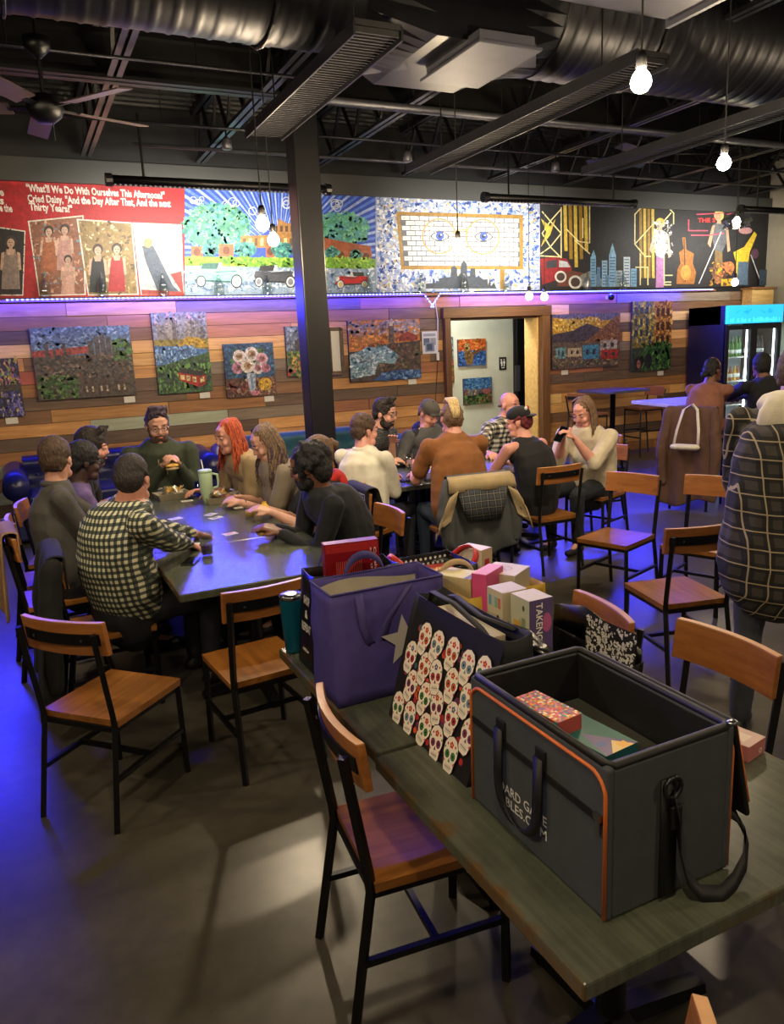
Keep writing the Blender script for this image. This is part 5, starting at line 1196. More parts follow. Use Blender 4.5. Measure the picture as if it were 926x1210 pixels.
gamebox('patchwork_box', 'small game box with a multicoloured check lid inside the carrier', (1.005, 1.335, .985), (.075, .15, .055), .12, '#a84a44', {'top': patch, 'left': patch_side})
def tealtop(P, a, b): P.rect(0, 0, a, b, '#1f5f56'); P.poly([(0, 0), (a, 0), (a*.3, b*.5)], '#5a4a7a'); P.poly([(a*.2, 0), (a*.9, 0), (a*.6, b*.2)], '#d8b878'); P.ell(a*.3, b*.2, a*.14, a*.1, '#3a4a8a'); P.rect(a*.55, b*.02, a*.8, b*.12, '#e0a84a')
gamebox('teal_box', 'teal illustrated game box inside the carrier', (1.055, 1.25, .962), (.10, .20, .04), .12, '#1f4f4a', {'top': tealtop})
def greytop(P, a, b): P.rect(0, 0, a, b, '#3a3a34'); P.ell(a*.7, b*.25, a*.22, b*.1, '#1f78a8')
gamebox('grey_box', 'large grey game box with a blue mark at the bottom of the carrier stack', (1.062, 1.245, .7685), (.27, .42, .192), 0, '#33332e', {'top': greytop})
# skull tote ---------------------------------------------------------------
SK = [(1.0, 1.0)]
def skull(P, x, y, s, eye, rot=0):
    w_ = '#e6ddcc'; c, sn = math.cos(rot), math.sin(rot)
    T = lambda pts: [(x+(a*c-b*sn)*s, y+(a*sn+b*c)*s) for a, b in pts]
    out = [(-.42, .1), (-.40, .42), (-.24, .64), (0, .72), (.24, .64), (.40, .42), (.42, .1), (.32, -.12), (.28, -.42), (.16, -.56), (-.16, -.56), (-.28, -.42), (-.32, -.12)]
    P.poly(T([(a*1.07, b*1.05) for a, b in out]), '#3a2426'); P.poly(T(out), w_)
    def E(a, b, rx, ry, col, n=10): q = T([(a+rx*math.cos(6.283*k/n), b+ry*math.sin(6.283*k/n)) for k in range(n)]); P.poly(q, col)
    for sg in (-1, 1):
        E(sg*.18, .08, .145, .15, '#2a2a2a'); E(sg*.18, .08, .125, .13, eye); E(sg*.18, .08, .05, .055, '#241a1c', 8); E(sg*.3, -.16, .05, .05, '#c8506a', 8); E(sg*.24, .42, .05, .05, '#c83a34', 8); E(sg*.36, .28, .035, .05, '#4a8a5a', 8)
    P.poly(T([(-.07, -.16), (.07, -.16), (0, .0)]), eye if eye != '#b02030' else '#7a2a34')
    for k in range(5): a = 6.283*k/5+.3; E(.075*math.cos(a), .43+.075*math.sin(a), .05, .05, '#c02a30' if eye != '#b02030' else '#3a5a9a', 7)
    E(0, .43, .035, .035, '#e0b83a', 8); P.line(T([(-.2, -.33), (.2, -.33)]), .02*s, '#5a4a48')
    P.many([T([(a-.006, -.42), (a+.006, -.42), (a+.006, -.25), (a-.006, -.25)]) for a in (-.15, -.09, -.03, .03, .09, .15)], '#5a4a48')
t = thing('skull_tote_bag', 'black tote bag printed with colourful sugar skulls on the near table', 'bag', (0, 0, 0)); sk_ = t
soft_bag('b', t, (.905, 1.535, 1.13, 2.0), (1.03, 1.56, 1.13, 2.03), .7515, 1.12, 'black_cloth', .006, .003, 6, 8, .003, 3, .012, 'body', flatx=3)
A, B, C_ = Vector((.905, 2.0, .7515)), Vector((.905, 1.535, .7515)), Vector((1.03, 2.03, 1.12)); V_ = (C_-A); Lv = V_.length; V_ = V_/Lv; V_ = Vector((.322, .0, .947))
N_ = Vector((-V_.z, 0, V_.x)); Lv = .389
P = Paint(None, 1.2e-5); P.rect(.0, .0, .463, .385, '#0c0b0d')
eyes = ['#2f7a34', '#b02030', '#6a8aa0', '#7a2a5a', '#c8502a']
r5 = random.Random(9); placed = []
for i in range(6):
    for j in range(5):
        x, y = .045+i*.082+(.04 if j % 2 else 0)+r5.uniform(-.006, .006), .036+j*.08+r5.uniform(-.006, .006)
        if x < .43 and y < .345: placed.append((x, y))
for (x, y) in placed:
    for k in range(4):
        a = r5.uniform(0, 6.28); rr_ = .048
        if not (.015 < x+rr_*math.cos(a) < .445 and .012 < y+rr_*math.sin(a)*.9 < .37): continue
        P.ell(x+rr_*math.cos(a), y+rr_*math.sin(a)*.9, .010, .010, r5.choice(['#a8262a', '#c8502a', '#3a5a6a', '#6a2a5a']), 6)
for q, (x, y) in enumerate(placed): skull(P, x, y, .078, eyes[(q*3+q//6) % 5], r5.uniform(-.3, .3))
P.build('skull_print', A, (0, -1, 0), V_, 'print', t, N_, .0012)
strap(t, [(1.035, 1.95, 1.10), (1.04, 1.94, 1.145), (1.06, 1.85, 1.13), (1.06, 1.7, 1.10), (1.04, 1.62, 1.09)], .02, 'black_cloth', 'handle'); strap(t, [(1.12, 1.97, 1.11), (1.10, 1.9, 1.13), (1.09, 1.75, 1.115), (1.12, 1.62, 1.11)], .02, 'black_cloth', 'handle')
gamebox('pale_box', 'pale game box with a yellow edge inside the skull tote', (1.08, 1.80, .93), (.055, .30, .16), 0, '#a89c80', {'top': lambda P, a, b: P.rect(0, 0, a*.25, b, '#c89a30')})
# purple tote ---------------------------------------------------------------
t = thing('purple_tote_bag', 'purple fabric tote bag with a pale star on the near table', 'bag', (0, 0, 0))
soft_bag('b', t, (.782, 2.115, 1.20, 2.33), (.80, 2.17, 1.205, 2.36), .7515, 1.11, 'purple_cloth', .010, .006, 8, 10, .004, 1, .006)
obj('hem', MB().tube([(x, y, 1.108) for x, y in loop(.80, 2.17, 1.205, 2.36, 6)], .004, 6, closed=True), 'purple_strap', t, True)
obj('inner_sheet', MB().grid([[(.83+.36*k/10, 2.345+.004*math.sin(k), 1.085+.014*math.sin(k*.5)) for k in range(11)], [(.83+.36*k/10, 2.34, .90) for k in range(11)]]), 'cream_lining', t, True)
strap(t, [(.89, 2.157, 1.10)]+[(.885+.0*k+.10*(.5-.5*math.cos(k*.5236)), 2.135, 1.09-.17*math.sin(k*.5236)) for k in range(1, 6)]+[(1.07, 2.157, 1.10)], .028, 'purple_strap', 'handle', .003, (1, 0, .25))
strap(t, arch((.93, 2.365, 1.09), (1.08, 2.365, 1.09), .075, 12, (0, .01, 0)), .028, 'purple_strap', 'handle', .003, (0, .4, 1))
P = Paint(None); P.poly([(.02+.085*(1 if k % 2 == 0 else .42)*math.sin(k*math.pi/5), .085*(1 if k % 2 == 0 else .42)*math.cos(k*math.pi/5)) for k in range(10)], '#a8a49c'); P.build('star_print', (1.01, 2.124, .93), (1, 0, 0), (0, .15, 1), 'print', t, (0, -1, .15))
# black shopping tote with lettering
t = thing('lettered_tote_bag', 'black tote bag with white lettering behind the purple tote', 'bag', (0, 0, 0))
soft_bag('b', t, (.805, 2.40, 1.16, 2.56), (.835, 2.405, 1.16, 2.545), .7515, 1.105, 'black_vinyl', .006, .004, 6, 8, .003, 5, .01, 'body', flatx=3)
for s_, y_, w2, h2 in (('SHOP', .235, .06, .03), ('&', .185, .03, .03), ('REPEAT', .135, .09, .03), ('cloth bag', .06, .06, .014)):
    P = Paint(None); P.text(s_, .08-w2/2, y_, w2, h2, '#cfcac0', .03); P.build('lettering', (.805, 2.56, .7515), (0, -1, 0), (.085, 0, .996), 'print', t, (-.996, 0, .085), .0025)
strap(t, arch((.90, 2.55, 1.09), (1.0, 2.55, 1.09), .05), .022, 'purple_strap', 'handle', .003, (0, .3, 1))
def redface(P, a, b):
    P.rect(0, 0, a, b, '#7a1418'); P.rect(a*.02, b*.9, a*.98, b*.99, '#a02a26')
    for k in range(14): P.rect(a*.2+a*.035*k, b*(.15+.02*(k % 3)), a*.2+a*.035*k+a*.012, b*.8, '#b8584a')
    P.text('Crush your enemies', a*.90, b*.92, b*.8, a*.045, '#e8d8c8', .01, up=(1, 0)); P.text('see them driven', a*.83, b*.92, b*.7, a*.04, '#d8c0b0', .01, up=(1, 0))
gamebox('red_box', 'dark red game box standing in the black lettered tote', (1.0, 2.475, .86), (.20, .05, .335), -.15, '#7a1418', {'front': redface}, 'print_gloss')
# teal tumbler on the table
t = thing('steel_tumbler', 'teal steel tumbler with a clear lid on the near table corner', 'tumbler', (.822, 2.655, .7515)); obj('cup', MB().lathe([(.033, 0), (.035, .005), (.042, .12), (.044, .21), (.043, .215)], n=24), 'teal_steel', t, True); obj('lid', MB().lathe([(.045, .21), (.045, .222), (.038, .228), (.02, .229)], n=24), 'chrome', t, True)
# polka-dot bag
t = thing('polka_dot_bag', 'black bag with white polka dots and red handles', 'bag', (0, 0, 0)); PX0, PY0, PX1, PY1, PZ = 1.24, 2.42, 1.50, 2.66, 1.04
soft_bag('b', t, (PX0, PY0, PX1, PY1), (PX0, PY0, PX1, PY1), .7515, PZ, 'black_vinyl', .0, .0, 4, 4, .003, 7)
dots = []
def dotgrid(O, U, V, N, a, b, nm):
    P = Paint(None)
    for i in range(int(a/.022)):
        for j in range(int(b/.022)): P.ell(.012+i*.022+(.011 if j % 2 else 0), .012+j*.022, .006, .006, '#e0ddd6', 8)
    o = P.build(nm, O, U, V, 'print', t, N, .0015); o['kind'] = 'stuff'
dotgrid((PX0, PY0, .76), (1, 0, 0), (0, 0, 1), (0, -1, 0), PX1-PX0, PZ-.76, 'dot_print'); dotgrid((PX0, PY1, .76), (0, -1, 0), (0, 0, 1), (-1, 0, 0), PY1-PY0, PZ-.76, 'dot_print'); dotgrid((PX1, PY0+.0, .76), (0, 1, 0), (0, 0, 1), (1, 0, 0), PY1-PY0, PZ-.76, 'dot_print'); dotgrid((PX0, PY1-.008, .9), (1, 0, 0), (0, 0, 1), (0, -1, 0), PX1-PX0, PZ-.9, 'dot_print')
strap(t, arch((PX0-.004, PY0+.05, 1.03), (PX0-.004, PY1-.05, 1.03), .06, 12, (-.05, 0, 0)), .026, 'red_strap', 'handle', .003, (.8, 0, .6)); strap(t, arch((PX1+.004, PY0+.05, 1.02), (PX1+.004, PY1-.04, 1.02), .05, 12, (.05, 0, 0)), .028, 'red_strap', 'handle', .003, (.8, 0, -.6))
gamebox('orange_box', 'orange illustrated game box in the polka-dot bag', (1.37, 2.54, .80), (.18, .19, .20), -.25, '#6a3a24', {'top': lambda P, a, b: (P.rect(0, 0, a, b, '#a8382a'), P.rect(0, 0, a, b*.25, '#c8843a'), P.text('CAVE', a*.1, b*.45, a*.7, b*.3, '#e0a050', .03))})
gamebox('upright_box', 'white upright game box with a red print behind the yellow bag', (1.60, 2.60, .7515), (.07, .12, .30), .35, '#c8bca8', {'front': lambda P, a, b: (P.rect(0, 0, a, b, '#c8b090'), P.poly([(a*.2, b*.72), (a*.8, b*.72), (a*.7, b*.86), (a*.3, b*.86)], '#b4322a'), P.ell(a*.5, b*.6, a*.2, a*.2, '#d8903a'), P.rect(a*.1, b*.1, a*.9, b*.4, '#a88a5a')), 'top': lambda P, a, b: P.rect(a*.1, b*.1, a*.9, b*.9, '#d6ccc4')})
# yellow bag with boxes
t = thing('yellow_bag', 'yellow fabric bag holding game boxes', 'bag', (0, 0, 0)); soft_bag('b', t, (1.27, 2.13, 1.60, 2.36), (1.28, 2.13, 1.60, 2.36), .7515, 1.02, 'yellow_cloth', .006, .004, 6, 6, .003, 8)
strap(t, arch((1.29, 2.36, 1.01), (1.45, 2.36, 1.01), .07, 12, (0, .01, 0)), .022, 'kraft', 'handle', .003, (0, .5, 1))
gamebox('cream_box', 'cream game box at the left of the yellow bag', (1.345, 2.29, .80), (.10, .14, .26), .5, '#b8a878', {'top': lambda P, a, b: (P.rect(0, 0, a, b, '#c8bc8a'), P.rect(0, 0, a, b*.2, '#4a4438'))})
gamebox('pink_box', 'bright pink game box standing in the yellow bag', (1.385, 2.17, .80), (.055, .13, .298), -1.05, '#c84a7a', {'top': lambda P, a, b: P.rect(0, 0, a, b, '#d87a98'), 'left': lambda P, a, b: (P.rect(0, 0, a, b, '#c03a70'), P.ell(a*.5, b*.8, a*.3, b*.12, '#e0809a'))})
def scrib(P, a, b):
    P.rect(0, 0, a, b, '#cfc4b4')
    for k in range(5): P.ring(a*(.3+.1*k), b*(.5+.1*math.sin(k*2)), a*.12, a*.012, ('#b45a54', '#5a6a64')[k % 2], 14)
gamebox('ivory_box', 'ivory game box with a scribbled red drawing', (1.48, 2.205, .80), (.135, .135, .275), .55, '#b4a890', {'top': scrib})
# glossy black bag with Takenoko boxes
t = thing('glossy_black_bag', 'crumpled glossy black plastic bag with white lettering beside the skull tote', 'bag', (0, 0, 0))
soft_bag('b', t, (1.15, 1.525, 1.255, 1.86), (1.145, 1.525, 1.26, 1.87), .7515, 1.03, 'black_vinyl', .010, .014, 9, 10, .002, 12, .03)
P = Paint(None); P.text('sue | o', .048, .0, .10, .022, '#8a8a8a', .0, up=(-1, 0)); P.build('small_lettering', (1.185, 1.512, .93), (1, 0, 0), (0, 0, 1), 'print', t, (0, -1, 0)); P = Paint(None); P.text('ton', .0, .0, .085, .05, '#d8d8d8', .02, up=(-1, 0)); P.build('lettering', (1.185, 1.512, .93), (1, 0, 0), (0, 0, 1), 'print', t, (0, -1, 0))
strap(t, [(1.16, 1.62, 1.02), (1.165, 1.61, 1.06), (1.19, 1.58, 1.05), (1.215, 1.545, 1.01), (1.235, 1.515, .95)], .04, 'black_vinyl', 'handle', .003, (.5, .6, .3)); strap(t, [(1.17, 1.74, 1.02), (1.18, 1.72, 1.065), (1.20, 1.67, 1.06), (1.225, 1.60, 1.02), (1.24, 1.55, .97)], .045, 'black_vinyl', 'handle', .003, (.5, .6, .3))
def takefront(P, a, b):
    P.rect(0, 0, a, b, '#5a4a78'); P.poly([(0, 0), (a*.4, 0), (a*.2, b*.5), (0, b*.7)], '#2a3a58'); P.ell(a*.75, b*.75, a*.2, b*.1, '#b85a8a'); P.ell(a*.7, b*.35, a*.22, b*.12, '#8a6aa0'); P.ell(a*.8, b*.15, a*.16, b*.08, '#4a8a7a')
    P.text('TAKENOKO', a*.28, b*.97, b*.56, a*.3, '#241a2a', .05, up=(1, 0)); P.text('TAKENOKO', a*.29, b*.965, b*.55, a*.28, '#f0e8dc', .02, up=(1, 0))
def takeleft(P, a, b):
    P.rect(0, 0, a, b, '#a09a80'); P.poly([(0, b*.3), (a*.5, b*.8), (a, b*.5), (a, b), (0, b)], '#b8b8a0'); P.rect(a*.15, b*.55, a*.5, b*.75, '#c89a3a'); P.poly([(a*.1, b*.5), (a*.5, b*.6), (a*.55, b*.7), (a*.15, b*.62)], '#b4702a'); P.rect(a*.6, b*.6, a*.8, b*.8, '#7a8a6a'); P.ell(a*.7, b*.9, a*.06, b*.03, '#2a3a2a'); P.rect(a*.1, 0, a*.9, b*.45, '#6a6a54')
def takleft2(P, a, b):
    P.rect(0, 0, a, b, '#c8bc9a'); 
    for k, c in enumerate(('#6a9ab0', '#b8c0b0', '#7ab08a', '#c86a5a')): P.rect(a*(.1+.2*k), b*.82, a*(.28+.2*k), b*.93, c)
    P.ell(a*.7, b*.7, a*.1, b*.05, '#3a2a24'); P.rect(a*.2, b*.5, a*.5, b*.7, '#a8a488')
gamebox('purple_game_box', 'purple and white lettered game box standing in the leafy patterned bag', (1.305, 1.805, .82), (.084, .094, .302), .0, '#b8b0a0', {'front': takefront, 'left': takeleft, 'top': lambda P, a, b: P.rect(0, 0, a, b, '#c4bcae')})
gamebox('tile_game_box', 'cream game box with coloured squares behind the lettered purple box', (1.285, 1.905, .82), (.09, .085, .302), .0, '#b8ac90', {'left': takleft2, 'top': lambda P, a, b: P.rect(0, 0, a, b, '#bcb4b0')})
# black and white patterned bag
t = thing('leafy_pattern_bag', 'black bag with a white leafy pattern panel', 'bag', (0, 0, 0)); soft_bag('b', t, (1.275, 1.555, 1.49, 1.96), (1.265, 1.55, 1.51, 1.965), .7515, .955, 'black_vinyl', .008, .006, 6, 8, .003, 15, .02, 'body', flatx=1)
P = Paint(None); P.rect(0, 0, .22, .19, '#0d0d0e'); jit(P, .005, .005, .215, .185, 420, ['#d8d6d0', '#c8c6be'], .006); obj('raised_side', MB().grid([[(1.500, 1.55+.05*k, .94) for k in range(9)], [(1.505, 1.55+.05*k, 1.05-.012*abs(k-5)) for k in range(9)]]), 'black_vinyl', t, True).modifiers.new('solid', 'SOLIDIFY').thickness = .003
P.build('leaf_print', (1.486, 1.78, .845), (0, -1, 0), (.07, 0, 1), 'print', t, (-1, 0, .07), .006)
P = Paint(None); P.text('P', 0, 0, .02, .03, '#6a6a6a', .0); P.build('lettering', (1.42, 1.955, .98), (1, 0, 0), (0, 0, 1), 'print', t, (0, -1, 0))
gamebox('small_pink_box', 'small pink game box at the table edge behind the carrier', (1.635, 1.33, .7515), (.085, .12, .045), .2, '#b8706a', {'top': lambda P, a, b: (P.rect(0, 0, a, b, '#b89a84'), P.rect(a*.2, b*.2, a*.7, b*.7, '#c8b49a')), 'front': lambda P, a, b: P.text('o', a*.6, b*.2, a*.2, b*.5, '#e8d8d0')})
# ------------------------------------------------------------------ people
for nm, c in (('skin_fair', '#c08f78'), ('skin_pink', '#c48a76'), ('skin_tan', '#a87a5c'), ('skin_brown', '#6e4630'), ('skin_deep', '#3a241c')):
    t_ = NT(nm); t_.set(Roughness=.5); mp_ = t_.coords(); n_ = t_.node('ShaderNodeTexNoise', i_Scale=22.0, i_Detail=3.0); t_.link(mp_, 0, n_, 0)
    cc = lin(c); r_ = t_.ramp(n_, 0, [(.3, tuple(v*.9 for v in cc)), (.7, tuple(min(1, v*1.06) for v in cc))]); t_.base((r_, 0)); t_.b.inputs['Subsurface Weight'].default_value = .08; t_.b.inputs['Subsurface Radius'].default_value = (.02, .008, .005)
def hairmat(name, c1, c2):
    t = NT(name); t.set(Roughness=.68); mp = t.coords('Object', (70, 70, 14)); n = t.node('ShaderNodeTexNoise', i_Scale=2.0, i_Detail=4.0); t.link(mp, 0, n, 0)
    r = t.ramp(n, 0, [(.35, c1), (.65, c2)]); t.base((r, 0)); t.bump(n, 0, .9, .012)
hairmat('hair_brown', '#2e1f14', '#4f3825'); hairmat('hair_dark', '#120d0b', '#2a1f1a'); hairmat('hair_black', '#070606', '#141012'); hairmat('hair_orange', '#8a2e14', '#d0602a'); hairmat('hair_mouse', '#54402c', '#8d7350'); hairmat('hair_blond', '#a08250', '#d8c088'); hairmat('hair_purple', '#2a1c2e', '#4a3450'); hairmat('hair_quiff', '#2a2030', '#473a4c'); hairmat('hair_red', '#3a0c14', '#7a1a28'); hairmat('hair_lightbrown', '#4a3424', '#7a5c40')
mat('lips', '#8a5148', .5); mat('lips_dark', '#4a2420', .45); mat('eye_white', '#968e86', .4); mat('iris', '#20160f', .2); mat('denim_dark', '#15181f', .8, bump=.2, bscale=200); mat('denim_grey', '#3c4048', .8, bump=.2, bscale=200); mat('denim_blue', '#2f3c4c', .8, bump=.2, bscale=200); mat('shoe_black', '#0c0c0d', .5); mat('shoe_white', '#a8a49c', .5)
def cloth(name, c, var=.12): mat(name, c, .85, var=var, scale=14, bump=.25, bscale=120, Sheen_Weight=.03)
for nm, c in (('fleece_grey', '#3d3a34'), ('purple_top', '#5d4a7a'), ('black_tee', '#08080a'), ('green_hoodie', '#2c3423'), ('tan_tee', '#8f7a58'), ('taupe_tee', '#7d7260'), ('navy_tee', '#10141f'), ('navy_sweater', '#07090e'), ('white_shirt', '#b9b3a0'), ('grey_hoodie', '#4a4a48'), ('navy_sleeve', '#151625'), ('brown_tee', '#7a4a1e'), ('cream_knit', '#b5a88e'), ('mauve_sweat', '#80523f'), ('red_hood', '#b3241c'), ('hood_cream', '#c4bda6'), ('brown_coat', '#4f3526'), ('tan_jacket', '#6a4a32'), ('black_coat', '#070708'), ('tan_coat', '#8a6a48'), ('canvas_grey', '#3f403e'), ('khaki', '#9a8660')): cloth(nm, c)
def plaid(name, base, mid, light, p, thin=None, rot=0):
    t = NT(name); t.set(Roughness=.85); tc = t.node('ShaderNodeTexCoord'); sx = t.node('ShaderNodeSeparateXYZ'); t.link(tc, 'Object', sx, 0)
    u = t.node('ShaderNodeMath', operation='ADD'); t.link(sx, 0, u, 0); ym = t.node('ShaderNodeMath', operation='MULTIPLY', i_1=.8); t.link(sx, 1, ym, 0); t.link(ym, 0, u, 1)
    def band(src, so, frac, off=0.0):
        m = t.node('ShaderNodeMath', operation='MULTIPLY_ADD', i_1=1/p, i_2=off+50.0); t.link(src, so, m, 0); f = t.node('ShaderNodeMath', operation='FRACT'); t.link(m, 0, f, 0); l = t.node('ShaderNodeMath', operation='LESS_THAN', i_1=frac); t.link(f, 0, l, 0); return l
    bu, bv = band(u, 0, .5), band(sx, 2, .5); s = t.node('ShaderNodeMath', operation='ADD'); t.link(bu, 0, s, 0); t.link(bv, 0, s, 1); h = t.node('ShaderNodeMath', operation='MULTIPLY', i_1=.5); t.link(s, 0, h, 0)
    r = t.ramp(h, 0, [(0, base), (.45, mid), (.9, light)], 'CONSTANT'); c = (r, 0)
    if thin:
        a, b = band(u, 0, .07, .3), band(sx, 2, .07, .3); mx = t.node('ShaderNodeMath', operation='MAXIMUM'); t.link(a, 0, mx, 0); t.link(b, 0, mx, 1); c = t.mix(c, thin, (mx, 0))
    t.base(c); n = t.node('ShaderNodeTexNoise', i_Scale=60.0); t.link(tc, 'Object', n, 0); t.bump(n, 0, .2, .004)
plaid('plaid_green', '#101613', '#4a5046', '#b9b494', .034, '#222a24'); plaid('plaid_dark', '#0f0f0f', '#1c1b19', '#3a3630', .075, '#9a8c70'); plaid('plaid_buffalo', '#0c0c0c', '#6a665c', '#c8c2b2', .05); plaid('plaid_lining', '#15181a', '#22262a', '#30343a', .05, '#6a6454')
printed('print_cloth', .85)
FT = bpy.data.textures.new('folds', 'CLOUDS'); FT.noise_scale = .11; FT.noise_depth = 1
HT = bpy.data.textures.new('hair_noise', 'CLOUDS'); HT.noise_scale = .022; HT.noise_depth = 2
def blob(name, mb, m, parent, vox, smooth=4, disp=0, tex=None):
    o = obj(name, mb, m, parent, True)
    r = o.modifiers.new('union', 'REMESH'); r.mode = 'VOXEL'; r.voxel_size = vox; r.use_smooth_shade = True
    if smooth: s = o.modifiers.new('smooth', 'SMOOTH'); s.iterations = smooth; s.factor = .5
    if disp: d = o.modifiers.new('folds', 'DISPLACE'); d.strength = disp; d.texture = tex or FT; d.mid_level = .5
    return o
def hand(mb, W, f, n, side, curl=.5, sc=1.0, spread=1.0):
    """hand from wrist W; f finger direction, n palm-down normal direction, side +1 right hand / -1 left; thumb on the inner side"""
    f = f.normalized(); n = (n-f*n.dot(f)).normalized(); x = f.cross(n).normalized()   # lateral
    if side < 0: x = -x
    # thumb side is -x
    K = W+f*.085*sc
    for o in (-.024, 0, .022): mb.caps(W+x*o*.6*sc+f*.012, K+x*o*1.05*sc, .015*sc, .0135*sc, 8)
    L = (.068, .078, .073, .058)
    for i in range(4):
        o = (-.032+.0215*i)*spread; b = K+x*o*sc-f*.006; a1 = curl*.6; a2 = curl*1.5
        d1 = f*math.cos(a1)+n*math.sin(a1)+x*(o*2.2); d2 = f*math.cos(a2)+n*math.sin(a2)+x*(o*1.6)
        m = b+d1.normalized()*L[i]*.52*sc; e = m+d2.normalized()*L[i]*.48*sc
        mb.caps(b, m, .0094*sc, .0086*sc, 7); mb.caps(m, e, .0086*sc, .0074*sc, 7)
    b = W+f*.025*sc-x*.024*sc; m = b+(f*.7-x*.75+n*.3).normalized()*.036*sc; e = m+(f*.95-x*.1+n*.35).normalized()*.034*sc
    mb.caps(b, m, .0125*sc, .0105*sc, 7); mb.caps(m, e, .0105*sc, .0085*sc, 7)
def ik(S, W, l1, l2, pole):
    d = W-S; L = min(d.length, (l1+l2)*.995); t = d.normalized(); W = S+t*L
    a = (l1*l1-l2*l2+L*L)/(2*L); h = math.sqrt(max(0, l1*l1-a*a)); p = (pole-t*pole.dot(t)).normalized(); return S+t*a+p*h, W
def person(label, hip, rz, head, look=(0, 0), hands=(None, None), seat=.45, sc=1.06, g=1.0, skin='skin_fair', shirt='black_tee', sleeve='long', pants='denim_dark', stand=False, vox=.0075, hood=None, curl=(.6, .6), bow=.03, neck='crew', legs=True, knees=(.42, .40), tilt=0.0):
    root = thing('person', label, 'person', (hip[0], hip[1], 0), rz); Ri = Matrix.Rotation(-rz, 3, 'Z'); O = Vector((hip[0], hip[1], 0))
    loc = lambda p: Ri @ (Vector(p)-O)
    Hc = loc(head); hz = seat+.10*sc if not stand else .95*sc
    Rh = Matrix.Rotation(math.radians(look[0]), 3, 'Z') @ Matrix.Rotation(math.radians(-look[1]), 3, 'X') @ Matrix.Rotation(tilt, 3, 'Y')
    hd = lambda x, y, z: Hc+Rh @ (Vector((x, y, z))*sc)
    P = Vector((0, .0, hz)); ax = (Hc-P).normalized()
    Nk = Hc-ax*.127*sc-Vector((0, .024, .012))*sc; Ch = P.lerp(Nk, .60)+Vector((0, -bow, 0)); Lx = Vector((1, 0, 0))
    # body -------------------------------------------------
    b = MB()
    b.ball(hd(0, -.014, .034), (.074*sc, .093*sc, .086*sc), 16, 10, rot=Rh); b.ball(hd(0, .018, -.028), (.060*sc, .070*sc, .088*sc), 14, 9, rot=Rh)
    b.caps(hd(-.030, .048, -.082), hd(.030, .048, -.082), .030*sc, .030*sc); b.ball(hd(0, .066, -.094), .021*sc, 8, 6)
    b.caps(hd(0, .082, .018), hd(0, .099, -.022), .0075*sc, .0105*sc, 8); b.caps(hd(-.010, .086, -.026), hd(.010, .086, -.026), .0075*sc, .0075*sc, 8); b.caps(hd(-.034, .067, .034), hd(.034, .067, .034), .013*sc, .013*sc, 8); b.caps(hd(-.02, .055, .06), hd(.02, .055, .06), .022*sc, .022*sc, 8)
    for s in (-1, 1): b.ball(hd(s*.076, -.012, -.008), (.010*sc, .020*sc, .030*sc), 8, 6, rot=Rh); b.ball(hd(s*.040, .060, -.030), .022*sc, 8, 6)
    b.caps(Nk-ax*.03, hd(0, -.018, -.05), .058*sc*g**.5, .052*sc*g**.3, 12)
    tr_ = .150*sc*g
    b.caps(P, Ch, tr_*.86, tr_*.9, 12, .66, Lx); b.caps(Ch, Nk-ax*.10*sc, tr_*.92, tr_*.80, 12, .62, Lx); shw = .180*sc*g**.40
    S = [Nk+Vector((s*shw, 0, -.058*sc)) for s in (-1, 1)]
    b.caps(S[0], S[1], .042*sc, .042*sc); b.caps(Nk-ax*.03, S[0], .04*sc, .045*sc); b.caps(Nk-ax*.03, S[1], .04*sc, .045*sc)
    arm = []
    for i, s in enumerate((-1, 1)):
        tg = hands[i]; W = loc(tg) if tg is not None else S[i]+Vector((s*.05, .16, -.46))*sc
        E_, W = ik(S[i], W, .285*sc, .255*sc, Vector((s*.45, -.35, -1.0))); arm.append((S[i], E_, W))
        gg = g**.6
        b.caps(S[i], E_, .043*sc*gg, .036*sc*gg, 10); b.caps(E_, E_.lerp(W, .35), .036*sc*gg, .036*sc*gg, 10); b.caps(E_.lerp(W, .3), W, .036*sc*gg, .0245*sc, 10)
        f = (W-E_).normalized(); f = (f+Vector((0, 0, -.15 if tg is not None else 0))).normalized(); nn = Vector((-s*.35, 0, -1)) if tg is not None else Vector((-s, 0, 0)); hand(b, W, f, nn, s, curl[i], sc)
    J = []
    for s in (-1, 1):
        if stand: hp, kn, an = Vector((s*.095, 0, hz-.04))*1, Vector((s*.115, .03, .50*sc)), Vector((s*.125, -.01, .09))
        else: hp, kn, an = Vector((s*.09*sc, .03, hz-.02)), Vector((s*.135, knees[0]*sc, seat+.075)), Vector((s*.135, knees[1]*sc, .09))
        J.append((hp, kn, an)); b.caps(hp, kn, .05*sc, .04*sc, 8); b.caps(kn, an, .038*sc, .03*sc, 8); b.caps(an, an+Vector((0, .12, -.045)), .03, .025, 8)
    blob('body', b, skin, root, vox, 3)
    # shirt -------------------------------------------------
    c = MB(); e = .016
    c.caps(P+ax*max(0, tr_*1.02+e-(.15 if not stand else .26)), P.lerp(Ch, .6), tr_*1.02+e, tr_*1.0+e, 14, .74, Lx); c.caps(P.lerp(Ch, .5), Ch, tr_*1.0+e, tr_*.98+e, 14, .72, Lx); c.caps(Ch, Nk-ax*.115*sc, tr_*.98+e, tr_*.84+e*.6, 14, .68, Lx)
    c.caps(Nk+Vector((-.085*sc, 0, -.105*sc)), Nk+Vector((.085*sc, 0, -.105*sc)), .088*sc*g**.3, .088*sc*g**.3, 12, .82, Vector((0, 0, 1)))
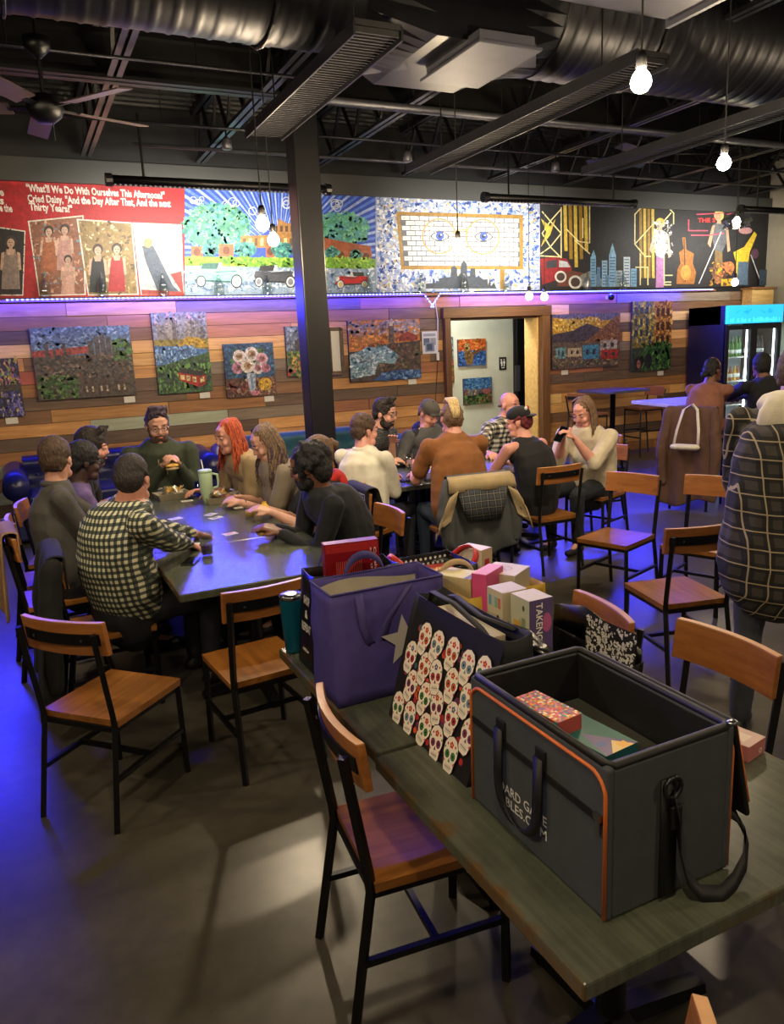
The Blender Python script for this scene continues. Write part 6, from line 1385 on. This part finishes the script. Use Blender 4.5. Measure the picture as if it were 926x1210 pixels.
    if sleeve != 'tank':
        for s in (-1, 1): c.caps(Nk-ax*.012*sc, S[0 if s < 0 else 1]+Vector((-s*.03, 0, .002)), .044*sc, .052*sc)
        c.caps(S[0], S[1], .050*sc, .050*sc, 10); c.caps(Nk-ax*.045*sc, S[0], .048*sc, .054*sc); c.caps(Nk-ax*.045*sc, S[1], .048*sc, .054*sc); c.caps(Nk-ax*.08*sc, Nk-ax*.035*sc, .064*sc*g**.4, .060*sc*g**.4, 12)
        for i in range(2):
            s_, e_, w_ = arm[i]; gg = g**.6
            if sleeve == 'long': c.caps(s_, e_, .055*sc*gg, .047*sc*gg, 10); c.caps(e_, e_.lerp(w_, .93), .047*sc*gg, .035*sc, 10)
            elif sleeve == 'elbow': c.caps(s_, e_, .058*sc*gg, .050*sc*gg, 10); c.caps(e_, e_.lerp(w_, .3), .050*sc*gg, .044*sc, 10)
            else: c.caps(s_, s_.lerp(e_, .72), .056*sc*gg, .054*sc*gg, 10)
    else:
        for s in (-1, 1): c.caps(Nk+Vector((s*.085*sc, .0, -.02*sc)), Ch+Vector((s*.07, 0, .08)), .045*sc, .08*sc, 10, .9)
    sh = blob('shirt', c, shirt, root, .0105, 4, .016)
    if pants:
        d = MB(); d.caps(P+Vector((0, 0, -.02)), P+Vector((0, .01, -.06)), tr_*.95, tr_*.92, 14, .68, Lx)
        for hp, kn, an in J: d.caps(hp, kn, .082*sc*g**.5, .062*sc, 10); d.caps(kn, an+Vector((0, 0, .02)), .062*sc, .047*sc, 10)
        blob('trousers', d, pants, root, .012, 3, .012)
        for hp, kn, an in J:
            m = MB(); m.caps(an+Vector((0, -.03, -.05)), an+Vector((0, .16, -.055)), .04, .034, 8); m.caps(an+Vector((0, -.01, -.02)), an+Vector((0, .06, -.04)), .038, .034, 8); blob('shoe', m, 'shoe_black', root, .012, 2)
    # face parts -------------------------------------------------
    for s in (-1, 1):
        obj('eye', MB().ball(hd(s*.031, .0735, .008), .0120*sc, 10, 8), 'eye_white', root, True); obj('iris', MB().ball(hd(s*.031, .0815, .008), .0062*sc, 8, 6), 'iris', root, True)
        obj('upper_lid', MB().ball(hd(s*.031, .0735, .0140), (.0150*sc, .0138*sc, .0115*sc), 10, 7, rot=Rh), skin, root, True)
    obj('mouth', MB().tube([hd(-.022, .081, -.060), hd(-.010, .0885, -.058), hd(0, .090, -.059), hd(.010, .0885, -.058), hd(.022, .081, -.060)], [.003*sc, .006*sc, .0065*sc, .006*sc, .003*sc], 8), 'lips' if skin not in ('skin_deep', 'skin_brown') else 'lips_dark', root, True)
    return dict(root=root, hd=hd, Rh=Rh, Hc=Hc, Nk=Nk, Ch=Ch, P=P, S=S, arm=arm, sc=sc, ax=ax, tr=tr_, shirt=sh, J=J, loc=loc)
def brows(q, m):
    for s in (-1, 1): obj('eyebrow', MB().tube([q['hd'](s*.015, .0885, .030), q['hd'](s*.032, .0865, .035), q['hd'](s*.049, .075, .030)], [.003, .0045, .002], 6), m, q['root'], True)
def glasses(q, m='black_plastic'):
    hd = q['hd']; mb = MB()
    for s in (-1, 1):
        mb.tube([hd(s*.033+.024*math.cos(a), .094-.010*abs(s*.033+.024*math.cos(a))/.05, .008+.018*math.sin(a)) for a in [k*.5236 for k in range(12)]], .0024, 6, closed=True)
        mb.tube([hd(s*.057, .083, .014), hd(s*.074, .04, .014), hd(s*.079, -.012, .008)], .0022, 5)
    mb.tube([hd(-.010, .098, .012), hd(.010, .098, .012)], .0024, 5); obj('glasses', mb, m, q['root'], True)
def beard(q, m, full=1.0):
    hd = q['hd']; mb = MB(); sc = q['sc']; mb.ball(hd(0, .020, -.072), (.064*sc, .070*sc*(.94+.06*full), .052*sc*(.9+.12*full)), 14, 10, rot=q['Rh']); mb.caps(hd(-.031, .047, -.084), hd(.031, .047, -.084), .034*sc, .034*sc)
    for s in (-1, 1): mb.caps(hd(s*.063, .005, -.015), hd(s*.052, .030, -.065), .010*sc, .016*sc); mb.caps(hd(s*.027, .077, -.052), hd(0, .0865, -.0455), .007*sc, .0075*sc)
    blob('beard', mb, m, q['root'], .006, 2, .005, HT)
def short_hair(q, m, vol=1.0, quiff=0, fringe=True, bald=False, name='hair', seed=1):
    hd = q['hd']; mb = MB(); sc = q['sc']; Rh = q['Rh']; r = random.Random(seed)
    if not bald: mb.ball(hd(0, -.024, .046), (.081*sc*vol**.3, .094*sc*vol**.3, .086*sc*vol**.4), 16, 10, rot=Rh)
    mb.ball(hd(0, -.058, .004), (.074*sc, .062*sc, .072*sc), 14, 9, rot=Rh)
    for s in (-1, 1): mb.caps(hd(s*.070, -.03, .04), hd(s*.071, .018, .012), .018*sc, .010*sc); mb.caps(hd(s*.068, -.05, -.01), hd(s*.045, -.075, -.055), .016*sc, .012*sc)
    if fringe and not bald:
        for k in range(26):
            a = r.uniform(-1.2, 1.2); x = .062*math.sin(a); y = .058*math.cos(a)*.9; z = .094-.25*x*x/.06; mb.caps(hd(x*.6, y-.06, z+.012), hd(x*1.05+r.uniform(-.01, .01), y+.014, z-.012-.012*abs(a)+quiff*.045*r.random()+quiff*.012), .017*sc, .009*sc, 6)
        if quiff:
            for k in range(18): x = r.uniform(-.055, .055); mb.caps(hd(x, .02, .10), hd(x*1.1, .05+r.uniform(-.02, .02), .125+.028*r.random()), .022*sc, .012*sc, 6)
        for k in range(26): a = r.uniform(0, 6.28); u = r.uniform(.1, .9); mb.caps(hd(.07*math.cos(a)*u, -.03+.08*math.sin(a)*u*.9, .108-.03*u), hd(.08*math.cos(a)*u+.01, -.03+.085*math.sin(a)*u, .128-.045*u*u), .014*sc, .008*sc, 6)
    return blob(name, mb, m, q['root'], .0075, 2, .010, HT)
def long_hair(q, m, length=.34, n=90, part=.0, m2=None, wave=.012, front=True, seed=2, spread=.115, r0=.011):
    hd = q['hd']; sc = q['sc']; r = random.Random(seed); cap = MB(); Rh = q['Rh']
    cap.ball(hd(0, -.026, .042), (.082*sc, .094*sc, .088*sc), 16, 10, rot=Rh); cap.ball(hd(0, -.055, -.01), (.078*sc, .065*sc, .10*sc), 14, 9, rot=Rh); blob('hair', cap, m, q['root'], .008, 2, .010, HT)
    A, B = MB(), MB()
    for k in range(n):
        a = r.uniform(-math.pi*.62, math.pi*.62); dx, dy = math.sin(a), -math.cos(a)   # 0 = back
        p0 = hd(part+dx*.03, dy*.04-.01, .128-.01*abs(dx)); p1 = hd(dx*.080, dy*.090-.016, .06); p2 = hd(dx*.089, dy*.098-.012, -.02); pts = [p0, p0.lerp(p1, .5)+Rh @ Vector((dx*.012, dy*.016, .016))*sc, p1, p2]
        Lh = length*r.uniform(.75, 1.05); ph = r.uniform(0, 6.28); base = p2.copy(); outw = Vector((p2.x-q['Hc'].x, p2.y-q['Hc'].y, 0)).normalized()
        for j in range(1, 8):
            v = j/7; pts.append(base+outw*(spread*.35*v+wave*math.sin(v*9+ph))+Vector((wave*math.cos(v*8+ph), .02*v if front and abs(a) > 1.2 else 0, -Lh*v)))
        rs = [r0*.7, r0, r0*1.1, r0*1.15]+[r0*(1.15-.8*j/7) for j in range(1, 8)]
        (B if (m2 and r.random() < .3) else A).tube(pts, [x*sc for x in rs], 6, flat=.55)
    obj('hair_locks', A, m, q['root'], True, kind='stuff')
    if m2: obj('hair_streaks', B, m2, q['root'], True, kind='stuff')
# --- long table ------------------------------------------------------------
q = person('man in a green and white plaid shirt with a balding crown', (.36, 4.28), -1.40, onY(157, 566, 4.18), (52, 8), (Vector((.86, 4.66, .80)), Vector((.78, 4.40, .80))), sc=1.07, g=1.55, skin='skin_pink', shirt='plaid_green', sleeve='long', vox=.007, bow=.05)
hb = MB(); hd = q['hd']; hb.ball(hd(0, -.055, .004), (.081, .068, .080), 14, 9, rot=q['Rh']); hb.ball(hd(0, -.020, .048), (.085, .098, .088), 16, 10, rot=q['Rh'])
for s in (-1, 1): hb.caps(hd(s*.072, -.03, .03), hd(s*.073, .02, .0), .016, .009)
blob('hair', hb, 'hair_dark', q['root'], .0075, 3, .006, HT); brows(q, 'hair_dark')
obj('collar', MB().tube([q['Nk']+Vector((.075*math.cos(a), .066*math.sin(a)+.005, .0)) for a in [k*.5236 for k in range(12)]], .022, 8, closed=True), 'plaid_green', q['root'], True)
q = person('person in a dark grey fleece with short brown hair at the long table', (.14, 5.03), -1.5, onY(67, 543, 5.02), (62, 4), (Vector((.60, 5.20, .80)), Vector((.52, 4.98, .80))), sc=1.07, g=1.23, skin='skin_fair', shirt='fleece_grey'); short_hair(q, 'hair_brown', 1.25, seed=4); brows(q, 'hair_brown')
obj('collar', MB().tube([q['Nk']+Vector((.07*math.cos(a), .062*math.sin(a), .012)) for a in [k*.5236 for k in range(12)]], .02, 8, closed=True), 'fleece_grey', q['root'], True)
q = person('person in a purple top with dark hair and glasses', (.14, 5.52), -1.5, onY(101, 546, 5.5), (5, 10), (Vector((.62, 5.72, .81)), Vector((.60, 5.50, .81))), sc=1.06, g=1.18, skin='skin_deep', shirt='purple_top'); short_hair(q, 'hair_black', 1.4, seed=6); glasses(q); brows(q, 'hair_black')
q = person('bearded young man in a black t-shirt with swept dark hair', (.20, 6.05), -1.75, onY(110, 529, 5.95), (-6, 12), (Vector((.60, 6.05, .84)), Vector((.56, 5.86, .84))), sc=1.08, g=1.18, skin='skin_pink', shirt='black_tee', sleeve='short'); short_hair(q, 'hair_dark', 1.5, .6, seed=8); beard(q, 'hair_dark', .9); brows(q, 'hair_dark')
q = person('man in an olive green hoodie with glasses and a quiff eating', (1.0, 6.68), 3.12, onY(186, 503, 6.55), (2, 16), (Vector((1.115, 6.42, .99)), Vector((.985, 6.42, .99))), sc=1.17, g=1.42, skin='skin_fair', shirt='green_hoodie', curl=(1.0, 1.0)); short_hair(q, 'hair_quiff', .9, .8, seed=3); beard(q, 'hair_brown', .85); glasses(q, 'chrome'); brows(q, 'hair_dark')
hm = MB(); hm.tube([q['Nk']+Vector((.095*math.cos(a), .085*math.sin(a)-.01, .0-.03*math.sin(a))) for a in [k*.5236 for k in range(12)]], .034, 8, closed=True); hm.ball(q['Nk']+Vector((0, -.11, -.02)), (.11, .05, .08)); blob('hood', hm, 'green_hoodie', q['root'], .011, 3, .01)
for s in (-1, 1): obj('drawstring', MB().tube([q['Nk']+Vector((s*.03, .10, -.03)), q['Nk']+Vector((s*.032, .125, -.12)), q['Nk']+Vector((s*.03, .135, -.24))], .004, 6), 'khaki', q['root'])
hw = (q['arm'][0][2]+q['arm'][1][2])/2
bn = thing('sandwich', 'half-eaten sandwich held by the man in the green hoodie', 'food', (1.05, 6.345, .985), .1); obj('bun', MB().ball((0, 0, .012), (.055, .04, .022), 14, 8), 'fries', bn, True); obj('bun', MB().ball((0, 0, -.012), (.055, .04, .016), 14, 8), 'kraft', bn, True); obj('filling', MB().box((0, 0, 0), (.09, .06, .012)), 'hair_brown', bn, bevel=.004)
q = person('woman with long orange hair in a tan t-shirt', (1.70, 6.01), 1.72, onY(270, 516, 5.95), (6, 12), (Vector((1.30, 5.86, .80)), Vector((1.22, 6.14, .80))), sc=1.09, g=1.35, skin='skin_pink', shirt='tan_tee', sleeve='short'); long_hair(q, 'hair_orange', .25, 170, .0, 'hair_red', .010, seed=5, r0=.0085); brows(q, 'hair_brown')
q = person('woman with long wavy brown and purple hair in a taupe t-shirt', (1.75, 5.46), 1.62, onY(313, 524, 5.42), (2, 26), (Vector((1.36, 5.42, .80)), Vector((1.40, 5.62, .80))), sc=1.09, g=1.38, skin='skin_fair', shirt='taupe_tee', sleeve='short'); long_hair(q, 'hair_mouse', .30, 200, .01, 'hair_purple', .018, seed=9, spread=.15, r0=.0085); brows(q, 'hair_brown')
e_, w_ = q['arm'][0][1], q['arm'][0][2]; obj('bracelet', MB().tube([w_.lerp(e_, .12)+Vector((.03*math.cos(a), 0, .03*math.sin(a))) for a in [k*.6283 for k in range(10)]], .004, 6, closed=True), 'black_plastic', q['root'], True)
q = person('person with a curly brown bun and a red hood on a navy shirt', (1.81, 4.92), 1.55, onY(374, 541, 4.9), (-8, 12), (Vector((1.42, 4.86, .82)), Vector((1.42, 5.0, .82))), sc=1.06, g=1.23, skin='skin_fair', shirt='navy_tee', sleeve='short'); short_hair(q, 'hair_lightbrown', 1.5, seed=11)
bm = MB(); r_ = random.Random(4)
for k in range(30): v = Vector((r_.gauss(0, 1), r_.gauss(0, 1), r_.gauss(0, 1))).normalized(); bm.ball(q['hd'](0, -.115, .05)+v*.035, .020, 6, 5)
blob('bun', bm, 'hair_lightbrown', q['root'], .007, 2, .012, HT); hm = MB(); hm.tube([q['Nk']+Vector((.09*math.cos(a), .075*math.sin(a)-.03, .0-.03*math.sin(a))) for a in [k*.5236 for k in range(12)]], .034, 8, closed=True); hm.ball(q['Nk']+Vector((0, -.12, -.05)), (.12, .05, .10)); blob('hood', hm, 'red_hood', q['root'], .011, 3, .012)
fd = thing('yellow_wrapper', 'yellow food wrapper held over the long table by the curly bun', 'wrapper', (1.39, 4.93, .845)); obj('wrapper', MB().ball((0, 0, 0), (.03, .03, .03), 7, 5), 'yellow_cup', fd); obj('fold', MB().box((0, 0, .03), (.03, .005, .02)), 'yellow_cup', fd)
q = person('person in a dark navy sweater with black hair leaning on the long table', (1.73, 4.28), 1.52, onY(363, 552, 4.28), (-30, 16), (Vector((1.30, 4.30, .81)), Vector((1.30, 4.46, .81))), sc=1.10, g=1.3, skin='skin_brown', shirt='navy_sweater', vox=.007, bow=.06)
hm = MB(); r_ = random.Random(8); hm.ball(q['hd'](0, -.03, .045), (.10, .11, .10), 16, 10, rot=q['Rh']); hm.ball(q['hd'](0, -.07, -.02), (.09, .07, .10), 14, 9, rot=q['Rh'])
for k in range(80): v = Vector((r_.gauss(0, 1), r_.gauss(0, 1)-.4, r_.gauss(0, 1)+.2)).normalized(); hm.ball(q['hd'](v.x*.095, -.03+v.y*.10, .03+v.z*.10), r_.uniform(.016, .028), 6, 5)
for s in (-1, 1): hm.caps(q['hd'](s*.08, 0, .04), q['hd'](s*.075, .03, -.03), .026, .016)
blob('hair', hm, 'hair_black', q['root'], .008, 2, .014, HT); beard(q, 'hair_black', .9); brows(q, 'hair_black')
sw = thing('fried_snack', 'small fried snack held in the hands over the long table', 'food', (1.215, 4.41, .80)); obj('crust', MB().ball((0, 0, 0), (.035, .03, .022), 9, 6), 'fries', sw); obj('topping', MB().ball((.01, 0, .015), (.018, .016, .012), 8, 5), 'yellow_cup', sw)
# --- short table -----------------------------------------------------------
q = person('person in a white long-sleeved shirt with short brown hair', (2.36, 5.50), -1.05, onY(431, 509, 5.58), (-22, 6), (Vector((2.74, 5.86, .79)), Vector((2.72, 5.66, .79))), sc=1.07, g=1.28, skin='skin_pink', shirt='white_shirt', pants='denim_dark'); short_hair(q, 'hair_brown', 1.1, seed=13); brows(q, 'hair_brown')
obj('collar', MB().tube([q['Nk']+Vector((.072*math.cos(a), .064*math.sin(a), .008)) for a in [k*.5236 for k in range(12)]], .02, 8, closed=True), 'white_shirt', q['root'], True)
q = person('man with a dark beard and glasses in a patterned black shirt', (2.93, 6.74), 3.75, onY(455, 489, 6.52), (4, 12), (Vector((3.08, 6.42, .98)), Vector((3.0, 6.36, .82))), sc=1.10, g=1.23, skin='skin_fair', shirt='plaid_lining', sleeve='elbow'); short_hair(q, 'hair_dark', 1.2, .3, seed=15); beard(q, 'hair_dark', 1.1); glasses(q); brows(q, 'hair_dark')
q = person('man in a flat cap and a grey hoodie with dark sleeves', (3.62, 6.80), 3.25, onY(507, 489, 6.62), (6, 34), (Vector((3.40, 6.30, .80)), Vector((3.20, 6.34, .80))), sc=1.09, g=1.38, skin='skin_pink', shirt='grey_hoodie'); short_hair(q, 'hair_lightbrown', .9, seed=17, fringe=False, bald=True)
cm_ = MB(); hd = q['hd']; cm_.ball(hd(0, -.014, .056), (.094, .114, .074), 16, 10, rot=q['Rh']); cm_.caps(hd(-.04, .085, .045), hd(.04, .085, .045), .026, .026, 10, .4); cp_ = blob('flat_cap', cm_, 'fleece_grey', q['root'], .008, 3); obj('button', MB().ball(hd(0, -.01, .128), .010, 8, 6), 'fleece_grey', cp_)
for i in range(2):
    s_, e_, w_ = q['arm'][i]; m_ = MB(); m_.caps(s_, e_, .062*1.08, .055, 10); m_.caps(e_, e_.lerp(w_, .92), .055, .040, 10); m_.caps(q['Nk']+Vector(((-1, 1)[i]*.06, 0, -.02)), s_, .05, .06); blob('raglan_sleeve', m_, 'navy_sleeve', q['root'], .011, 3, .014)
hm = MB(); hm.tube([q['Nk']+Vector((.095*math.cos(a), .08*math.sin(a)-.02, .01-.02*math.sin(a))) for a in [k*.5236 for k in range(12)]], .036, 8, closed=True); hm.ball(q['Nk']+Vector((0, -.10, -.02)), (.12, .06, .09)); blob('hood', hm, 'navy_sleeve', q['root'], .011, 3, .012)
q = person('person in a brown t-shirt with a blond-topped undercut', (2.99, 5.06), -.12, onY(533, 494, 5.24), (-6, 4), (Vector((2.86, 5.60, .82)), Vector((3.24, 5.60, .80))), sc=1.07, g=1.36, skin='skin_pink', shirt='brown_tee', sleeve='short', pants='denim_blue', bow=.04); short_hair(q, 'hair_lightbrown', .7, seed=19, fringe=False)
tm = MB(); hd = q['hd']; r_ = random.Random(3)
for k in range(26): x = r_.uniform(-.034, .034); tm.tube([hd(x, .06, .115), hd(x, .0, .142), hd(x*.9, -.07, .118), hd(x*.7, -.115, .05), hd(x*.5, -.118, .0)], [.010, .013, .013, .011, .005], 6)
obj('hair_top', tm, 'hair_blond', q['root'], True, kind='stuff')
q = person('bald man in a black and white checked shirt over a black tee', (4.46, 6.82), 3.3, onY(602, 479, 6.62), (10, 10), (Vector((4.30, 6.24, .80)), Vector((4.05, 6.28, .80))), sc=1.10, g=1.33, skin='skin_pink', shirt='plaid_buffalo'); hm = MB(); hd = q['hd']
for s in (-1, 1): hm.caps(hd(s*.070, -.04, .0), hd(s*.05, -.085, -.02), .014, .014)
hm.caps(hd(-.05, -.085, -.02), hd(.05, -.085, -.02), .016, .016); blob('hair', hm, 'hair_lightbrown', q['root'], .008, 2, .004, HT); brows(q, 'hair_lightbrown')
m_ = MB(); m_.caps(q['Nk']+Vector((0, .045, -.06)), q['Ch']+Vector((0, .07, -.08)), .055, .075, 12); blob('undershirt', m_, 'black_tee', q['root'], .011, 3)
q = person('person in a black tank top and a backward cap with dark red hair', (3.80, 5.12), .22, onY(612, 499, 5.30), (30, 10), (Vector((3.46, 5.60, .80)), Vector((3.86, 5.62, .80))), sc=1.05, g=1.25, skin='skin_pink', shirt='black_tee', sleeve='tank', pants='denim_dark', bow=.04); short_hair(q, 'hair_red', 1.0, seed=23, fringe=False, bald=True)
cm_ = MB(); hd = q['hd']; cm_.ball(hd(0, -.012, .062), (.088, .104, .072), 16, 10, rot=q['Rh']); cp_ = blob('cap', cm_, 'black_tee', q['root'], .008, 3); bm_ = MB(); bm_.caps(hd(-.05, -.115, .035), hd(.05, -.115, .035), .036, .036, 10, .25); blob('peak', bm_, 'black_tee', cp_, .006, 2)
for dx, c_ in ((-.04, 'white_card'), (.03, 'red_hood')): obj('patch', MB().ball(hd(dx, -.09, .10), (.018, .008, .016), 8, 6), c_, cp_, True)
q = person('woman in a cream knit cardigan looking at a phone', (4.63, 5.48), 1.92, onY(689, 488, 5.40), (-2, 24), (Vector((4.22, 5.20, 1.02)), Vector((4.22, 5.36, 1.02))), sc=1.10, g=1.45, skin='skin_pink', shirt='cream_knit', sleeve='elbow', pants='denim_dark', curl=(.9, .9)); long_hair(q, 'hair_lightbrown', .17, 160, .01, None, .006, seed=27, spread=.06, r0=.0085); brows(q, 'hair_brown')
m_ = MB(); m_.caps(q['Nk']+Vector((0, .055, -.07)), q['Ch']+Vector((0, .13, -.05)), .06, .085, 12); blob('white_top', m_, 'white_shirt', q['root'], .011, 3)
ph = thing('phone', 'black phone held by the woman in the cream cardigan', 'phone', (4.12, 5.26, 1.065), (.9, .2, -1.2)); obj('case', MB().box((0, 0, 0), (.08, .155, .01)), 'black_plastic', ph, bevel=.004); obj('screen', MB().box((0, 0, .0055), (.07, .145, .001)), 'phone_black', ph)
# --- far high table ----------------------------------------------------------
q = person('woman in a pink-brown sweatshirt with hair tied back at the high table', (6.72, 6.12), -1.25, onY(842, 438, 6.12), (-12, 4), (Vector((7.20, 6.52, 1.08)), Vector((7.22, 6.40, 1.08))), seat=.76, sc=1.04, g=1.23, skin='skin_brown', shirt='mauve_sweat', pants='mauve_sweat', vox=.0085); short_hair(q, 'hair_black', .9, seed=29)
bm = MB(); bm.caps(q['hd'](0, -.10, -.02), q['hd'](.0, -.145, -.045), .03, .034); blob('bun', bm, 'hair_black', q['root'], .008, 2, .008, HT); obj('hair_band', MB().tube([q['hd'](.084*math.cos(a), -.02+.02*math.cos(a)**2, .045+.088*math.sin(a)) for a in [k*.3927 for k in range(9)]], .006, 6), 'tan_coat', q['root'], True)
q = person('person in a black top with black hair facing the drinks fridge', (7.42, 5.80), -.35, onY(899, 433, 5.92), (-10, 2), (Vector((7.30, 6.48, 1.08)), Vector((7.55, 6.42, 1.08))), seat=.76, sc=1.08, g=1.4, skin='skin_brown', shirt='black_tee', pants='denim_dark', vox=.0085); short_hair(q, 'hair_black', 1.3, seed=31)
# --- standing person ---------------------------------------------------------
q = person('person standing in a dark plaid jacket over a cream hoodie', (2.92, 2.20), -1.05, Vector((3.10, 2.30, 1.66)), (-10, 18), (Vector((3.16, 2.52, .98)), Vector((3.22, 2.10, .98))), sc=1.04, g=1.42, skin='skin_fair', shirt='plaid_dark', pants='denim_grey', stand=True, bow=.03); short_hair(q, 'hair_brown', 1.0, seed=33)
m_ = MB(); m_.caps(q['P']+Vector((0, 0, -.14)), q['Ch'], q['tr']*1.10+.02, q['tr']*.98+.01, 16, .80, Vector((1, 0, 0))); blob('jacket_skirt', m_, 'plaid_dark', q['root'], .011, 3, .02)
hm = MB(); Nk = q['Nk']; hm.tube([Nk+Vector((.105*math.cos(a), .09*math.sin(a)-.03, .02-.03*math.sin(a))) for a in [k*.5236 for k in range(12)]], .045, 8, closed=True); hm.ball(Nk+Vector((0, -.13, -.04)), (.135, .065, .13)); hm.ball(Nk+Vector((0, -.12, -.10)), (.08, .06, .10)); blob('hood', hm, 'hood_cream', q['root'], .010, 3, .014)
# ------------------------------------------------------------------ coats and hanging bags
def drape(name, label, chair_xy, rz, hb, w_top, w_bot, lb, lf, m, sleeves=True, cat='coat', seed=0, fold=.03, collar=None):
    t = thing(name, label, cat, (chair_xy[0], chair_xy[1], 0), rz); rows = []; n = 18; r = random.Random(seed); prof = []
    for k in range(7): prof.append((-.205, hb-lf+lf*k/6, 0))
    for k in range(5): a = math.pi*k/4; prof.append((-.245+.045*math.cos(a), hb+.014+.02*math.sin(a), 0))
    for k in range(1, 13): prof.append((-.290-.02*k/12, hb-lb*k/12, k/12))
    for (y, z, v) in prof:
        row = []
        for i in range(n+1):
            u = -1+2*i/n; w_ = w_top/2*(1-v)+w_bot/2*v
            amp = fold*(.25+v)
            row.append((u*w_+.01*math.sin(z*20+u*4), y-amp*(.5+.5*math.sin(u*7+seed+z*1.5))*(1 if v > 0 else .15), z-(.05*math.sin(u*3+seed)*v)))
        rows.append(row)
    o = obj('drape', MB().grid(rows), m, t, True); s = o.modifiers.new('solid', 'SOLIDIFY'); s.thickness = .012; s.offset = 0; ss = o.modifiers.new('sub', 'SUBSURF'); ss.levels = 1; ss.render_levels = 1
    if sleeves:
        for s_ in (-1, 1):
            p0 = Vector((s_*w_top*.47, -.27, hb-.03)); mb = MB(); mb.caps(p0, p0+Vector((s_*.05, -.05, -lb*.4)), .055, .062, 10); mb.caps(p0+Vector((s_*.05, -.05, -lb*.4)), p0+Vector((s_*.03, -.06, -lb*.75)), .06, .05, 10); blob('sleeve', mb, m, t, .012, 3, .02)
    if collar: obj('collar', MB().grid([[(w_top*.45*(-1+2*i/8), -.30-.01*math.sin(i), hb+.02) for i in range(9)], [(w_top*.5*(-1+2*i/8), -.345, hb-.06-.02*math.sin(i*.8)) for i in range(9)], [(w_top*.52*(-1+2*i/8), -.335, hb-.16+.05*abs(-1+2*i/8)) for i in range(9)]]), collar, t, True).modifiers.new('solid', 'SOLIDIFY').thickness = .012
    return t
drape('coat', 'black coat hung over the chair of the plaid-shirted man', (.30, 4.30), -1.55, .885, .48, .80, .80, .16, 'black_coat', True, seed=1, fold=.09)
drape('coat', 'tan coat hung over the chair of the grey fleece', (.08, 5.04), -1.50, .885, .42, .46, .45, .14, 'tan_coat', False, seed=5)
t = drape('jacket', 'grey and khaki jacket with plaid lining over the brown shirt\'s chair', (2.98, 5.0), -.12, .89, .50, .62, .56, .14, 'canvas_grey', True, seed=2, cat='jacket', fold=.05)
def flap(nm, m, rows): obj(nm, MB().grid(rows), m, t, True).modifiers.new('solid', 'SOLIDIFY').thickness = .012
flap('collar', 'khaki', [[(-.25+.5*i/10, -.285, .915) for i in range(11)], [(-.26+.52*i/10, -.335, .895) for i in range(11)], [(-.27+.54*i/10, -.355-.006*math.sin(i*1.3), .815) for i in range(11)]])
flap('plaid_lining', 'plaid_lining', [[(-.20+.4*i/10, -.352, .83) for i in range(11)], [(-.17+.34*i/10, -.362-.008*math.sin(i), .70) for i in range(11)], [(-.13+.26*i/10, -.372, .60) for i in range(11)]])
for s_ in (-1, 1): flap('front_flap', 'khaki', [[(s_*(.20+.01*k), -.36-.004*k, .83-.03*k) for k in range(8)], [(s_*(.27+.016*k), -.375-.01*math.sin(k), .79-.036*k) for k in range(8)], [(s_*(.31+.012*k), -.385, .72-.036*k) for k in range(8)]])
t = drape('patterned_scarf', 'black and white geometric cloth over the navy sweater\'s chair', (1.86, 4.93), 1.55, .885, .42, .44, .20, .45, 'black_coat', False, cat='cloth', seed=7, fold=.008)
P = Paint(None)
for i in range(5):
    for j in range(5):
        x, y = -.19+i*.08, -.40+j*.085; f = 1 if (i+j) % 2 else -1
        for k in range(3): P.line([(x+k*.022*f+(.07 if f < 0 else 0), y), (x+k*.022*f+(.07 if f < 0 else 0), y+.07-k*.02), (x+.07 if f > 0 else x, y+.07-k*.02)], .008, '#cfcabc')
P.build('geometric_print', (0, -.187, .87), (-1, 0, 0), (0, 0, 1), 'print_cloth', t, (0, 1, 0))
drape('coat', 'long brown coat hung over the bar chair', (6.55, 6.0), -1.15, 1.07, .50, .62, .98, .2, 'brown_coat', True, seed=3, fold=.06)
drape('jacket', 'tan jacket hung over the bar chair', (6.95, 5.45), -.45, 1.07, .50, .54, .60, .2, 'tan_jacket', True, seed=4, fold=.05, cat='jacket')
t = thing('belt_bag', 'white belt bag hanging on the brown coat', 'bag', (6.55, 6.0, 0), -1.15); mb = MB(); mb.caps((-.10, -.43, .70), (.10, -.43, .70), .055, .055, 12, .6); blob('pouch', mb, 'hood_cream', t, .010, 3)
strap(t, [(-.12, -.42, .72), (-.10, -.39, .88), (-.06, -.33, 1.08), (.0, -.26, 1.13), (.08, -.33, 1.08), (.12, -.39, .88), (.13, -.42, .72)], .03, 'hood_cream', 'strap', .004, (.8, 0, .3))
t = thing('shoulder_bag', 'black shoulder bag hanging on the cream cardigan\'s chair', 'bag', (4.70, 5.50, 0), 1.92); obj('pouch', MB().box((.0, -.36, .52), (.26, .08, .26)), 'black_cloth', t, bevel=.03, seg=3); strap(t, [(-.10, -.33, .64), (-.08, -.29, .88), (0, -.27, .895), (.08, -.29, .88), (.10, -.33, .64)], .02, 'black_cloth', 'strap', .004, (1, 0, 0))
t = thing('backpack', 'dark navy backpack behind the short table beside the doorway', 'bag', (4.05, 7.25, 0), 0)
mb = MB(); mb.caps((0, 0, .66), (0, .02, .98), .19, .15, 14, .7); blob('body', mb, 'navy_sleeve', t, .012, 3, .012); obj('base', MB().box((0, 0, .24), (.30, .26, .48)), 'navy_sleeve', t, bevel=.05); strap(t, arch((-.06, .0, 1.12), (.06, .0, 1.12), .05), .02, 'black_cloth', 'loop', .004, (0, 1, 0))
